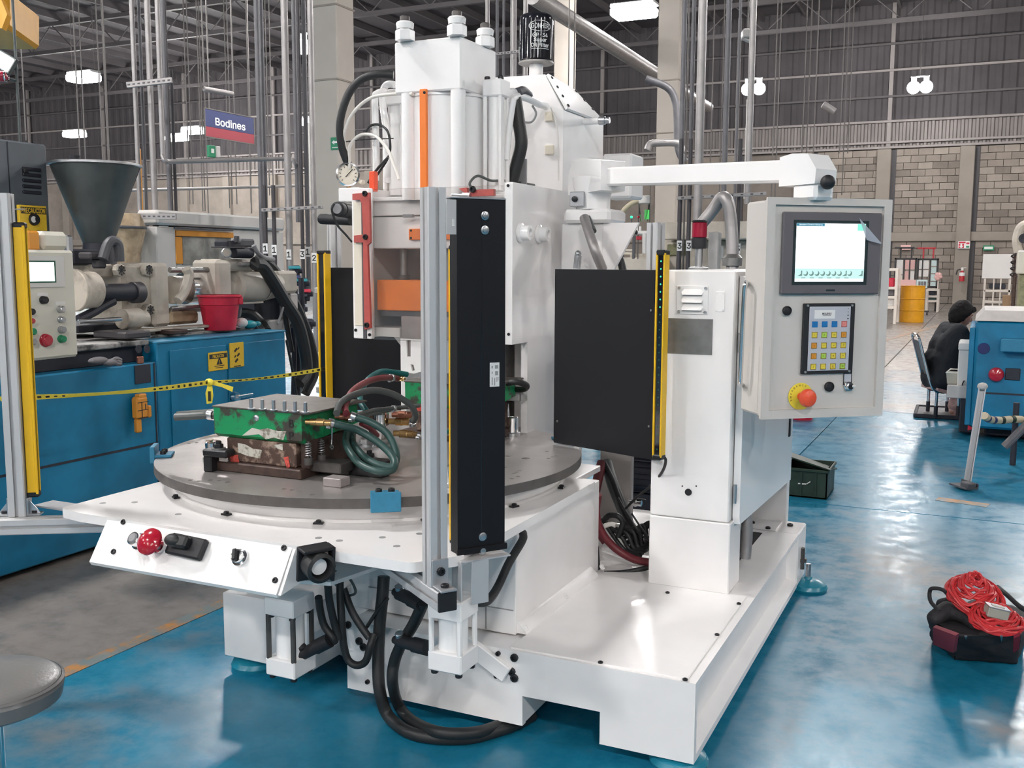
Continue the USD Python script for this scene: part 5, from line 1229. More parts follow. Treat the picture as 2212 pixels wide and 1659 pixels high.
# ---- electrical cabinet
cbx0, cbx1, cby0, cby1, cz1 = -.400, -.102, .822, 2.03, 1.478
ec = thing('electrical_cabinet', 'tall white electrical cabinet with louvre vent standing on the base behind the panel', 'electrical cabinet', (-.25, 1.4, .294))
obj('cabinet_body', box(cbx0, cbx1, cby0, cby1, .560, cz1, .005), 'white_paint', ec)
obj('lower_column', box(cbx0 - .0, cbx1 + .008, cby0 - .004, 1.0, .292, .558, .004), 'white_paint', ec)
obj('rear_column', box(cbx0, cbx1 + .016, cby1 - .05, cby1 + .0, .28, cz1 - .02, .004), 'white_paint', ec)
obj('inner_back', box(cbx0 + .01, cbx0 + .02, 1.0, cby1, .292, .56, .001), 'mid_grey', ec)
obj('deck_opening', box(cbx0 + .05, cbx1 - .05, 1.05, 1.75, .275, .2895, 0), 'black', ec)
dr = obj('door', prism_x([(cby0 + .045, .575), (cby0 + .045, cz1 - .02), (cby1 - .06, cz1 - .02), (cby1 - .06, .50), (cby0 + .06, .545)], cbx1 + .004, cbx1 + .030), 'white_enamel', ec)
obj('door_latch', box(cbx1 + .029, cbx1 + .036, cby1 - .17, cby1 - .14, .72, .90, .003), 'black', dr)
obj('door_gasket', box(cbx1 + .001, cbx1 + .005, cby0 + .055, cby1 - .07, .58, cz1 - .03, 0), 'mid_grey', dr)
for z in (1.22, .665): obj('hinge', [cyl((cbx1 + .014, cby0 + .028, z - .035), (cbx1 + .014, cby0 + .028, z + .035), .007, k=12)], 'zinc', ec)
lv = [at(*p, y=cby0) for p in ((1463, 617), (1531, 617), (1530, 678), (1463, 678))]
lx, lz = (lv[0][0] + lv[1][0]) / 2, (lv[0][2] + lv[3][2]) / 2; lw, lh = lv[1][0] - lv[0][0], lv[0][2] - lv[3][2]
lp = obj('vent_plate', box(lx - lw / 2, lx + lw / 2, cby0 - .004, cby0, lz - lh / 2, lz + lh / 2, .0015), 'white_enamel', ec)
for k in range(3):
    z = lz + lh * (.27 - .27 * k)
    obj('louvre', trimesh.convex.convex_hull(A([(lx - lw * .32, cby0 - .004, z - .010), (lx + lw * .32, cby0 - .004, z - .010), (lx - lw * .36, cby0 - .004, z + .003), (lx + lw * .36, cby0 - .004, z + .003), (lx - lw * .26, cby0 - .004, z + .012), (lx + lw * .26, cby0 - .004, z + .012), (lx - lw * .30, cby0 - .018, z - .009), (lx + lw * .30, cby0 - .018, z - .009), (lx - lw * .28, cby0 - .014, z + .002), (lx + lw * .28, cby0 - .014, z + .002)])), 'white_enamel', lp)
    obj('louvre_gap', box(lx - lw * .31, lx + lw * .31, cby0 - .0045, cby0 - .002, z - .0125, z - .0095, 0), 'print_grey', lp)
for i in (-1, 1):
    for j in (-1, 1): obj('vent_screw', screw((lx + i * lw * .42, cby0 - .004, lz + j * lh * .42), -Y3, .006, .005), 'zinc', lp)
q0, q1 = at(1547, 629, y=cby0), at(1565, 674, y=cby0)
cp = obj('cover_plate', box(q0[0], q1[0], cby0 - .003, cby0, q1[2], q0[2], .001), 'white_enamel', ec)
for i in (0, 1):
    for j in (0, 1): obj('cover_screw', screw((q0[0] + (q1[0] - q0[0]) * (.15, .85)[i], cby0 - .003, q0[2] + (q1[2] - q0[2]) * (.08, .92)[j]), -Y3, .004, .003), 'white_enamel', cp)
q0, q1 = at(1442, 687, y=cby0), at(1538, 767, y=cby0)
obj('name_plate', box(q0[0], q1[0], cby0 - .003, cby0, q1[2], q0[2], .001), 'name_plate', ec, label='bare metal name plate')
q = at(1487, 1063, y=cby0); obj('plug', lathe(q, -Y3, [(.013, 0), (.013, .003), (0, .004)], 18), 'black', ec)
for px in (1474, 1504): obj('plug_screw', screw(at(px, 1050, y=cby0), -Y3, .0028, .002), 'screw_black', ec)
hose([(1612, 1100, 1.1), (1614, 1150, 1.1), (1610, 1205, 1.1)], .022, 'conduit', 'grey flexible conduit below the cabinet door', 'conduit', 'conduit')
obj('foot_plate', box(cbx0, cbx1, 1.80, 1.97, .2895, .297, .002), 'white_paint', ec)
for px, py in ((1625, 1130), (1659, 1142)): obj('foot_bolt', screw(at(px, py, z=.297), Z3, .012, .009), 'screw_black', ec)

# beacon on the cabinet roof
q = at(1509, 578, y=1.25)
bc = thing('signal_beacon', 'dark red warning beacon on a grey pole above the cabinet', 'warning light', (q[0], 1.25, cz1))
zb = at(1509, 537, y=1.25)[2]; zm = at(1509, 513, y=1.25)[2]; zr_ = at(1509, 481, y=1.25)[2]; zx = at(1509, 476, y=1.25)[2]; br_ = .031
obj('pole', [cyl((q[0], 1.25, cz1), (q[0], 1.25, zb), .016, k=18), lathe((q[0], 1.25, cz1), Z3, [(.04, 0), (.04, .008), (.018, .012)], 20)], 'zinc', bc)
obj('base_ring', cyl((q[0], 1.25, zb), (q[0], 1.25, zm), br_, k=28, c=.004), 'black', bc)
obj('red_lens', cyl((q[0], 1.25, zm), (q[0], 1.25, zr_), br_ * .97, k=28, c=.002), 'beacon_red', bc)
obj('top_cap', cyl((q[0], 1.25, zr_), (q[0], 1.25, zx), br_, k=28, c=.004), 'black', bc)

# hose and cable nest between pedestal and cabinet
t_ = [((1292, 1068, .95), (1288, 1110, .98), (1300, 1150, 1.0), (1330, 1185, 1.02), (1370, 1208, 1.02), (1410, 1216, 1.0)), ((1300, 1000, 1.3), (1288, 1050, 1.2), (1280, 1100, 1.15), (1290, 1140, 1.15), (1310, 1170, 1.15)), ((1310, 1000, 1.35), (1325, 1050, 1.25), (1345, 1100, 1.2), (1365, 1150, 1.15), (1395, 1185, 1.1))]
hose(t_[0], .016, 'hose_red', 'long red hose curving down between pedestal and cabinet')
hose(t_[1], .022, 'hose_red', 'dull red hose bundle end beside the pedestal')
hose(t_[2], .026, 'hose_grey', 'grey flexible hose slanting down behind the pedestal')
hose([(1305, 1000, 1.30), (1322, 1035, 1.25), (1335, 1070, 1.2), (1350, 1110, 1.15), (1370, 1140, 1.1)], .012, 'black_rubber', 'black hose slanting behind the pedestal')
hose([(1335, 1075, 1.15), (1355, 1110, 1.1), (1380, 1150, 1.05), (1405, 1170, 1.0)], .004, 'black_rubber', 'thin black cable slanting to the cabinet foot', 'cable', 'cable')
hose([(1365, 1110, 1.1), (1385, 1140, 1.05), (1405, 1165, 1.0)], .004, 'black_rubber', 'thin black cable beside another near the cabinet', 'cable', 'cable')
hose([(1290, 1180, .95), (1292, 1210, .93), (1293, 1230, .91)], .007, 'black_rubber', 'short black cable down the pedestal corner', 'cable', 'cable')
hose([(1305, 1238, .92), (1350, 1236, .95), (1405, 1225, 1.0)], .010, 'black_rubber', 'black cable lying on the deck behind the cabinet foot', 'cable', 'cable')
hose([(1308, 1120, 1.08), (1318, 1113, 1.06), (1335, 1115, 1.05), (1345, 1130, 1.06), (1335, 1160, 1.06)], .012, 'black_rubber', 'black cable looped among the hoses', 'cable', 'cable')
hose([(1306, 1136, 1.0), (1320, 1132, 1.0), (1330, 1135, 1.0)], .010, 'hose_clear', 'short white hose end among the black cables', 'hose', 'hose')
for k in range(8):
    hose([(1300 + 9 * k, 1120 + 9 * k, 1.10), (1330 + 12 * k, 1165 - 6 * k, 1.08), (1352 + 9 * k, 1190 - 3 * k, 1.08), (1385 + 4 * k, 1200 - 6 * k, 1.06)], .009, 'black_rubber', 'tangled black cable in the gap beside the red hose', 'cable', 'cable', group='tangled cables behind the pedestal')
t = thing('motor', 'dark blue electric motor low behind the square black panel', 'motor', at(1390, 1060, y=1.8))
q = at(1405, 1030, y=2.4)
obj('motor_body', [cyl(q - X3 * .12, q + X3 * .08, .10, k=28, c=.01)] + [obox(q - X3 * .02 + A([0, .104 * math.cos(a), .104 * math.sin(a)]), [X3, A([0, math.cos(a), math.sin(a)]), A([0, -math.sin(a), math.cos(a)])], (.15, .012, .006), .001) for a in np.linspace(0, 6.28, 19)[:-1]], 'machine_dark', t)
obj('motor_foot', box(q[0] - .12, q[0] + .08, 2.32, 2.48, .0, q[2] - .08, .004), 'machine_dark', t)
single("rear_post", box(at(1296, 1000, y=1.62)[0], at(1364, 1000, y=1.62)[0], 1.62, 1.66, .29, 1.2, .004), "warm_grey", "pale grey upright plate behind the slanting hoses", "upright")
t = thing('drain_valve', 'small chrome valve on the rear frame', 'valve', at(1372, 1083, y=1.5))
q = at(1372, 1086, y=1.5)
obj('valve_body', [cyl(q - X3 * .03, q + X3 * .03, .014, k=14), ball(q, .018)], 'chrome', t)
obj('valve_lever', obox(q + A([.02, 0, .018]), np.eye(3), (.06, .012, .006), .002), 'black', t)
# ================================================================== INJECTION MACHINE BEHIND THE TABLE
XF = -3.40
im = thing('injection_machine', 'blue-based injection molding machine with cream barrel and clamp behind the caution tape', 'molding machine', (-4.1, 1.2, 0))
def ib(name, px0, py0, px1, py1, xf, dx, m, c=.006, par=None, label=None):
    """Box whose face in the plane x = xf fills the measured rectangle, dx deep behind it."""
    ym = (py0 + py1) / 2; y0, y1 = at(px0, ym, x=xf)[1], at(px1, ym, x=xf)[1]; pm = (px0 + px1) / 2
    z1, z0 = at(pm, py0, x=xf)[2], at(pm, py1, x=xf)[2]
    return obj(name, box(xf - dx, xf, y0, y1, z0, z1, c), m, par or im, label=label)
def ic(name, px0, px1, pyc, rpx, x, m, par=None, k=32, r1=None, c=.004):
    pm = (px0 + px1) / 2; z = at(pm, pyc, x=x)[2]; d = np.dot(at(pm, pyc, x=x) - EYE, fwd); r = rpx * d / FPX
    return obj(name, cyl((x, at(px0, pyc, x=x)[1], z), (x, at(px1, pyc, x=x)[1], z), r, (r1 * d / FPX) if r1 else None, k=k, c=c), m, par or im)
yc = at(338, 740, x=XF)[1]; ye = at(616, 715, x=XF)[1]; zb1 = 1.058
obj('base_cabinet', box(-5.0, XF, yc, ye, .03, zb1, .008), 'blue_machine', im)
obj('base_cabinet', box(-5.0, XF + .0, -1.6, yc - .004, .03, .955, .008), 'blue_machine', im)
obj('recessed_strip', box(-5.0, XF - .10, -1.6, yc - .004, .955, 1.045, .004), 'machine_dark', im)
obj('bed_top', box(-4.9, XF - .05, -1.6, yc, 1.045, 1.075, .006), 'bed_dirty', im)
obj('bed_top', box(-4.9, XF - .22, yc, ye - .05, zb1, zb1 + .022, .006), 'bed_dirty', im)
obj('top_edge', box(XF - .22, XF + .006, yc, ye, zb1 - .006, zb1 + .006, .003), 'blue_bracket', im)
ym = at(490, 800, x=XF)[1]
for (a, b) in ((yc + .09, ym - .008), (ym + .008, ye - .02)):
    d_ = obj('base_door', box(XF, XF + .008, a, b, .10, zb1 - .05, .003), 'blue_machine', im)
obj('panel_groove', box(XF, XF + .003, -1.5, yc - .02, .50, .512, 0), 'machine_dark', im)
obj('panel_groove', box(XF, XF + .003, yc - .03, yc - .02, .06, .95, 0), 'machine_dark', im)
for px in (299, 317): obj('base_hole', lathe(at(px, 754, x=XF - .0) + A([-.0, 0, 0]), X3, [(.022, 0), (.022, .003), (0, .003)], 18), 'machine_dark', im)
h = at(505, 858, x=XF + .01)
obj('door_handle', [lathe(h, X3, [(.035, 0), (.03, .03), (0, .03)], 18), obox(h + A([.035, .06, .004]), np.eye(3), (.02, .14, .02), .006)], 'chrome', im)
for (px0, py0, px1, py1, head) in ((451, 760, 492, 800, True), (497, 740, 527, 793, False)):
    w_ = ib('warning_sign', px0, py0, px1, py1, XF + .014, .006, 'sign_yellow', .001)
    c = at((px0 + px1) / 2, (py0 + py1) / 2, x=XF + .0145); 
    if head:
        ib('sign_header', px0 + 1.5, py0 + 4, px1 - 1.5, py0 + 14, XF + .0152, .001, 'print_black', .0002, w_)
        obj('sign_text', lettering('PRECAUCION', .017, at((px0 + px1) / 2, py0 + 9, x=XF + .0153), Y3, Z3, .0005, True, width=.095), 'sign_yellow', w_)
        obj('warning_triangle', prism([(-.026, -.02), (.026, -.02), (0, .026)], .001, at(474, 780, x=XF + .0145), Y3, Z3), 'print_black', w_)
        obj('warning_mark', lettering('!', .020, at(474, 781.5, x=XF + .0155), Y3, Z3, .0004), 'sign_yellow', w_)
        for k in range(2): obj('sign_line', obox(at(474, 790 + 4 * k, x=XF + .0145), np.eye(3), (.001, .085 - .02 * k, .004), .0001), 'print_black', w_)
    else:
        for (a, b, s) in ((-.010, .03, .030), (.012, .0, .026), (-.006, -.034, .03), (.014, .038, .018), (-.016, -.008, .018)):
            obj('figure_mark', obox(c + A([.0006, a, b]), [X3, A([0, .8, .6]), A([0, -.6, .8])], (.001, s, s * .45), .0002), 'print_black', w_)
        obj('sign_line', obox(c + A([.0006, 0, -.068]), np.eye(3), (.001, .06, .006), .0001), 'print_black', w_)
# dark recess with clip, orange lockout on it
ib('lock_recess', 292, 788, 326, 828, XF + .006, .006, 'machine_dark')
ib('lock_clip', 300, 770, 312, 786, XF + .025, .02, 'copper')
lk = thing('lockout_device', 'orange plastic lockout hanging on the dark recess of the blue base', 'lockout', at(310, 935, x=XF + .05))
ib('lock_body', 297, 857, 322, 905, XF + .06, .05, 'key_orange', .012, lk)
ib('lock_shoulder', 302, 851, 318, 860, XF + .055, .04, 'key_orange', .010, lk)
ib('lock_tongue', 297, 905, 308, 935, XF + .055, .03, 'key_orange', .008, lk)
ib('lock_rib', 321, 876, 329, 902, XF + .05, .03, 'key_orange', .006, lk)
for py in (868, 885, 902): ib('lock_groove', 298, py, 321, py + 1.6, XF + .0605, .002, 'print_black', .0002, lk)
ib('lock_groove', 306, 868, 308, 903, XF + .0605, .002, 'print_black', .0002, lk); ib('lock_groove', 314, 872, 316, 885, XF + .0605, .002, 'print_black', .0002, lk)

# barrel, platens, tie bars (left to right along the machine)
ib('cream_platen', 268, 570, 332, 706, -3.78, .30, 'cream_dirty', .02)
ib('cream_platen', 332, 568, 369, 706, -3.75, .30, 'cream', .02)
ib('upper_block', 192, 570, 245, 600, -3.85, .5, 'cream_dirty', .01)
ic('barrel', 200, 303, 632, 19, -3.72, 'machine_dark')
ic('barrel_collar', 285, 303, 632, 23, -3.72, 'pipe_black')
ic('screw_housing', 162, 201, 627, 40, -3.72, 'cream_dirty')
ic('screw_flange', 156, 166, 627, 46, -3.72, 'cream_dirty')
for px, py in ((253, 584), (313, 583), (316, 670)):
    q = at(px, py, x=-3.775); n_ = obj('tie_bar_nut', lathe(q, X3, [(.038, 0), (.038, .03), (.030, .036), (.030, .01), (0, .01)], 8), 'cream', im)
    for k in range(4): obj('nut_slot', obox(q + X3 * .035, [X3, A([0, math.cos(k * .785), math.sin(k * .785)]), A([0, -math.sin(k * .785), math.cos(k * .785)])], (.004, .062, .004), .001), 'machine_dark', n_)
ic('ejector_hub', 262, 300, 688, 22, -3.70, 'cream_dirty')
ic('ejector_hub', 300, 314, 688, 17, -3.70, 'cream_dirty')
ic('slide_rod', 168, 262, 692, 5, -3.66, 'chrome')
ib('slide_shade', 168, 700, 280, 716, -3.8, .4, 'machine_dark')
for py, rp in ((583, 6), (668, 6)): ic('tie_bar', 366, 475, py, rp, -3.80, 'dull_steel')
ic('clamp_ram', 396, 455, 622, 34, -3.9, 'chrome')
ic('ram_ring', 369, 386, 626, 30, -3.9, 'cream'); ic('ram_ring', 388, 402, 622, 26, -3.9, 'cream')
obj('link_arm', tube([at(402, 580, x=-3.7), at(408, 595, x=-3.7), at(398, 630, x=-3.7), at(384, 650, x=-3.7)], .03, 10), 'cream', im)
ic('guide_rod', 369, 432, 664, 4, -3.7, 'dull_steel')
ib('lower_bed', 369, 672, 432, 700, -3.75, .5, 'tan_drum', .02)
ib('rear_platen', 470, 562, 503, 650, -3.72, .22, 'cream', .02)
ib('valve_saddle', 478, 560, 552, 586, -3.78, .2, 'cream', .02)
ic('clamp_cylinder', 500, 562, 617, 35, -3.85, 'cream', r1=35, c=.02)
ic('cylinder_tail', 562, 596, 617, 33, -3.85, 'cream', r1=26)
ib('rear_block', 600, 585, 645, 634, -3.80, .4, 'cream', .02)
ib('rear_block', 628, 634, 645, 700, -3.85, .2, 'warm_grey', .01)
ib('cylinder_foot', 552, 640, 640, 712, -3.95, .4, 'machine_dark', .01)
ib('foot_bracket', 525, 652, 570, 656, -3.75, .02, 'cream', .004)
ib('bed_block', 273, 716, 328, 731, -3.45, .25, 'pipe_black', .01)
ib('bed_debris', 376, 712, 408, 722, -3.52, .15, 'rust_brown', .012)
ib('bed_bar', 310, 706, 480, 712, -3.62, .1, 'cream_dirty', .008)
# valve stack on top of the clamp cylinder
vs = thing('pump_valve', 'dark pump and gauge cluster on top of the cream clamp cylinder', 'valve', at(520, 560, x=-3.8))
ic('valve_motor', 503, 541, 546, 12, -3.75, 'machine_dark', vs)
q = at(488, 546, x=-3.70); g2 = A([.8, -.6, 0])
obj('gauge_case', lathe(q, g2, [(0, 0), (.028, 0), (.032, .01), (.032, .02), (.026, .022), (.026, .018)], 24), 'zinc', vs); obj('gauge_dial', lathe(q + g2 * .018, g2, [(0, 0.0005), (.026, 0)], 20), 'cream', vs)
ib('valve_body', 492, 520, 522, 536, -3.78, .12, 'machine_dark', .01, vs); ib('valve_body', 524, 516, 552, 534, -3.8, .1, 'dark_grey', .015, vs)
ib('valve_plate', 482, 533, 530, 536, -3.72, .1, 'pipe_black', .003, vs)
obj('valve_spindle', cyl(at(511, 524, x=-3.78), at(511, 510, x=-3.78), .018, k=12), 'dark_grey', vs)
obj('valve_pipe', tube([at(548, 530, x=-3.72), at(556, 545, x=-3.72), at(570, 556, x=-3.75), at(590, 560, x=-3.9)], .016), 'mid_grey', vs)
ib('hose_manifold', 522, 566, 552, 574, -3.74, .06, 'bed_dirty', .008, vs)

def xh(pts, r, m, label, name='hose', cat_='hose', x=-3.7):
    return single(name, tube([at(p[0], p[1], x=(p[2] if len(p) > 2 else x)) for p in pts], r, 10), m, label, cat_)
xh([(550, 569), (566, 574), (585, 600), (615, 650), (640, 690), (655, 740), (662, 800), (645, 828)], .045, 'black_rubber', 'fattest black hydraulic hose falling past the red bucket')
xh([(552, 580, -3.8), (575, 585, -3.8), (600, 610, -3.8), (616, 645, -3.8), (618, 690, -3.8), (630, 760, -3.8)], .020, 'black_rubber', 'thin black hose beside the cream rear block')
xh([(556, 560, -3.9), (580, 570, -3.9), (605, 600, -3.9), (640, 660, -3.9), (668, 730, -3.9), (680, 800, -3.9), (660, 850, -3.9)], .035, 'black_rubber', 'second black hose falling behind the fattest one')
xh([(618, 645), (610, 670), (600, 700)], .008, 'mid_grey', 'thin grey cable crossing the black hoses', 'cable', 'cable')
xh([(520, 675, -3.9), (545, 680, -3.85), (565, 700, -3.8), (578, 718, -3.7)], .035, 'black_rubber', 'black hose lying behind the red bucket')
xh([(619, 735), (630, 790), (640, 850), (645, 900)], .010, 'black_rubber', 'thin black cable hanging at the end of the blue base', 'cable', 'cable')
xh([(170, 690), (200, 675), (225, 660), (245, 650)], .025, 'machine_dark', 'dark hose slanting under the barrel')
for k, (px, py) in enumerate(((628, 700), (637, 715), (650, 690))):
    xh([(px, py - 90, -4.1), (px + 4, py, -4.1), (px + 8, py + 80, -4.1), (px + 6, py + 160, -4.1)], .022, 'machine_dark', ('dark hose of the rack behind the black hoses', 'second dark hose of the rack, nearer its middle', 'third dark hose of the rack, beside the pale conduit')[k])
# teal-ended bag at the bucket
t = thing('glove', 'white and teal glove lying behind the red bucket', 'glove', at(530, 715, x=-3.6)); 
obj('glove_cuff', [ball(at(522, 697, x=-3.6), .035, (1, 1.3, .9))], 'cloth_white', t); obj('glove_palm', [ball(at(540, 701, x=-3.6), .034, (1, 1.7, .8)), ball(at(556, 699, x=-3.6), .020, (1, 1.6, .8))], 'valve_teal', t)
ib('steel_tray', 582, 690, 628, 716, -3.9, .3, 'bed_dirty', .01)
# drooping cloth on the recess, left of the corner
t = thing('glove', 'grey work glove lying on the dark ledge of the blue machine', 'glove', at(225, 780, x=XF))
obj('glove_palm', [ball(at(212, 779, x=XF + .0), .036, (1, 1.6, .55)), ball(at(237, 783, x=XF + .02), .030, (1, 1.5, .6))] + [tube([at(240, 780, x=XF + .02), at(252, 775 + 5 * k, x=XF + .03), at(260, 778 + 4 * k, x=XF + .02)], .012, 8) for k in range(3)], 'soot_grey', t)
# pale panel with screen on the machine's near end
cpn = thing('machine_control_panel', 'cream control panel with small lit screen and button rows on the blue machine', 'control panel', at(110, 775, x=-3.15))
XP = -3.12
ib('panel_box', 53, 540, 166, 776, XP, .14, 'panel_cream', .012, cpn)
ib('panel_hood', 92, 500, 150, 540, XP - .05, .18, 'panel_cream', .02, cpn)
ib('hood_sticker', 60, 498, 88, 542, XP - .04, .10, 'key_orange', .01, cpn)
ib('screen_frame', 56, 553, 140, 621, XP + .006, .008, 'pale_grey', .003, cpn); ib('screen_display', 60, 566, 118, 608, XP + .009, .003, 'screen_white', .001, cpn); ib('screen_border', 58, 563, 121, 611, XP + .0075, .003, 'led_dark', .001, cpn)
for px, py, m, r in ((92, 648, 'black', .016), (129, 668, 'zinc', .015), (130, 690, 'zinc', .014), (131, 712, 'print_grey', .015), (131, 732, 'sign_green', .016), (97, 735, 'red_gloss', .026), (64, 673, 'black', .014), (64, 693, 'red_gloss', .012), (66, 716, 'sign_green', .016), (67, 737, 'print_grey', .016)):
    q = at(px, py, x=XP); obj('panel_button', lathe(q, X3, [(r * 1.15, 0), (r * 1.15, .006), (r, .008), (r, .022), (r * .8, .026), (0, .026)], 18), m, cpn)
for px in (92, 130): obj('button_caption', obox(at(px, 636 if px == 92 else 655, x=XP + .0005), np.eye(3), (.001, .055, .014), .0002), 'paper', cpn)
# hopper
hz1, hz0 = at(200, 355, x=-4.0)[2], at(200, 525, x=-4.0)[2]; hc = at(200, 440, x=-4.0)
hr = 92 * np.dot(at(200, 355, x=-4.0) - EYE, fwd) / FPX
hy = (at(293, 357, x=-4.0)[1] + at(108, 352, x=-4.0)[1]) / 2
hp_ = thing('hopper', 'large grey sheet-metal cone hopper with a bright rim', 'hopper', (-4.0, hy, hz0))
obj('cone', lathe((-4.0, hy, hz0), Z3, [(.085, 0), (hr, hz1 - hz0), (hr - .008, hz1 - hz0), (.075, .01)], 56), 'hopper_metal', hp_)
obj('rim', lathe((-4.0, hy, hz1 - .012), Z3, [(hr - .004, 0), (hr + .012, .004), (hr + .012, .016), (hr - .004, .020)], 56), 'zinc', hp_)
obj('throat', cyl((-4.0, hy, hz0 - .14), (-4.0, hy, hz0), .10, .085), 'machine_dark', hp_)
obj('lid_knob', [cyl((-4.1, hy - .05, hz1), (-4.1, hy - .05, hz1 + .05), .03, k=12)], 'machine_dark', hp_)
obj('cone_seam', tube([(-4.0 + .085, hy + .01, hz0), (-4.0 + hr * .7, hy + hr * .714, hz1)], .006, 6, smooth=False), 'dark_grey', hp_)
ib('throat_block', 158, 538, 215, 572, -3.85, .4, 'machine_dark', .01)
ib('feed_bracket', 196, 545, 240, 560, -3.72, .1, 'pipe_black', .012); ib('feed_bracket', 210, 558, 232, 580, -3.74, .05, 'pipe_black', .01)
xh([(222, 560), (232, 530), (243, 520), (255, 530), (258, 565)], .028, 'dark_grey', 'dark feed hose arching beside the hopper foot')
for px in (150, ): ib('lubricator', 146, 508, 160, 545, -3.7, .05, 'zinc', .01)
# grey cabinet with caution signs behind the left post
gc = thing('machine_cabinet', 'blue-grey cabinet with dark louvres and a yellow caution sign beside the hopper', 'cabinet', at(50, 445, x=-4.2))
ib('cabinet_body', -40, 304, 105, 500, -4.2, .7, 'cabinet_blue_grey', .01, gc)
ib('cabinet_seam', 20, 306, 22, 498, -4.198, .004, 'machine_dark', 0, gc)
for k in range(5): ib('louvre', 50 + k * .3, 362 + 12.5 * k, 90 + k * .3, 369 + 12.5 * k, -4.19, .02, 'machine_dark', .004, gc)
ib('cabinet_switch', 52, 362, 62, 374, -4.185, .02, 'black', .004, gc)
wsg = ib('caution_sign', 42, 444, 101, 498, -4.15, .02, 'sign_yellow', .002, gc)
ib('sign_header', 45, 448, 99, 462, -4.149, .002, 'print_black', .0003, wsg)
obj('sign_text', lettering('PRECAUCION', .026, at(72, 455, x=-4.1485), Y3, Z3, .0006, True, width=.155), 'sign_yellow', wsg)
obj('sign_dial', lathe(at(73, 474, x=-4.15), X3, [(.035, 0), (.03, .015), (0, .02)], 18), 'black', wsg)
obj('dial_face', lathe(at(73, 474, x=-4.132), X3, [(.018, 0), (0, .002)], 14), 'pale_grey', wsg)
# red bucket on the blue base
bq = at(476, 721, x=-3.62); by_ = bq[1]; dB = np.dot(bq - EYE, fwd); rb0 = 33 * dB / FPX; rb1 = 44 * dB / FPX
zb0_ = zb1 + .022; zbt = at(475, 638, x=-3.62)[2]
bu = thing('bucket', 'red plastic bucket standing on the blue machine base', 'bucket', (-3.62, by_, zb0_))
hb_ = zbt - zb0_
obj('bucket_wall', lathe((-3.62, by_, zb0_), Z3, [(0, 0), (rb0, 0), (rb0 + (rb1 - rb0) * .72, hb_ * .72), (rb1 - .004, hb_ * .74), (rb1, hb_ * .97), (rb1 + .004, hb_), (rb1 - .004, hb_), (rb0 - .003, .006), (0, .006)], 40), 'bucket_red', bu)
obj('bucket_rim', lathe((-3.62, by_, zb0_ + hb_ - .012), Z3, [(rb1, 0), (rb1 + .008, .004), (rb1 + .008, .014), (rb1 - .002, .016)], 40), 'bucket_red', bu)
obj('bucket_ear', [obox(A([-3.62 + rb1 * .75, by_ + rb1 * .66, zb0_ + hb_ * .85]), [A([.75, .66, 0]), A([-.66, .75, 0]), Z3], (.03, .09, .05), .006)], 'bucket_red', bu)
# caution tape with its knot
tp = thing('caution_tape', 'yellow and black caution tape stretched across the blue machine with a knot in it', 'caution tape', at(400, 850, y=.9))
TA, TM, TB = at(76, 858, y=-.25), at(452, 826, y=.75), at(694, 798, y=1.48)
def tape(p, q, w, m, name, n=10, par=tp, dz=0, off=0.0):
    v, f = [], []
    for i in range(n + 1):
        s = i / n; c = p + (q - p) * s + Z3 * (-.010 * math.sin(math.pi * s)) ; tw = .5 + .5 * math.sin(s * 5)
        u = Z3 * math.cos(tw * .9) + A([.5, -.86, 0]) * math.sin(tw * .9)
        nn = A([.6, -.8, 0]) * (.0008 + off)
        for k in (-1, 1): v += [c + u * w / 2 * k + nn, c + u * w / 2 * k - nn * (1 if off == 0 else -.6)]
    for i in range(n):
        a, b = 4 * i, 4 * i + 4; f += [(a, a + 2, b + 2), (a, b + 2, b), (a + 1, b + 1, b + 3), (a + 1, b + 3, a + 3)]
        f += [(a, b, b + 1), (a, b + 1, a + 1), (a + 2, a + 3, b + 3), (a + 2, b + 3, b + 2)]
    return obj(name, trimesh.Trimesh(A(v), A(f), process=False), m, par, smooth=False)
tape(TA, TM, .022, 'tape_yellow', 'tape_run'); tape(TM, TB, .020, 'tape_yellow', 'tape_run')
tape(at(0, 861, y=-.25), TA, .022, 'tape_yellow', 'tape_run', 4)
for (P_, Q_, n_) in ((TA, TM, 26), (TM, TB, 18)):
    for k in range(n_):
        s = (k + .5) / n_
        if P_ is TA and .14 < s < .62: continue
        c = P_ + (Q_ - P_) * s - Z3 * .010 * math.sin(math.pi * s); d = (Q_ - P_) / np.linalg.norm(Q_ - P_)
        tw = (.5 + .5 * math.sin(s * 5)) * .9; u = Z3 * math.cos(tw) + A([.5, -.86, 0]) * math.sin(tw)
        obj('tape_print', obox(c + A([.6, -.8, 0]) * .0016, [d, u, np.cross(d, u)], (.010 + .012 * rnd.random(), .006 + .006 * rnd.random(), .0012), .0003), 'print_black', tp)
obj('tape_knot', [ball(TM, .018, (1.3, .8, 1)), prism([(0, 0), (.105, -.035), (.100, -.058), (.055, -.035), (0, -.02)], .002, TM + A([.0, 0, .012]), A([.8, .6, 0]), Z3), prism([(-.004, 0), (.012, 0), (.016, -.06), (.010, -.095), (-.014, -.098), (-.018, -.05)], .002, TM, A([.8, .6, 0]), Z3)], 'tape_yellow', tp)
obj('tape_print', prism([(-.006, -.04), (.006, -.04), (.006, -.085), (-.006, -.085)], .001, TM + A([.004, -.006, 0]), A([.8, .6, 0]), Z3), 'print_black', tp)

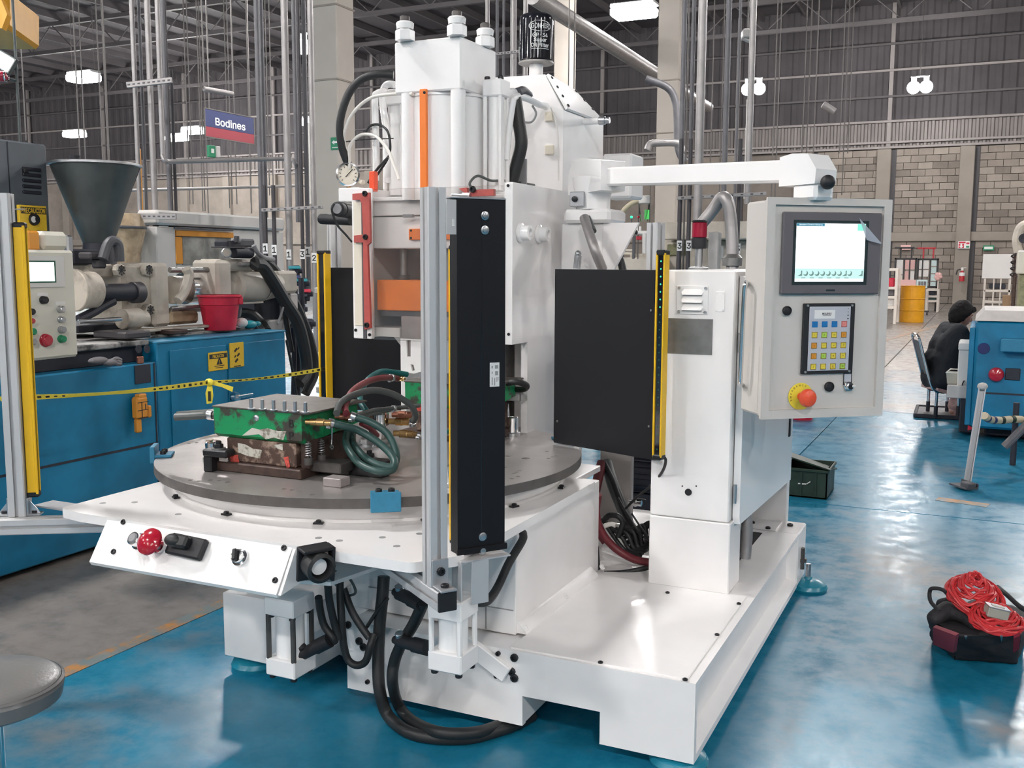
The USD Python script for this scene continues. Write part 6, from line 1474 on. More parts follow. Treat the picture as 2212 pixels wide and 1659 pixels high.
# ================================================================== CONDUITS, DROPS AND DUCTS
ORD = {}
def pipe(px, py, t, rpx, m, label, pyb=None, name='conduit', cat_='conduit', top=None, tag=None, tagy=None):
    """Vertical pipe through the measured point at distance t, from its lower end (row pyb) to the roof."""
    p = far(px, py, t); r = rpx * t / FPX
    zb = onp(px, pyb, p, A([fwd[0], fwd[1], 0]))[2] if pyb else 0.02
    zt = onp(px, top, p, A([fwd[0], fwd[1], 0]))[2] if top else ROOF - .2
    if tag is None: return single(name, cyl((p[0], p[1], zb), (p[0], p[1], zt), r, k=14), m, label, cat_), p
    tt = thing(name, label, cat_, (p[0], p[1], zb)); obj('tube_run', cyl((p[0], p[1], zb), (p[0], p[1], zt), r, k=14), m, tt)
    z = onp(px, tagy, p, A([fwd[0], fwd[1], 0]))[2]; u = A([rgt[0], rgt[1], 0]); u /= np.linalg.norm(u); n_ = np.cross(u, Z3)
    h = 22 * t / FPX; w = 11 * t / FPX
    obj('number_tag', obox(A([p[0], p[1], z]) + n_ * (r + .004), [u, n_, Z3], (w, .008, h), .001), 'sign_white', tt)
    obj('tag_digit', lettering(tag, h * .55, A([p[0], p[1], z]) + n_ * (r + .0085), u, Z3, .001), 'print_black', tt)
    return tt, p
pipe(292, 200, 9.0, 5, 'conduit', 'pale conduit at the outer edge of the bundle behind the hopper rim', 560)
pipe(325, 200, 9.0, 6.5, 'conduit', 'thickest pale conduit of the bundle above the cream platen', 575)
_, pa_ = pipe(345, 150, 8.9, 5.5, 'conduit', 'pale conduit beside the thickest one, ending above a level pipe', 340)
pipe(307, 200, 9.1, 3.5, 'conduit_blue', 'thin dark conduit between two pale ones of the bundle', 500)
pipe(358, 200, 9.1, 4.5, 'conduit_blue', 'dark conduit on the inner side of the bundle', 560)
pipe(366, 330, 9.2, 4, 'pipe_black', 'blackish conduit at the inner edge of the bundle', 570)
pipe(376, 330, 9.3, 3.5, 'pipe_black', 'thin black conduit next to the bundle', 575, top=150)
single('cross_pipe', tube([far(350, 335, 8.9), far(358, 348, 8.9), far(380, 349, 9.0), far(500, 346, 9.3), far(615, 343, 9.6), far(632, 346, 9.6), far(640, 356, 9.6)], .020, 10), 'conduit', 'level pale pipe linking the two conduit bundles below the hanging sign', 'pipe')
single('level_pipe', cyl(far(250, 412, 14), far(690, 400, 17), .022), 'conduit', 'thin pale level pipe far behind the conduit bundles', 'pipe')
def strut(px0, py0, px1, py1, t, label, h=.05):
    a, b = far(px0, py0, t), far(px1, py1, t); d = (b - a) / np.linalg.norm(b - a); n_ = np.cross(d, Z3); n_ /= np.linalg.norm(n_)
    tt = thing('strut_channel', label, 'channel bar', (a + b) / 2)
    obj('channel', obox((a + b) / 2 - n_ * .0, [d, n_, np.cross(d, n_)], (np.linalg.norm(b - a), .03, h), .003), 'conduit', tt)
    for k in range(9):
        c = a + (b - a) * (k + .5) / 9 + n_ * .016
        obj('channel_slot', obox(c, [d, n_, np.cross(d, n_)], (.022, .003, .012), .001), 'dark_grey', tt)
strut(274, 184, 371, 173, 8.8, 'slotted strut holding the bundle of conduits high up')
strut(287, 467, 381, 468, 8.8, 'slotted strut holding the bundle of conduits at the cream machine')
single('orange_rail', obox(far(303, 390, 9.6), [A([rgt[0], rgt[1], 0]), A([fwd[0], fwd[1], 0]), Z3], (.03, .03, .6), .005), 'key_orange', 'narrow orange rail standing among the pale conduits', 'rail')
pipe(557, 150, 9.6, 5.5, 'conduit_blue', 'blue-grey conduit just beside the hanging sign', 560)
pipe(567, 150, 9.7, 4.5, 'conduit_blue', 'second blue-grey conduit beside the hanging sign', 470)
pipe(574, 520, 9.4, 4.5, 'pipe_black', 'black drop pipe with white tag 1, the farther of two from the fat pale conduit', 620, top=400, tag='1', tagy=537)
pipe(593, 520, 9.4, 4.5, 'pipe_black', 'black drop pipe with white tag 1, the nearer of two to the fat pale conduit', 590, top=400, tag='1', tagy=540)
pipe(619, 250, 9.4, 7.5, 'conduit', 'fat pale conduit with white tag 1 beside the two tagged black pipes', 600, tag='1', tagy=550)
pipe(637, 150, 9.6, 5, 'conduit_blue', 'dim conduit behind the fat pale one', 480)
pipe(648, 250, 9.5, 4, 'pipe_black', 'dark reddish pipe with white tag 3', 640, tag='3', tagy=549)
pipe(660, 250, 9.6, 5, 'conduit_blue', 'dim conduit with white tag 1 beside the pale column', 640, tag='1', tagy=544)
pipe(674, 250, 9.5, 6.5, 'conduit', 'pale conduit with white tag 2 just before the concrete column', 760, tag='2', tagy=557)
pipe(669, 350, 9.4, 2, 'hose_clear', 'thin white cord beside the pale conduit', 440, 'cord', 'cord', 265)
strut(565, 454, 698, 447, 9.3, 'dark strut clamping the tagged pipes together', .03)
for i, (px, py, m) in enumerate(((640, 585, 'valve_teal'), (655, 612, 'valve_teal'), (662, 635, 'valve_red'), (640, 605, 'valve_blue'), (650, 668, 'valve_blue'), (655, 645, 'machine_dark'), (668, 700, 'machine_dark'))):
    c = far(px, py, 9.2); t = thing('pipe_valve', ('teal-handled valve at the foot of the tagged pipes', 'lower teal valve on the tagged pipes', 'red-handled valve sticking out beside the yellow light curtain', 'blue valve between the two teal ones', 'blue valve below the red-handled one', 'black valve body beside the red handle', 'dark valve body low in the pipe cluster')[i], 'valve', c)
    obj('valve_body', [cyl(c - Z3 * .05, c + Z3 * .05, .032, k=12, c=.006), cyl(c - rgt * .06, c + rgt * .06, .024, k=12, c=.004)], 'machine_dark', t)
    obj('valve_lever', obox(c + A([.02, -.05, .03]), [rgt / np.linalg.norm(rgt), upv, -fwd], (.11, .028, .02), .008), m, t)
# bundle behind the press, seen past the cylinder block
for px, r, m, lab in ((1053, 5, 'conduit', 'pale conduit rising behind the last cylinder nut'), (1074, 3.5, 'conduit_blue', 'dim thin conduit right of the last cylinder nut'), (1088, 3, 'conduit_blue', 'thinnest dim conduit of the trio behind the press'), (1109, 7, 'conduit', 'fat pale conduit between cylinder block and oil filter'), (1135, 5.5, 'conduit', 'pale conduit partly hidden by the oil filter')):
    pipe(px, 90, 12.0, r, m, lab)
strut(1066, 118, 1130, 110, 11.8, 'cross strut holding the conduits behind the press', .03)
# bundle above the cabinet
pipe(1476, 150, 8.8, 5.5, 'conduit_blue', 'dim conduit left of the silver duct', 640)
pipe(1497, 100, 9.0, 4.5, 'conduit_blue', 'dim conduit behind the silver duct', 640)
pipe(1482, 300, 8.7, 2, 'rod', 'thin pale rod beside the silver duct', 600, 'drop_rod', 'rod')
_, pd = pipe(1515, 150, 8.0, 9.5, 'conduit', 'tall fat silver duct above the red beacon', 500, 'air_duct', 'duct')
pipe(1571, 150, 9.0, 6, 'conduit_blue', 'blue-grey conduit between the silver duct and the lamp pole', 420)
pipe(1591, 300, 8.8, 3, 'conduit_blue', 'narrow dim conduit next to the lamp pole', 470)
pipe(1622, 200, 8.5, 7, 'conduit', 'fat pale conduit standing before the twin-bulb lamp', 440)
pipe(1613, 300, 8.6, 3, 'hose_clear', 'white cord hanging by the fat pale conduit', 430, 'cord', 'cord', 215)
for px, s, lab in ((1468, '3', 'dark drop pipe with white tag 3, left one of the pair by the beacon'), (1488, '3', 'dark drop pipe with white tag 3, hard against the beacon'), (1594, '3', 'dark drop pipe with white tag 3 beside the grey panel')):
    pipe(px, 480, 8.4, 4.5, 'pipe_black', lab, 585, top=300, tag=s, tagy=531 if px < 1500 else 537)
strut(1463, 428, 1655, 418, 8.3, 'thin strut clamping the pipes over the cabinet', .03)
single('bent_duct', tube([far(1506, 492, 7.9), far(1520, 478, 7.85), far(1544, 448, 7.8), far(1558, 428, 7.75), far(1570, 432, 7.7), far(1578, 470, 7.7), far(1582, 530, 7.7), far(1582, 590, 7.7)], .048, 16), 'conduit', 'silver duct elbow looping over behind the red beacon', 'duct')
single('duct_bell', lathe(far(1582, 560, 7.7) - Z3 * .05, Z3, [(.075, 0), (.075, .06), (.05, .09)], 20), 'dull_steel', 'flared collar at the foot of the looping silver duct', 'collar')
single('duct_bend', tube([far(1395, 170, 16), far(1440, 188, 16), far(1458, 215, 16), far(1463, 260, 16), far(1464, 310, 16), far(1470, 335, 16), far(1480, 350, 16)], .06, 12), 'conduit_blue', 'dim duct curving down beside the pale column', 'duct')
single('level_duct', tube([far(1398, 325, 15), far(1404, 312, 15), float(1) * far(1420, 309, 15), far(1460, 309, 15), far(1470, 316, 15), far(1475, 330, 15)], .055, 12), 'conduit', 'pale pipe hooking round the concrete column behind the arm', 'pipe')
single('long_duct', cyl(at(1150, -10, z=6.3), at(1530, 232, z=6.3), .16, k=20), 'conduit', 'long pale duct running up the hall overhead past the oil filter', 'duct')
# thin drops in the far hall
k = 0
for px, y0, y1, t in ((165, 175, 345, 20), (177, 180, 345, 20), (216, 215, 345, 20), (225, 150, 350, 20), (235, 320, 352, 20), (405, 290, 440, 22), (412, 290, 440, 22), (430, 200, 455, 22), (436, 240, 455, 22), (445, 300, 460, 22), (487, 140, 448, 22), (493, 140, 440, 22), (508, 310, 440, 22), (537, 240, 438, 22), (540, 330, 460, 22), (575, 120, 420, 22), (583, 110, 420, 22), (1242, 0, 190, 16), (1230, 0, 200, 16), (1538, 215, 350, 20), (1562, 130, 420, 20), (1570, 130, 420, 20), (1674, 195, 450, 19), (1682, 195, 450, 19), (1742, 70, 335, 19), (1752, 70, 335, 19), (1762, 200, 330, 19), (1818, 220, 330, 21), (1828, 190, 420, 21), (1836, 220, 330, 21), (50, 180, 300, 18), (43, 60, 300, 18)):
    a, b = far(px, y0, t), far(px, y1, t)
    single('drop_rod', cyl((a[0], a[1], b[2]), (a[0], a[1], ROOF - .2), .013 if t > 18 else .010, k=6), 'rod', 'thin pale drop rod hanging from the roof in the far hall', 'drop rod', 'thin drop rods from the roof')
# hanging department sign
sgx = -12.0
c4 = [at(443, 236, x=sgx), at(548, 254, x=sgx), at(548, 312, x=sgx), at(443, 292, x=sgx)]
sy0, sy1 = c4[0][1], c4[1][1]; sz1, sz0 = (c4[0][2] + c4[1][2]) / 2, (c4[2][2] + c4[3][2]) / 2
sn = thing('hanging_sign', 'blue and red hanging department sign with white lettering', 'sign', (sgx, (sy0 + sy1) / 2, sz0))
sh = sz1 - sz0
obj('blue_field', box(sgx - .02, sgx, sy0, sy1, sz0 + sh * .36, sz1, .003), 'sign_blue', sn); obj('red_field', box(sgx - .02, sgx, sy0, sy1, sz0, sz0 + sh * .36, .003), 'sign_red', sn)
for (a, b, c, d) in ((sy0 - .02, sy1 + .02, sz1, sz1 + .02), (sy0 - .02, sy1 + .02, sz0 - .02, sz0), (sy0 - .02, sy0, sz0, sz1), (sy1, sy1 + .02, sz0, sz1)): obj('sign_edge', box(sgx - .025, sgx + .004, a, b, c, d, .002), 'rod', sn)
obj('sign_lettering', lettering('Bodines', sh * .27, A([sgx + .001, (sy0 + sy1) / 2, sz0 + sh * .60]), Y3, Z3, .004, True, width=(sy1 - sy0) * .62), 'sign_white', sn)
for yy in (sy0 + .1, sy1 - .1): obj('sign_wire', cyl((sgx, yy, sz1), (sgx, yy, ROOF - .2), .008, k=5), 'rod', sn)
# green arrow sign on the column, small green sign in the distance, unlit tube lamp
u_ = A([1.0, 0, 0])
q = at(727, 310, y=CA[1] - CAW / 2 - .01); s_ = 13 * (np.dot(q - EYE, fwd)) / FPX
es_ = thing('exit_sign', 'green sign with white arrow on the concrete column', 'sign', q - Z3 * s_)
obj('sign_panel', box(q[0] - s_ * 1.1, q[0] + s_ * 1.1, q[1] - .012, q[1], q[2] - s_, q[2] + s_, .002), 'sign_green', es_)
obj('arrow', prism_y([(q[0] - s_ * .85, q[2] + s_ * .2), (q[0] - s_ * .35, q[2] + s_ * .62), (q[0] - s_ * .35, q[2] + s_ * .38), (q[0] + s_ * .9, q[2] + s_ * .38), (q[0] + s_ * .9, q[2] + s_ * .05), (q[0] - s_ * .35, q[2] + s_ * .05), (q[0] - s_ * .35, q[2] - s_ * .2)], q[1] - .014, q[1] - .012), 'sign_white', es_)
obj('sign_caption', box(q[0] - s_ * .8, q[0] + s_ * .9, q[1] - .014, q[1] - .012, q[2] - s_ * .72, q[2] - s_ * .58, .0005), 'sign_white', es_)
obj('mount_plate', box(q[0] + s_ * 1.1 - .04, CA[0] + CAW / 2, q[1] - .004, CA[1] - CAW / 2 + .001, q[2] - s_, q[2] + s_, 0), 'concrete_pale', es_)
q = far(456, 327, 24); t = thing('exit_sign', 'small dim green box sign hanging below the department sign', 'sign', q - Z3 * .2)
obj('sign_panel', obox(q, [X3, Y3, Z3], (.10, .22, .28), .01), 'sign_green', t); obj('sign_side', obox(q + A([.06, .16, 0]), [X3, Y3, Z3], (.08, .12, .26), .01), 'pale_grey', t); obj('sign_wire', cyl(q + Z3 * .14, A([q[0], q[1], ROOF - .2]), .008, k=5), 'rod', t)
obj('pictogram', obox(q + A([.052, 0, .01]), [X3, Y3, Z3], (.006, .10, .10), .01), 'sign_white', t)
a, b = far(440, 192, 17), far(503, 203, 17.5)
t = thing('unlit_tube_lamp', 'unlit grey tube lamp hanging above the department sign', 'lamp', (a + b) / 2); obj('tube_body', cyl(a, b, .045, k=14, c=.01), 'conduit', t)
for q in (a, b): obj('hanger_wire', cyl(q, A([q[0], q[1], ROOF - .2]), .007, k=5), 'rod', t)
# small camera-like boxes on the right
q = far(1788, 232, 20); t = thing('unlit_lamp', 'small unlit spot lamp tilted under the far roof', 'lamp', q); obj('lamp_can', cyl(q - rgt * .10 + upv * .06, q + rgt * .14 - upv * .09, .075, k=14, c=.01), 'conduit', t); obj('hanger_wire', cyl(q, A([q[0], q[1], ROOF - .2]), .007, k=5), 'rod', t)
q = far(1615, 75, 12); t = thing('speaker_box', 'pale box with a bright end high beside the fat pale conduit', 'box', q); obj('box_body', obox(q, [rgt, fwd, upv], (.14, .15, .10), .01), 'warm_grey', t); obj('box_visor', obox(q + rgt * .02 - upv * .08, [rgt * .9 - upv * .4, fwd, upv], (.16, .06, .03), .006), 'warm_grey', t); obj('box_light', ball(q - rgt * .085, .025), 'glow_white', t); obj('box_hanger', cyl(q, A([q[0], q[1], ROOF - .2]), .01, k=6), 'rod', t)
# machine row behind: white guard with orange window, tan drum
XB = -6.0
wm = thing('guarded_machine', 'white machine with an orange-framed window behind the cream clamp', 'machine', (-6.5, 4.8, 0))
ib('guard_top', 340, 462, 616, 492, XB, .25, 'pale_grey', .02, wm)
ib('guard_frame', 340, 490, 382, 640, XB - .03, .2, 'pale_grey', .01, wm)
ib('guard_wall', 382, 495, 615, 700, XB - .06, .15, 'pale_grey', .01, wm)
ib('window_frame', 381, 500, 505, 512, XB - .02, .05, 'key_orange', .004, wm); ib('window_frame', 381, 512, 395, 570, XB - .02, .05, 'key_orange', .004, wm)
ib('window_pane', 395, 512, 500, 572, XB - .045, .02, 'window_grey', .002, wm)
ib('guard_rail', 380, 493, 505, 497, XB + .01, .03, 'dark_grey', .004, wm)
td = thing('insulated_barrel', 'brown stained insulated drum with a conical top behind the hopper', 'drum', at(260, 570, x=-6.2))
q0 = at(262, 566, x=-6.2); q1 = at(262, 492, x=-6.2); q2 = at(262, 462, x=-6.2); R_ = .19
obj('drum_body', lathe((q0[0], q0[1], q0[2] - .5), Z3, [(R_ * .8, 0), (R_ * .8, .5), (R_ * 1.15, q1[2] - q0[2] + .5)], 36), 'tan_drum', td); obj('drum_band', lathe((q0[0], q0[1], q1[2]), Z3, [(R_ * 1.18, -.01), (R_ * 1.2, 0), (R_ * 1.18, .012)], 36), 'dark_grey', td)
obj('drum_cone', lathe((q0[0], q0[1], q1[2]), Z3, [(R_ * 1.15, 0), (R_ * .95, q2[2] - q1[2]), (0, q2[2] - q1[2] + .01)], 36), 'tan_drum', td)
# tan pipe run and things behind the black panel, far machine
XR = 5.6
fm = thing('far_injection_machine', 'cream molding machine with tie bars seen between the arm bracket and the cabinet', 'molding machine', at(1400, 700, y=XR))
def fb(name, px0, py0, px1, py1, y, dy, m, c=.01, par=None):
    p, q = at(px0, py0, y=y), at(px1, py1, y=y); return obj(name, box(p[0], q[0], y, y + dy, q[2], p[2], c), m, par or fm)
fb('machine_base', 1300, 640, 1500, 900, XR, 1.0, 'cream'); fb('clamp_block', 1325, 556, 1402, 640, XR, .8, 'cream'); fb('clamp_block', 1360, 548, 1402, 560, XR + .05, .6, 'cream_dirty')
for py in (541, 548): obj('tie_bar', cyl(at(1300, py, y=XR + .1), at(1370, py, y=XR + .1), .012, k=12), 'cream', fm)
obj('air_cylinder', [cyl(at(1393, 548, y=XR - .05), at(1393, 503, y=XR - .05), .022, k=16), cyl(at(1375, 503, y=XR - .05), at(1400, 503, y=XR - .05), .018, k=14)], 'pale_grey', fm)
for px, py in ((1317, 562), (1317, 575), (1346, 553)): obj('clamp_bolt', hexnut(at(px, py, y=XR), -Y3, .012, .01), 'dark_grey', fm)
fb('rear_cabinet', 1435, 480, 1625, 517, XR + .4, .6, 'cream'); fb('rear_cabinet', 1435, 520, 1625, 640, XR + .6, .5, 'cream'); fb('cabinet_window', 1441, 528, 1480, 552, XR + .58, .03, 'window_green'); fb('rear_door', 1530, 500, 1551, 585, XR + .2, .1, 'warm_grey')
fb('cabinet_vent', 1530, 530, 1560, 560, XR + .35, .05, 'pale_grey')
for px, c_ in ((1364, 'led_green'), (1379, 'red_gloss')): obj('pilot_lamp', ball(at(px, 469, y=XR), .012), c_, fm); 
for px in (1364, 1379): obj('lamp_stalk', cyl(at(px, 471, y=XR), at(px, 482, y=XR), .006, k=8), 'dark_grey', fm)
fb('stalk_plate', 1360, 489, 1384, 508, XR, .02, 'sign_white', .003)
obj('plate_lettering', lettering('OFF', .022, at(1367, 497, y=XR - .0005), X3, Z3, .001), 'print_black', fm)
obj('black_port', lathe(at(1374, 502, y=XR - .06), -Y3 * .9 - X3 * .4, [(.020, 0), (.020, .03), (.014, .03), (.014, .01), (0, .01)], 18), 'black', fm)
fb('plate_post', 1366, 508, 1371, 560, XR, .02, 'dark_grey', .003); fb('red_fitting', 1374, 510, 1384, 518, XR - .04, .04, 'valve_red', .005)
fb('lime_tag', 1392, 453, 1402, 474, XR - .02, .01, 'lime', .002)
single('loading_hose', tube([at(1322, 540, y=XR), at(1330, 495, y=XR), at(1342, 462, y=XR), at(1362, 441, y=XR), at(1385, 432, y=XR), at(1400, 432, y=XR)], .022, 12), 'hose_tan', 'tan loading hose arching behind the arm bracket', 'hose')
rc = thing('material_receiver', 'clear-walled material receiver behind the arm bracket, under the tan hose end', 'receiver', at(1392, 470, y=XR))
q = at(1392, 440, y=XR)
obj('receiver_glass', lathe((q[0], q[1], at(1392, 478, y=XR)[2]), Z3, [(.03, 0), (.045, .08), (.045, q[2] - at(1392, 478, y=XR)[2])], 24), 'acrylic', rc)
obj('receiver_lid', [cyl((q[0], q[1], q[2]), (q[0], q[1], at(1392, 423, y=XR)[2]), .05, k=24, c=.004)], 'pale_grey', rc)
obj('receiver_post', [cyl((q[0] + .05 * k, q[1], at(1392, 560, y=XR)[2]), (q[0] + .05 * k, q[1], at(1392, 400, y=XR)[2]), .004, k=6) for k in (-1, 1)], 'rod', rc)
fb2 = None

# yellow hoist housing and lamp at the top corner
t = thing('hoist', 'yellow overhead hoist housing at the upper corner', 'hoist', far(20, 60, 6))
q = far(5, 45, 6.0)
obj('hoist_body', obox(q, [rgt, fwd, upv], (.27, .4, .22), .02), 'drum_yellow', t); obj('hoist_cover', trimesh.convex.convex_hull(A([q + rgt * a + upv * b + fwd * c for a, b in ((-.14, .10), (.08, .13), (.15, -.05), (.12, -.13), (-.14, -.11)) for c in (-.24, -.19)])), 'drum_yellow', t)
obj('hoist_drum', cyl(q - rgt * .1 - fwd * .25 + upv * .03, q + rgt * .04 - fwd * .25 + upv * .05, .05, k=20), 'sign_yellow', t); obj('hoist_chain', cyl(q - upv * .1, A([q[0], q[1], ROOF - .2]), .02, k=8), 'roof_steel', t)
q = far(8, 133, 5.5); t = thing('task_lamp', 'white lamp face below the yellow hoist', 'lamp', q)
obj('lamp_face', obox(q, [rgt * .85 - upv * .5, fwd, upv * .85 + rgt * .5], (.09, .03, .08), .004), 'glow_white', t); obj('lamp_frame', obox(q + fwd * .02, [rgt * .85 - upv * .5, fwd, upv * .85 + rgt * .5], (.11, .03, .10), .004), 'hopper_metal', t); obj('lamp_arm', cyl(q + fwd * .03, far(38, 150, 5.6), .012, k=8), 'hopper_metal', t)
pipe(38, 200, 5.6, 3, 'hopper_metal', 'slim grey pole carrying the lamp under the hoist', 310, 'lamp_pole', 'pole')
q = far(4, 165, 5.5); t = thing('alarm_light', 'red alarm light with chrome edge under the white lamp face', 'warning light', q); obj('alarm_lens', ball(q, .030), 'beacon_red', t); obj('alarm_rim', lathe(q + rgt * .02, rgt, [(.03, 0), (.032, .006), (.028, .01)], 20), 'chrome', t); obj('alarm_arm', cyl(q, far(38, 175, 5.6), .008, k=8), 'hopper_metal', t)
# ================================================================== RIGHT SIDE OF THE HALL
ORT = A([math.cos(YAW), -math.sin(YAW), 0])      # level direction across the view
OFW = A([math.sin(YAW), math.cos(YAW), 0])
# ---- blue machine at the edge of the view
YM = 6.6
bm = thing('press_machine', 'blue machine with red lamp and pale top at which the person works', 'machine', (1.0, 7.2, 0))
xl_ = at(2103, 800, y=YM)[0]
zt_b, zb_b = at(2160, 694, y=YM)[2], at(2110, 925, y=YM)[2]
obj('machine_body', box(xl_, 2.4, YM, YM + 1.5, zb_b, zt_b, .02), 'blue_machine', bm)
obj('side_cheek', box(at(2090, 800, y=YM + .02)[0], xl_, YM + .02, YM + 1.2, at(2095, 920, y=YM)[2], at(2100, 708, y=YM)[2], .008), 'blue_machine', bm)
obj('machine_top', trimesh.convex.convex_hull(A([(xl_ - .01, YM - .01, zt_b), (2.4, YM - .01, zt_b), (xl_ + .06, YM + .10, zt_b + .085), (2.4, YM + .10, zt_b + .085), (xl_ - .01, YM + 1.3, zt_b), (2.4, YM + 1.3, zt_b), (xl_ + .06, YM + 1.2, zt_b + .085), (2.4, YM + 1.2, zt_b + .085)])), 'warm_grey', bm)
obj('machine_plinth', box(xl_ + .12, 2.3, YM + .25, YM + 1.3, .02, zb_b, .01), 'machine_dark', bm)
obj('plinth_foot', box(at(2072, 900, y=YM + .3)[0], xl_ + .05, YM + .3, YM + .9, .02, at(2080, 862, y=YM + .3)[2], .01), 'machine_dark', bm)
q0, q1 = at(2162, 730, y=YM), at(2230, 760, y=YM)
obj('machine_shelf', box(q0[0], 2.2, YM - .14, YM, q1[2] - .0, q0[2], .008), 'blue_bracket', bm)
q = at(2125, 753, y=YM); obj('machine_port', lathe(q, -Y3, [(.048, 0), (.046, .004), (0, .004)], 28), 'valve_blue', bm)
q = at(2152, 809, y=YM); obj('red_lamp', lathe(q, -Y3, [(.055, 0), (.062, .01), (.060, .03), (.05, .045), (.02, .055), (0, .055)], 28), 'red_gloss', bm)
fr_ = (at(2172, 795, y=YM), at(2203, 822, y=YM)); obj('dark_port', box(fr_[0][0], fr_[1][0], YM - .01, YM + .01, fr_[1][2], fr_[0][2], .004), 'machine_dark', bm)
obj('body_groove', box(xl_ + .05, 2.4, YM - .002, YM + .002, at(2150, 852, y=YM)[2], at(2150, 848, y=YM)[2], 0), 'machine_dark', bm)
obj('red_cap', trimesh.convex.convex_hull(A([at(2091, 918, y=YM - .02), at(2104, 926, y=YM - .02), at(2090, 930, y=YM - .02), at(2091, 918, y=YM + .05), at(2104, 926, y=YM + .05), at(2090, 930, y=YM + .05)])), 'red_gloss', bm)
# grey side bench between person and machine
gb = thing('side_bench', 'pale grey side bench and drawer box beside the seated person', 'bench', at(2080, 880, y=7.0))
q0, q1 = at(2072, 742, y=6.95), at(2098, 850, y=6.95)
obj('bench_box', box(q0[0], xl_ - .02, 6.95, 7.45, q1[2], q0[2], .008), 'pale_grey', gb)
obj('bench_cap', box(q0[0] - .005, q0[0] + .09, 6.94, 7.46, q0[2] - .06, q0[2] + .005, .008), 'pale_grey', gb)
q0, q1 = at(2046, 832, y=6.9), at(2094, 862, y=6.9)
obj('drawer_box', box(q0[0], q1[0], 6.9, 7.5, q1[2], q0[2], .006), 'warm_grey', gb)
obj('bench_cable', tube([at(2083, 822, y=6.93), at(2079, 830, y=6.93), at(2077, 845, y=6.93)], .006, 6), 'black_rubber', gb)
q0, q1 = at(2044, 805, y=7.0), at(2070, 830, y=7.0)
ba = thing('wire_basket', 'small grey basket on the drawer box', 'basket', (q0[0], 7.0, q1[2]))
obj('basket_body', prism_y([(q0[0], q0[2]), (q0[0] + .012, q1[2]), (q1[0], q1[2]), (q1[0], q0[2])], 7.0, 7.16), 'outlet_grey', ba); obj('basket_rim', [tube([(q0[0], 7.0, q0[2]), (q1[0], 7.0, q0[2]), (q1[0], 7.16, q0[2] + .02), (q0[0] + .03, 7.16, q0[2] + .02), (q0[0], 7.0, q0[2])], .006, 6, smooth=False)], 'pale_grey', ba)
# ---- aluminium barrier stand with a printed hose
st = thing('barrier_stand', 'leaning grey channel-section stand with a flat foot in front of the blue machine', 'stand', at(2085, 1058, z=0))
f0, f1 = at(2090, 1040, z=.03), at(2122, 838, y=4.75); dd = (f1 - f0) / np.linalg.norm(f1 - f0); s1_ = np.cross(dd, Y3); s1_ /= np.linalg.norm(s1_)
obj('stand_post', prism([(-.024, -.02), (.024, -.02), (.024, .02), (.016, .02), (.016, -.01), (-.016, -.01), (-.016, .02), (-.024, .02)], np.linalg.norm(f1 - f0), f0, s1_, np.cross(dd, s1_), dd), 'alu_dull', st)
obj('post_head', ball(f1 + dd * .01, .034, (1, 1, .8)), 'warm_grey', st)
a, b = at(2064, 1044, z=.02), at(2100, 1056, z=.02); d = (b - a) / np.linalg.norm(b - a); n_ = np.cross(Z3, d)
obj('stand_foot', [obox((a + b) / 2, [d, n_, Z3], (np.linalg.norm(b - a), .10, .012), .003), obox((a + b) / 2 + n_ * .045 + Z3 * .016, [d, n_, Z3], (np.linalg.norm(b - a), .008, .03), .002), obox(b - d * .04 + Z3 * .018, [d, n_, Z3], (.08, .07, .035), .006)], 'dark_grey', st)
P_ = [at(px, py, y=5.1 + .1 * i) for i, (px, py) in enumerate(((2126, 898), (2138, 906), (2160, 908), (2190, 906), (2225, 908)))]
ph_ = thing('printed_hose', 'pale hose with dark blotches tied to the leaning stand', 'hose', P_[2] - Z3 * .03)
obj('hose_body', tube(P_, .028, 12), 'hose_tan', ph_)
sp = spline(P_, 8)
for k in range(4, len(sp) - 2, 6): obj('hose_blotch', tube(sp[k:k + 3], .0285, 12, smooth=False), 'valve_blue' if k < 14 else 'crate_green', ph_)
a = at(2196, 870, y=5.6); b = at(2196, 935, y=5.6); single('stand_prop', cyl(a, (a[0], a[1], .0), .022, k=12), 'machine_dark', 'dark upright prop behind the printed hose', 'prop')
a, b = at(2170, 965, y=5.4), at(2225, 910, y=5.4); single('stand_strut', cyl(a, b, .03, k=10), 'soot_grey', 'grey slanting strut in the shade below the blue machine', 'strut')

# ---- chair on its mat
S = A([.315, 8.02, 0]); SZ = .36
mt_ = thing('floor_mat', 'dark framed mat under the chair', 'mat', at(2025, 905, z=0))
a, b = at(1976, 902, z=0), at(2074, 908, z=0); d = (b - a) / np.linalg.norm(b - a); n_ = np.cross(Z3, d); c = (a + b) / 2 + n_ * .36 + d * .2
obj('mat_pad', obox(c + Z3 * .014, [d, n_, Z3], (np.linalg.norm(b - a) + .4, .70, .022), .005), 'soot_grey', mt_)
obj('mat_edge', [obox(c + n_ * s * .35 + Z3 * .020, [d, n_, Z3], (np.linalg.norm(b - a) + .42, .03, .04), .006) for s in (-1, 1)] + [obox(c - d * (np.linalg.norm(b - a) / 2 + .2) + Z3 * .020, [d, n_, Z3], (.03, .72, .04), .006)], 'machine_dark', mt_)
PL = at(2030, 850, y=8.0); NV = OFW
def pv(px, py, off=0.0, tw=0.0):   # point in the level-view plane through the seated person, off metres behind it
    return onp(px, py, PL, NV) + OFW * off + ORT * off * tw
TW = .22
ch = thing('metal_chair', 'chrome-framed chair with a perforated dark back under the seated person', 'chair', pv(2020, 895))
bkt, bkb = (1976, 731), (2008, 838)
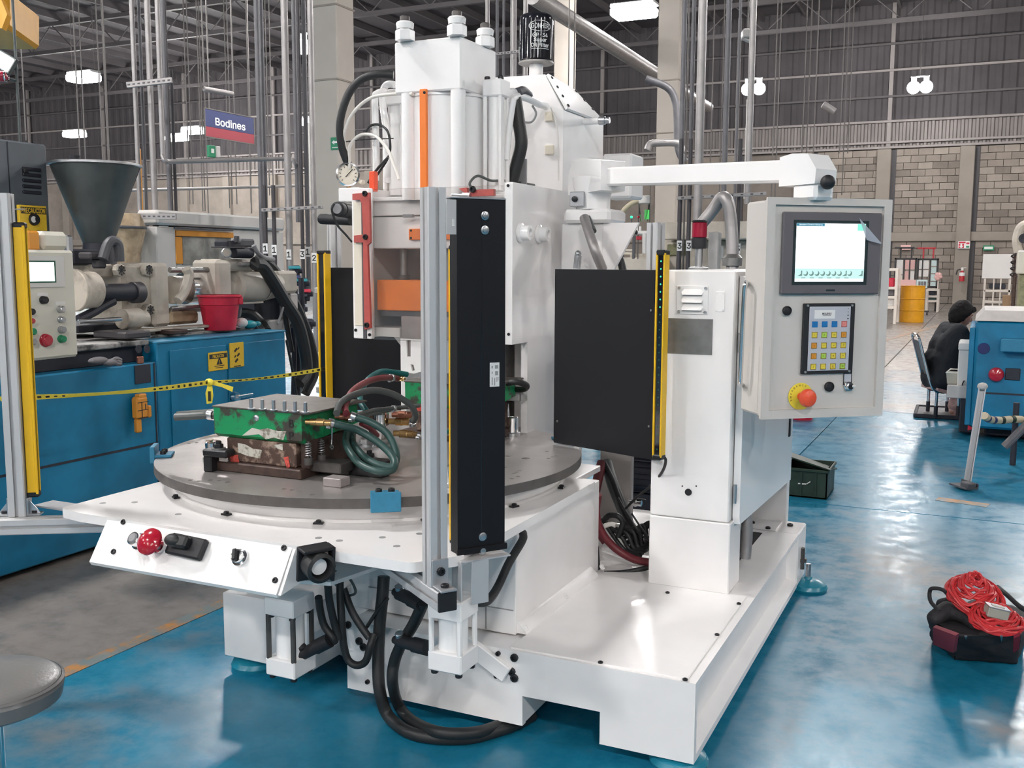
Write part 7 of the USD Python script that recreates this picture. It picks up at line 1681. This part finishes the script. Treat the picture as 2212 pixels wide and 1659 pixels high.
for off in (-.19, .19):
    obj('back_post', tube([pv(1978, 728, off, TW), pv(1987, 765, off, TW), pv(1999, 812, off, TW), pv(2008, 835, off, TW), pv(2020, 843, off, TW)], .012, 10), 'chrome', ch)
obj('back_rail', tube([pv(1978, 728, -.19, TW), pv(1976, 722, -.1, TW), pv(1976, 722, .1, TW), pv(1978, 728, .19, TW)], .014, 10), 'chrome', ch)
bp_ = [pv(1980, 735, o, TW) for o in (-.18, .18)] + [pv(1999, 808, o, TW) for o in (-.18, .18)]
obj('backrest', trimesh.convex.convex_hull(A(bp_ + [p + OFW * 0 + ORT * .014 for p in bp_])), 'dark_grey', ch)
sp_ = [pv(px, py, o) for px, py in ((2008, 833), (2062, 846)) for o in (-.20, .20)]
obj('seat', trimesh.convex.convex_hull(A([p for p in sp_] + [p - Z3 * .035 for p in sp_])), 'cloth_pink', ch)
for px, off in ((2008, -.17), (2022, .17), (2056, -.17), (2064, .17)):
    p = pv(px, 842, off); obj('leg', cyl(p, (p[0], p[1], .055), .016, k=12), 'chrome', ch); obj('leg_cap', cyl((p[0], p[1], .028), (p[0], p[1], .13), .019, k=12), 'machine_dark', ch)
# ---- the seated person
def hull_body(chains, refine=.03, smooth=14):
    M_ = None
    for ch_ in chains:
        for (p, r), (q, s) in zip(ch_[:-1], ch_[1:]):
            b = m3.Manifold.hull(m3.Manifold.sphere(r, 20).translate(tuple(p)) + m3.Manifold.sphere(s, 20).translate(tuple(q)))
            M_ = b if M_ is None else M_ + b
    M_ = M_.refine_to_length(refine); g = M_.to_mesh()
    t = trimesh.Trimesh(g.vert_properties[:, :3], g.tri_verts, process=True)
    trimesh.smoothing.filter_taubin(t, iterations=smooth); return t
pe = thing('person', 'person in dark work clothes sitting and leaning over the blue machine, seen from the side', 'person', PL * A([1, 1, 0]) + Z3 * .33)
head = pv(2077, 682)
hipN, hipF = pv(2030, 818, -.09), pv(2030, 818, .09)
ch1, ch2 = pv(2046, 745, -.08), pv(2046, 745, .08)
shN, shF = pv(2056, 716, -.16), pv(2060, 716, .16)
nk = pv(2068, 702)
elN, elF = pv(2076, 757, -.21), pv(2080, 757, .19)
wrN, wrF = pv(2104, 741, -.14), pv(2108, 741, .10)
knN, knF = pv(2094, 838, -.10), pv(2096, 838, .10)
anN, anF = pv(2050, 884, -.10), pv(2070, 886, .10)
body = hull_body([[(hipN, .115), (ch1, .105), (shN, .075)], [(hipF, .115), (ch2, .105), (shF, .075)], [(hipN, .115), (hipF, .115)], [(ch1, .11), (ch2, .11)], [(shN, .075), (shF, .075)], [(ch1, .1), (nk, .055), (head, .06)], [(ch2, .1), (nk, .055)], [(pv(2036, 775, -.08), .12), (pv(2036, 775, .08), .12)],
                  [(shN, .070), (elN, .048), (wrN, .034)], [(shF, .070), (elF, .048), (wrF, .034)],
                  [(hipN, .10), (knN, .068), (anN, .042)], [(hipF, .10), (knF, .068), (anF, .042)]])
# hands with fingers, joined onto the wrists
def hand(w, out, up_):
    out = out / np.linalg.norm(out); side = np.cross(up_, out); L = []
    palm = [(w, .030), (w + out * .07, .030)]
    L.append(palm)
    for k, (o, ln) in enumerate(((-.030, .060), (-.010, .072), (.010, .068), (.028, .054))):
        b = w + out * .075 + side * o; L.append([(b, .010), (b + out * ln * .6 - up_ * .008, .009), (b + out * ln - up_ * .030, .008)])
    L.append([(w + out * .02 + side * -.030, .012), (w + out * .055 + side * -.052 - up_ * .01, .010), (w + out * .085 + side * -.050 - up_ * .02, .009)])
    return hull_body(L, .008, 6)
obj('body', body, 'skin', pe, smooth=True)
obj('hand', hand(wrN, ORT + Z3 * .05, Z3), 'skin', pe, smooth=True); obj('hand', hand(wrF, ORT + Z3 * .05, Z3), 'skin', pe, smooth=True)
jk = hull_body([[(hipN + Z3 * .01, .148), (ch1, .135), (shN, .090)], [(hipF + Z3 * .01, .148), (ch2, .135), (shF, .090)], [(hipN, .13), (hipF, .13)], [(ch1, .125), (ch2, .125)], [(shN, .09), (shF, .09)], [(pv(2036, 778, -.08), .152), (pv(2036, 778, .08), .152)], [(ch1, .11), (pv(2064, 708), .07)], [(ch2, .11), (pv(2064, 708), .07)],
                [(shN, .086), (elN, .064), (wrN - ORT * .02, .047)], [(shF, .086), (elF, .064), (wrF - ORT * .02, .047)]], .03, 10)
nz_ = meshkit.fbm(A(jk.vertices) * 14, 3) - .5
jk.vertices = A(jk.vertices) + A(jk.vertex_normals) * (nz_ * .022)[:, None]
obj('jacket', jk, 'cloth_dark', pe, smooth=True)
tr = hull_body([[(hipN - Z3 * .02, .108), (knN, .082), (anN + Z3 * .05, .056)], [(hipF - Z3 * .02, .108), (knF, .082), (anF + Z3 * .05, .056)], [(hipN - Z3 * .02, .108), (hipF - Z3 * .02, .108)]], .03, 10)
obj('trousers', tr, 'cloth_pink', pe, smooth=True)
for a_ in (anN, anF):
    g0_ = A([a_[0], a_[1], .055])
    sh_ = obj('shoe', hull_body([[(g0_ + Z3 * .03, .045), (g0_ + ORT * .02, .042), (g0_ + ORT * .13 - Z3 * .006, .034), (g0_ + ORT * .18 - Z3 * .012, .028)]], .02, 6), 'cloth_pink', pe, smooth=True)
    obj('shoe_stripe', obox(g0_ + ORT * .07 - OFW * .040 + Z3 * .012, [ORT * .8 + Z3 * .6, OFW, Z3 * .8 - ORT * .6], (.06, .006, .014), .002), 'sign_white', sh_)
# head: skull, jaw, nose, ear and eyes; looking down to the work
HF = ORT * .95 - Z3 * .28; HF /= np.linalg.norm(HF); HUp = np.cross(OFW, HF) * -1; HUp = HUp if HUp[2] > 0 else -HUp; HS = np.cross(HUp, HF)
skull = trimesh.creation.icosphere(subdivisions=4, radius=1.0); v = A(skull.vertices)
x_, y_, z_ = v[:, 0].copy(), v[:, 1].copy(), v[:, 2].copy()          # x forward, y side, z up
wdt = .076 * (1 - .20 * np.clip(-z_, 0, 1)); fwdL = .098 * (1 - .10 * np.clip(-z_, 0, 1)); hgt = .122
X_ = x_ * fwdL; Y_ = y_ * wdt; Z_ = z_ * hgt
front = np.clip(x_, 0, 1)
X_ += .016 * np.exp(-((z_ + .75) ** 2 / .05 + y_ ** 2 / .08)) * front                        # chin
X_ += .024 * np.exp(-((z_ + .18) ** 2 / .020 + y_ ** 2 / .012)) * front + .010 * np.exp(-((z_ - .05) ** 2 / .03 + y_ ** 2 / .010)) * front   # nose
X_ -= .010 * np.exp(-((z_ - .08) ** 2 / .008 + (np.abs(y_) - .38) ** 2 / .03)) * front          # eye sockets
X_ += .006 * np.exp(-((z_ + .46) ** 2 / .004 + y_ ** 2 / .06)) * front - .004 * np.exp(-((z_ + .42) ** 2 / .0006 + y_ ** 2 / .05)) * front
hd = A(head) + np.outer(X_, HF) + np.outer(Y_, HS) + np.outer(Z_, HUp)
hm_ = obj('head', trimesh.Trimesh(hd, skull.faces, process=False), 'skin', pe, smooth=True)
for s in (-1, 1):
    obj('ear', ball((0, 0, 0), .03, (.62, .30, 1.05), 2).apply_transform(np.vstack([np.column_stack([HF, HS, HUp, A(head) - HF * .008 + HS * s * .074 - HUp * .006]), [0, 0, 0, 1]])), 'skin', hm_, smooth=True)
    obj('eye', ball(A(head) + HF * .079 + HS * s * .028 + HUp * .010, .0105), 'sign_white', hm_); obj('iris', ball(A(head) + HF * .087 + HS * s * .028 + HUp * .008, .0055), 'hair', hm_)
    obj('eyebrow', tube([A(head) + HF * .088 + HS * s * .014 + HUp * .029, A(head) + HF * .090 + HS * s * .030 + HUp * .033, A(head) + HF * .080 + HS * s * .046 + HUp * .028], .004, 6), 'hair', hm_)
obj('lips', tube([A(head) + HF * .083 - HS * .022 - HUp * .054, A(head) + HF * .092 - HUp * .052, A(head) + HF * .083 + HS * .022 - HUp * .054], .0045, 6), 'red_chip', hm_)
hr_ = trimesh.creation.icosphere(subdivisions=4, radius=1.0); v = A(hr_.vertices)
cut = v[:, 0] * .80 - v[:, 2] * .66                                    # pull in where the face shows
rad = np.where(cut > .34, .72, 1.13) + .10 * (meshkit.fbm(v * 5, 3) - .5) + .05 * (meshkit.fbm(v * 16, 2) - .5)
rad = rad - .06 * np.clip((cut - .1) / .4, 0, 1)
hv = A(head) + HUp * .012 - HF * .008 + np.outer(v[:, 0] * .104 * rad, HF) + np.outer(v[:, 1] * .084 * rad, HS) + np.outer(v[:, 2] * .128 * rad, HUp)
obj('hair', trimesh.Trimesh(hv, hr_.faces, process=False), 'hair', pe, smooth=True)
for k in range(26):
    a_ = -1.1 + 2.2 * k / 25; b0 = A(head) + HUp * (.105 * math.cos(a_ * .75)) + HF * (.075 * math.cos(a_) + .015) + HS * .07 * math.sin(a_)
    obj('fringe', tube([b0 - HF * .03, b0 + HF * .006 + HUp * .006, b0 + HF * (.016 + .01 * rnd.random()) - HUp * (.010 + .02 * rnd.random())], .008, 6, 4), 'hair', pe)

# ---- bag with the red cords
bg0 = A([.60, 1.36, 0]); e1_, e2_ = at(2015, 1385, z=0), at(2100, 1440, z=0); e3_ = at(2200, 1440, z=0)
tb_ = thing('tool_bag', 'black soft tool bag with dark red pockets on the floor', 'bag', at(2105, 1410, z=0))
base = [at(px, py, z=.004) for px, py in ((2012, 1383), (2062, 1424), (2196, 1434), (2215, 1385), (2120, 1345))]
topb = [at(px, py, z=.155) for px, py in ((2004, 1338), (2072, 1372), (2206, 1372), (2224, 1320), (2120, 1290))]
hull = trimesh.convex.convex_hull(A(base + topb)); hull = hull.subdivide_to_size(.035) if True else hull
vv = A(hull.vertices); vv += A(hull.vertex_normals) * ((meshkit.fbm(vv * 22, 3) - .5) * .022)[:, None]; vv[:, 2] = np.maximum(vv[:, 2], .002)
obj('bag_body', trimesh.Trimesh(vv, hull.faces, process=False), 'bag_black', tb_, smooth=True)
fn = np.cross(base[1] - base[0], topb[0] - base[0]); fn /= np.linalg.norm(fn); fn = fn if np.dot(fn, EYE - base[0]) > 0 else -fn
def pocket(p0, p1, p2, p3, name, m, push, th):
    P = [onp(*p, base[0] + fn * push, fn) for p in (p0, p1, p2, p3)]; return obj(name, trimesh.convex.convex_hull(A(P + [p + fn * th for p in P])), m, tb_)
pocket((2022, 1350), (2072, 1368), (2066, 1406), (2022, 1388), 'side_pocket', 'bag_red', .020, .014)
fm_ = np.cross(base[2] - base[1], topb[1] - base[1]); fm_ /= np.linalg.norm(fm_); fm_ = fm_ if np.dot(fm_, EYE - base[1]) > 0 else -fm_
P = [onp(*p, base[1] + fm_ * .022, fm_) for p in ((2190, 1372), (2203, 1366), (2200, 1395), (2188, 1404))]; obj('side_pocket', trimesh.convex.convex_hull(A(P + [p + fm_ * .012 for p in P])), 'bag_red', tb_)
for px in (2083, 2160): 
    P = [onp(*p, base[1] + fm_ * .024, fm_) for p in ((px, 1372), (px + 6, 1372), (px + 3, 1384 if px > 2100 else 1378))]; obj('zip_puller', trimesh.convex.convex_hull(A(P + [p + fm_ * .006 for p in P])), 'zinc', tb_)
obj('bag_flap', hull_body([[(at(2020, 1335, z=.17), .030), (at(2045, 1318, z=.19), .034), (at(2085, 1330, z=.18), .030), (at(2105, 1350, z=.17), .022)], [(at(2035, 1305, z=.20), .022), (at(2060, 1300, z=.21), .022), (at(2090, 1318, z=.20), .020)]], .02, 6), 'bag_black', tb_, smooth=True)
obj('carry_strap', tube([at(2030, 1320, z=.20), at(2011, 1300, z=.22), at(2008, 1280, z=.25), at(2014, 1271, z=.27), at(2036, 1274, z=.27), at(2052, 1290, z=.24)], .0075, 8), 'bag_black', tb_)
obj('carry_strap', tube([at(2155, 1268, z=.24), at(2175, 1285, z=.24), at(2200, 1308, z=.22), at(2215, 1318, z=.2)], .009, 8), 'bag_black', tb_)
def coil(c, ra, rb, n, tilt, seed, label, hz):
    rr = random.Random(seed); pts = []
    for k in range(n * 14):
        a = 2 * math.pi * k / 14; s = .22 + .78 * (.5 + .5 * math.sin(k * .037 + .4 * math.sin(k * .31)))
        pts.append(A(c) + ORT * ra * s * math.cos(a) + OFW * rb * s * math.sin(a + .2 * math.sin(k * .11)) + Z3 * (hz * (1 - s) * 1.8 + tilt * rb * s * math.sin(a) + rr.uniform(-.012, .012)))
    t = thing('extension_cord', label, 'extension cord', A(c) - Z3 * .04)
    obj('cord', tube(pts, .0058, 7, 3), 'cord_red', t); return t
c1 = at(2105, 1288, z=.25); c2 = at(2152, 1338, z=.20)
coil(c1, .100, .085, 22, .55, 3, 'red extension cord coiled on the raised end of the tool bag', .05)
coil(c2, .095, .070, 18, .35, 5, 'red extension cord coiled round the grey socket box on the tool bag', .03)
q = at(2152, 1322, z=.235); ob_ = thing('socket_box', 'small grey metal socket box lying on the red cords', 'socket box', q - Z3 * .02)
ax = [A([.93, .30, -.2]), A([-.3, .95, 0]), A([.2, .06, .97])]; ax[0] /= np.linalg.norm(ax[0]); ax[1] = np.cross(ax[2], ax[0]); ax[1] /= np.linalg.norm(ax[1]); ax[2] = np.cross(ax[0], ax[1])
obj('box_body', obox(q, ax, (.075, .055, .038), .004), 'outlet_grey', ob_)
obj('box_cover', obox(q + ax[2] * .020, ax, (.078, .058, .004), .001), 'zinc', ob_)
obj('socket_face', obox(q + ax[2] * .023, ax, (.045, .022, .004), .002), 'warm_grey', ob_)
# ---- green crate
cr = thing('storage_crate', 'dark green plastic crate with a half-open slanted lid behind the press', 'crate', at(1748, 1072, z=0))
x0_, x1_, y0_ = at(1700, 1077, z=0)[0] - .05, at(1788, 1077, z=0)[0], 3.80
zc0, zc1 = .002, at(1780, 1016, y=3.80)[2]
obj('crate_body', [box(x0_, x1_, y0_, y0_ + .012, zc0, zc1, .003), box(x0_, x1_, y0_ + .33, y0_ + .342, zc0, zc1, .003), box(x0_, x0_ + .012, y0_, y0_ + .342, zc0, zc1, .003), box(x1_ - .012, x1_, y0_, y0_ + .342, zc0, zc1, .003), box(x0_, x1_, y0_, y0_ + .342, zc0, zc0 + .012, .002)], 'crate_green', cr)
obj('crate_rim', [box(x0_ - .008, x1_ + .008, y0_ - .010, y0_ + .014, zc1 - .02, zc1, .004), box(x1_ - .014, x1_ + .010, y0_, y0_ + .342, zc1 - .02, zc1, .004)], 'crate_green', cr)
for k in range(3): obj('crate_rib', box(x0_ + .03 + .09 * k, x0_ + .04 + .09 * k, y0_ - .006, y0_, zc0 + .01, zc1 - .02, .002), 'crate_green', cr)
lid_ = [A([x0_ - .02, y0_ + .36, zc1 + .030]), A([x0_ - .02, y0_ - .02, zc1 + .085]), A([x1_ + .014, y0_ - .014, zc1 + .002]), A([x1_ + .014, y0_ + .35, zc1 - .055])]
obj('crate_lid', trimesh.convex.convex_hull(A(lid_ + [p + Z3 * .008 for p in lid_])), 'crate_green', cr)
obj('crate_mark', [obox(A([x0_ + .13, y0_ - .003, zc0 + .09]), [X3, Y3, Z3], (.05, .002, .008), .001), obox(A([x0_ + .17, y0_ - .003, zc0 + .10]), [A([.8, 0, .6]), Y3, A([-.6, 0, .8])], (.03, .002, .006), .001)], 'pale_grey', cr)
q = at(1732, 905, z=0); single('red_bin', lathe((q[0], q[1], 0), Z3, [(0, 0), (.10, 0), (.13, .14), (.135, .15), (.12, .15), (.095, .01), (0, .01)], 28), 'bucket_red', 'small red bin showing under the lower edge of the control panel', 'bin')
# ---- stool in the lower corner
so_ = far(-22, 1462, 2.6); sr = .175
so_[2] = so_[2]
sl_ = thing('stool', 'round stool with a padded grey vinyl seat in the lower corner', 'stool', (so_[0], so_[1], 0))
obj('seat', lathe((so_[0], so_[1], so_[2] - .075), Z3, [(0, 0), (sr - .02, 0), (sr - .004, .010), (sr + .002, .045), (sr - .006, .062), (sr - .022, .072), (sr * .5, .078), (0, .079)], 64), 'stool_vinyl', sl_)
obj('seat_piping', lathe((so_[0], so_[1], so_[2] - .018), Z3, [(sr - .004, -.003), (sr + .003, 0), (sr - .004, .004)], 64), 'stool_vinyl', sl_)
obj('gas_column', cyl((so_[0], so_[1], .08), (so_[0], so_[1], so_[2] - .075), .025, k=20), 'chrome', sl_)
for k in range(5):
    a = k * 2 * math.pi / 5 + 2.6; d = A([math.cos(a), math.sin(a), 0]); b = A([so_[0], so_[1], 0])
    obj('leg', tube([b + Z3 * .10, b + d * .10 + Z3 * .085, b + d * .17 + Z3 * .06], .016, 8), 'black', sl_)
    obj('castor', cyl(b + d * .17 + A([0, -.012, .022]), b + d * .17 + A([0, .012, .022]), .022, k=14), 'black', sl_)

# ================================================================== FAR END OF THE HALL
q = at(1967, 697, z=0); dr_ = .30; t = thing('oil_drum', 'yellow steel drum standing before the notice boards', 'drum', (q[0], q[1] + dr_, 0))
x, y = q[0], q[1] + dr_
prof = [(0, 0), (dr_ - .01, 0), (dr_, .02), (dr_, .30), (dr_ + .012, .315), (dr_, .33), (dr_, .60), (dr_ + .012, .615), (dr_, .63), (dr_, .93), (dr_ + .008, .94), (dr_ + .008, .955), (dr_ - .01, .955), (dr_ - .02, .94), (0, .94)]
obj('drum_body', lathe((x, y, 0), Z3, prof, 36), 'drum_yellow', t); obj('drum_bung', lathe((x - .15, y, .94), Z3, [(.04, 0), (.04, .015), (0, .015)], 14), 'dark_grey', t)
YB = 33.0
def px2(px, py, y): return at(px, py, y=y)
def notice(px0, py0, px1, py1, y, label, papers, legs=True):
    p, q = px2(px0, py0, y), px2(px1, py1, y); t = thing('notice_board', label, 'notice board', ((p[0] + q[0]) / 2, y, 0)); w = .06
    for a, b, c, d in ((p[0], q[0], p[2] - w, p[2]), (p[0], q[0], q[2], q[2] + w), (p[0], p[0] + w, q[2], p[2]), (q[0] - w, q[0], q[2], p[2])): obj('board_frame', box(a, b, y - .03, y + .03, c, d, .008), 'board_black', t)
    xm = (p[0] + q[0]) / 2
    for (u0, v0, u1, v1, m) in papers:
        obj('pinned_sheet', box(p[0] + (q[0] - p[0]) * u0, p[0] + (q[0] - p[0]) * u1, y - .012, y, p[2] + (q[2] - p[2]) * v1, p[2] + (q[2] - p[2]) * v0, .001), m, t)
    for u in sorted(set(round((s[0] + .0), 2) for s in papers if s[0] > .1)): obj('board_mullion', box(p[0] + (q[0] - p[0]) * u - .05, p[0] + (q[0] - p[0]) * u - .01, y - .025, y + .02, q[2], p[2], .004), 'board_black', t)
    for x in (p[0] + .03, q[0] - .03): obj('leg', box(x - .03, x + .03, y - .03, y + .03, 0, q[2], .006), 'board_black', t); obj('castor', cyl((x - .02, y - .05, .05), (x + .02, y - .05, .05), .05, k=14), 'board_black', t)
    obj('top_bracket', [box(p[0] + .15, p[0] + .20, y - .02, y + .02, p[2], p[2] + .33, .004), box(q[0] - .20, q[0] - .15, y - .02, y + .02, p[2], p[2] + .33, .004), box(p[0] - .02, q[0] - .1, y - .02, y + .02, p[2] + .30, p[2] + .36, .004)], 'ext_red' if px0 > 1960 else 'board_black', t)
    return t
notice(1933, 557, 1978, 622, YB, 'black-framed notice board with pale sheets, one of a pair, nearer the control panel', [(.03, .04, .38, .55, 'paper'), (.03, .58, .38, .96, 'rack_white'), (.48, .04, .94, .38, 'paper_pink'), (.48, .44, .70, .80, 'paper_pink'), (.73, .44, .94, .80, 'paper'), (.48, .84, .94, .96, 'paper_blue')])
notice(1982, 558, 2025, 622, YB, 'black-framed notice board with pale blue sheets in its outer column', [(.04, .04, .54, .36, 'paper'), (.04, .40, .27, .62, 'paper'), (.30, .40, .54, .62, 'paper'), (.66, .04, .95, .26, 'paper_blue'), (.66, .30, .95, .50, 'paper_blue'), (.66, .54, .95, .76, 'paper_blue'), (.66, .80, .95, .97, 'paper_blue')])
t = thing('display_stand', 'low stand with printed sheets behind the yellow drum', 'stand', (px2(1985, 640, 30)[0], 30, 0))
for a, b, m in ((1945, 1978, 'paper_pink'), (1980, 2003, 'paper_blue')):
    p, q = px2(a, 604, 30), px2(b, 622, 30); obj('printed_sheet', box(p[0], q[0], 29.98, 30.0, q[2], p[2], .001), m, t)
for k in range(3):
    p = px2(1984 + 6 * k, 608, 29.97); obj('sheet_picture', box(p[0], p[0] + .06, 29.965, 29.98, p[2] - .12, p[2], .001), 'soot_grey', t)
p = px2(1985, 640, 30); obj('stand_leg', box(p[0] - .04, p[0] + .04, 30.0, 30.06, 0, px2(1985, 605, 30)[2], .005), 'board_black', t)
obj('castor', [cyl((p[0] + d - .02, 30.0, .05), (p[0] + d + .02, 30.0, .05), .05, k=12) for d in (-.2, .25)], 'board_black', t); obj('stand_base', box(p[0] - .25, p[0] + .3, 29.95, 30.08, .08, .13, .006), 'board_black', t)
def rack(px0, py0, px1, pyb, y, dy, levels, label, fills):
    p, q = px2(px0, py0, y), px2(px1, py0, y); t = thing('storage_rack', label, 'rack', ((p[0] + q[0]) / 2, y, 0)); w = .035
    for x in (p[0], q[0]):
        for yy in (y, y + dy): obj('upright', box(x - w, x + w, yy - w, yy + w, 0, p[2], .006), 'rack_white', t)
    for py in levels:
        z = px2((px0 + px1) / 2, py, y)[2]; obj('shelf', box(p[0], q[0], y - .03, y + dy, z - .04, z + .03, .006), 'rack_white', t)
    for (a, b, py, h, m) in fills:
        u, v = px2(a, py, y - .0), px2(b, py, y); obj('stored_box', box(u[0], v[0], y + .05, y + dy - .1, u[2] + .03, u[2] + .03 + h, .02), m, t)
    return t
rack(1905, 580, 1938, 692, 24.5, .9, (582, 622, 642, 664), 'white tube rack with red and grey bins beside the yellow drum', [(1917, 1931, 622, .22, 'bucket_red'), (1915, 1931, 642, .20, 'soot_grey'), (1914, 1932, 664, .22, 'cloth_white')])
rack(2003, 625, 2027, 656, 32, .6, (626, 640, 650), 'small white rack beside the notice boards', [(2006, 2020, 640, .18, 'machine_dark'), (2005, 2022, 650, .12, 'hose_green')])
q = px2(2027, 598, 31); t = thing('potted_flower', 'small pink bunch standing by the notice board', 'flowers', (q[0], 31, q[2] - .3))
obj('stem', cyl((q[0], 31, px2(2027, 625, 31)[2]), q, .02, k=8), 'rack_white', t); obj('blossom', [ball(q + A([.05 * math.cos(k), -.02, .07 * math.sin(k * 2)]), .07) for k in range(5)], 'paper_pink', t)
# flip chart / white sheet rack
yS = 30.8; t = thing('white_cart', 'tall white rack with a blank white sheet hung over its top', 'rack', px2(2156, 680, yS) * A([1, 1, 0]))
p, q = px2(2124, 549, yS), px2(2184, 602, yS)
obj('hung_sheet', box(p[0], q[0], yS - .06, yS - .03, q[2], p[2], .01), 'paper', t)
for px in (2128, 2182):
    x = px2(px, 600, yS)[0]
    for yy in (yS, yS + .7): obj('upright', box(x - .03, x + .03, yy - .03, yy + .03, 0, p[2] - .05, .006), 'rack_white', t)
for py in (628, 652): 
    z = px2(2150, py, yS)[2]; obj('shelf', box(px2(2126, py, yS)[0], px2(2184, py, yS)[0], yS - .03, yS + .7, z - .04, z + .03, .006), 'rack_white', t)
for px in (2145, 2160): x = px2(px, 640, yS)[0]; obj('divider', box(x - .02, x + .02, yS - .02, yS + .02, px2(px, 660, yS)[2] - .2, q[2], .005), 'rack_white', t)
u = px2(2136, 626, yS); obj('stored_case', box(u[0], px2(2172, 626, yS)[0], yS + .05, yS + .5, px2(2150, 624, yS)[2], px2(2150, 613, yS)[2], .02), 'machine_dark', t)
u = px2(2164, 676, 29.5); single('carton', box(u[0], px2(2182, 676, 29.5)[0], 29.5, 29.9, .0, px2(2172, 638, 29.5)[2], .01), 'cardboard', 'brown carton at the foot of the white rack', 'carton')
t = thing('spiral_pole', 'dark pole with a black spiral beside the white sheet', 'pole', px2(2192, 660, 29) * A([1, 1, 0])); u = px2(2192, 600, 29)
obj('pole_body', cyl((u[0], 29, 0), (u[0], 29, px2(2192, 540, 29)[2]), .05, k=12), 'rust_brown', t)
obj('spiral', tube([(u[0] - .05 + .07 * math.cos(k * .8), 28.95 + .07 * math.sin(k * .8), px2(2192, 600, 29)[2] + k * .022) for k in range(34)], .02, 6, 2), 'board_black', t)
t = thing('pale_cabinet', 'pale cabinet and beige machine part at the very edge before the end wall', 'cabinet', px2(2205, 680, 20) * A([1, 1, 0]))
p, q = px2(2199, 541, 20), px2(2240, 592, 20); obj('cabinet_head', box(p[0], q[0], 20, 20.8, q[2], p[2], .02), 'panel_cream', t)
p, q = px2(2202, 592, 20), px2(2240, 700, 20); obj('cabinet_body', box(p[0], q[0], 20.1, 20.8, 0, p[2], .02), 'window_green', t)
p = px2(2206, 515, 20); obj('machine_frame', [tube([px2(2200, 545, 20.4), px2(2196, 520, 20.4), px2(2204, 492, 20.4), px2(2225, 480, 20.4)], .09, 10)], 'cream', t); obj('frame_port', lathe(px2(2212, 515, 20.2), -Y3, [(.10, 0), (.10, .05), (.06, .05), (0, .02)], 18), 'machine_dark', t)
# extinguisher, its sign, the second sign
ye_ = W - .42
q = px2(2078, 592, ye_); r_ = .10; xe = q[0]; z0_ = px2(2078, 608, ye_)[2]; z1_ = px2(2078, 585, ye_)[2]
ex = thing('fire_extinguisher', 'red fire extinguisher with a white label on the end wall column', 'fire extinguisher', (xe, ye_, z0_))
obj('cylinder', lathe((xe, ye_, z0_), Z3, [(0, 0), (r_, .01), (r_, z1_ - z0_ - .1), (r_ * .5, z1_ - z0_), (0, z1_ - z0_)], 24), 'ext_red', ex)
obj('white_label', lathe((xe, ye_, z0_ + (z1_ - z0_) * .52), Z3, [(r_ + .004, 0), (r_ + .004, (z1_ - z0_) * .32)], 24), 'sign_white', ex)
obj('valve_head', [box(xe - .05, xe + .05, ye_ - .05, ye_ + .05, z1_, z1_ + .12, .01), box(xe - .03, xe + .14, ye_ - .02, ye_ + .02, z1_ + .10, z1_ + .13, .006)], 'pale_grey', ex)
obj('discharge_hose', tube([(xe - .04, ye_ - .02, z1_ + .06), (xe - .16, ye_ - .03, z1_ + .02), (xe - .20, ye_ - .03, z1_ - .15)], .025, 8), 'board_black', ex)
obj('wall_hook', box(xe - .02, xe + .02, ye_, W - .15, z1_ - .05, z1_, 0), 'dark_grey', ex)
p, q = px2(2070, 521, W - .2), px2(2095, 537, W - .2); sg = thing('safety_sign', 'red and white extinguisher sign on the end wall column', 'sign', ((p[0] + q[0]) / 2, W - .2, q[2])); ys_ = W - .2
obj('sign_panel', box(p[0], q[0], ys_ - .03, ys_ + .05, q[2], p[2], .004), 'sign_white', sg); w_ = q[0] - p[0]; h_ = p[2] - q[2]
obj('red_field', box(p[0] + .02, p[0] + w_ * .50, ys_ - .036, ys_ - .03, q[2] + .02, q[2] + h_ * .66, .002), 'bucket_red', sg); obj('red_header', box(p[0] + .02, p[0] + w_ * .62, ys_ - .036, ys_ - .03, q[2] + h_ * .72, p[2] - .02, .002), 'bucket_red', sg)
cx_, cz_ = p[0] + w_ * .27, q[2] + h_ * .36; obj('white_arrow', prism_y([(cx_ - .03, cz_ + .09), (cx_ + .03, cz_ + .09), (cx_ + .03, cz_), (cx_ + .08, cz_), (cx_, cz_ - .09), (cx_ - .08, cz_), (cx_ - .03, cz_)], ys_ - .040, ys_ - .036), 'sign_white', sg)
for k in range(2): obj('sign_block', box(p[0] + w_ * .68, p[0] + w_ * .94, ys_ - .036, ys_ - .03, q[2] + h_ * (.12 + .46 * k), q[2] + h_ * (.36 + .46 * k), .002), 'sign_green' if k == 0 else 'bucket_red', sg)
p, q = px2(2124, 530, W - .1), px2(2147, 541, W - .1); sg = thing('safety_sign', 'small dark-rimmed green and white sign above the white sheet', 'sign', ((p[0] + q[0]) / 2, W - .1, q[2]))
obj('sign_panel', box(p[0], q[0], W - .12, W - .02, q[2], p[2], .004), 'sign_green', sg); obj('sign_strip', box(p[0] + .04, q[0] - .04, W - .126, W - .12, q[2] + .05, p[2] - .05, .002), 'sign_white', sg)
p, q = px2(1946, 529, W - .05), px2(1967, 540, W - .05); single('wall_notice', box(p[0], q[0], W - .06, W + .05, q[2], p[2], .004), 'paper_pink', 'pale pink notice on the end wall above the notice boards', 'notice')
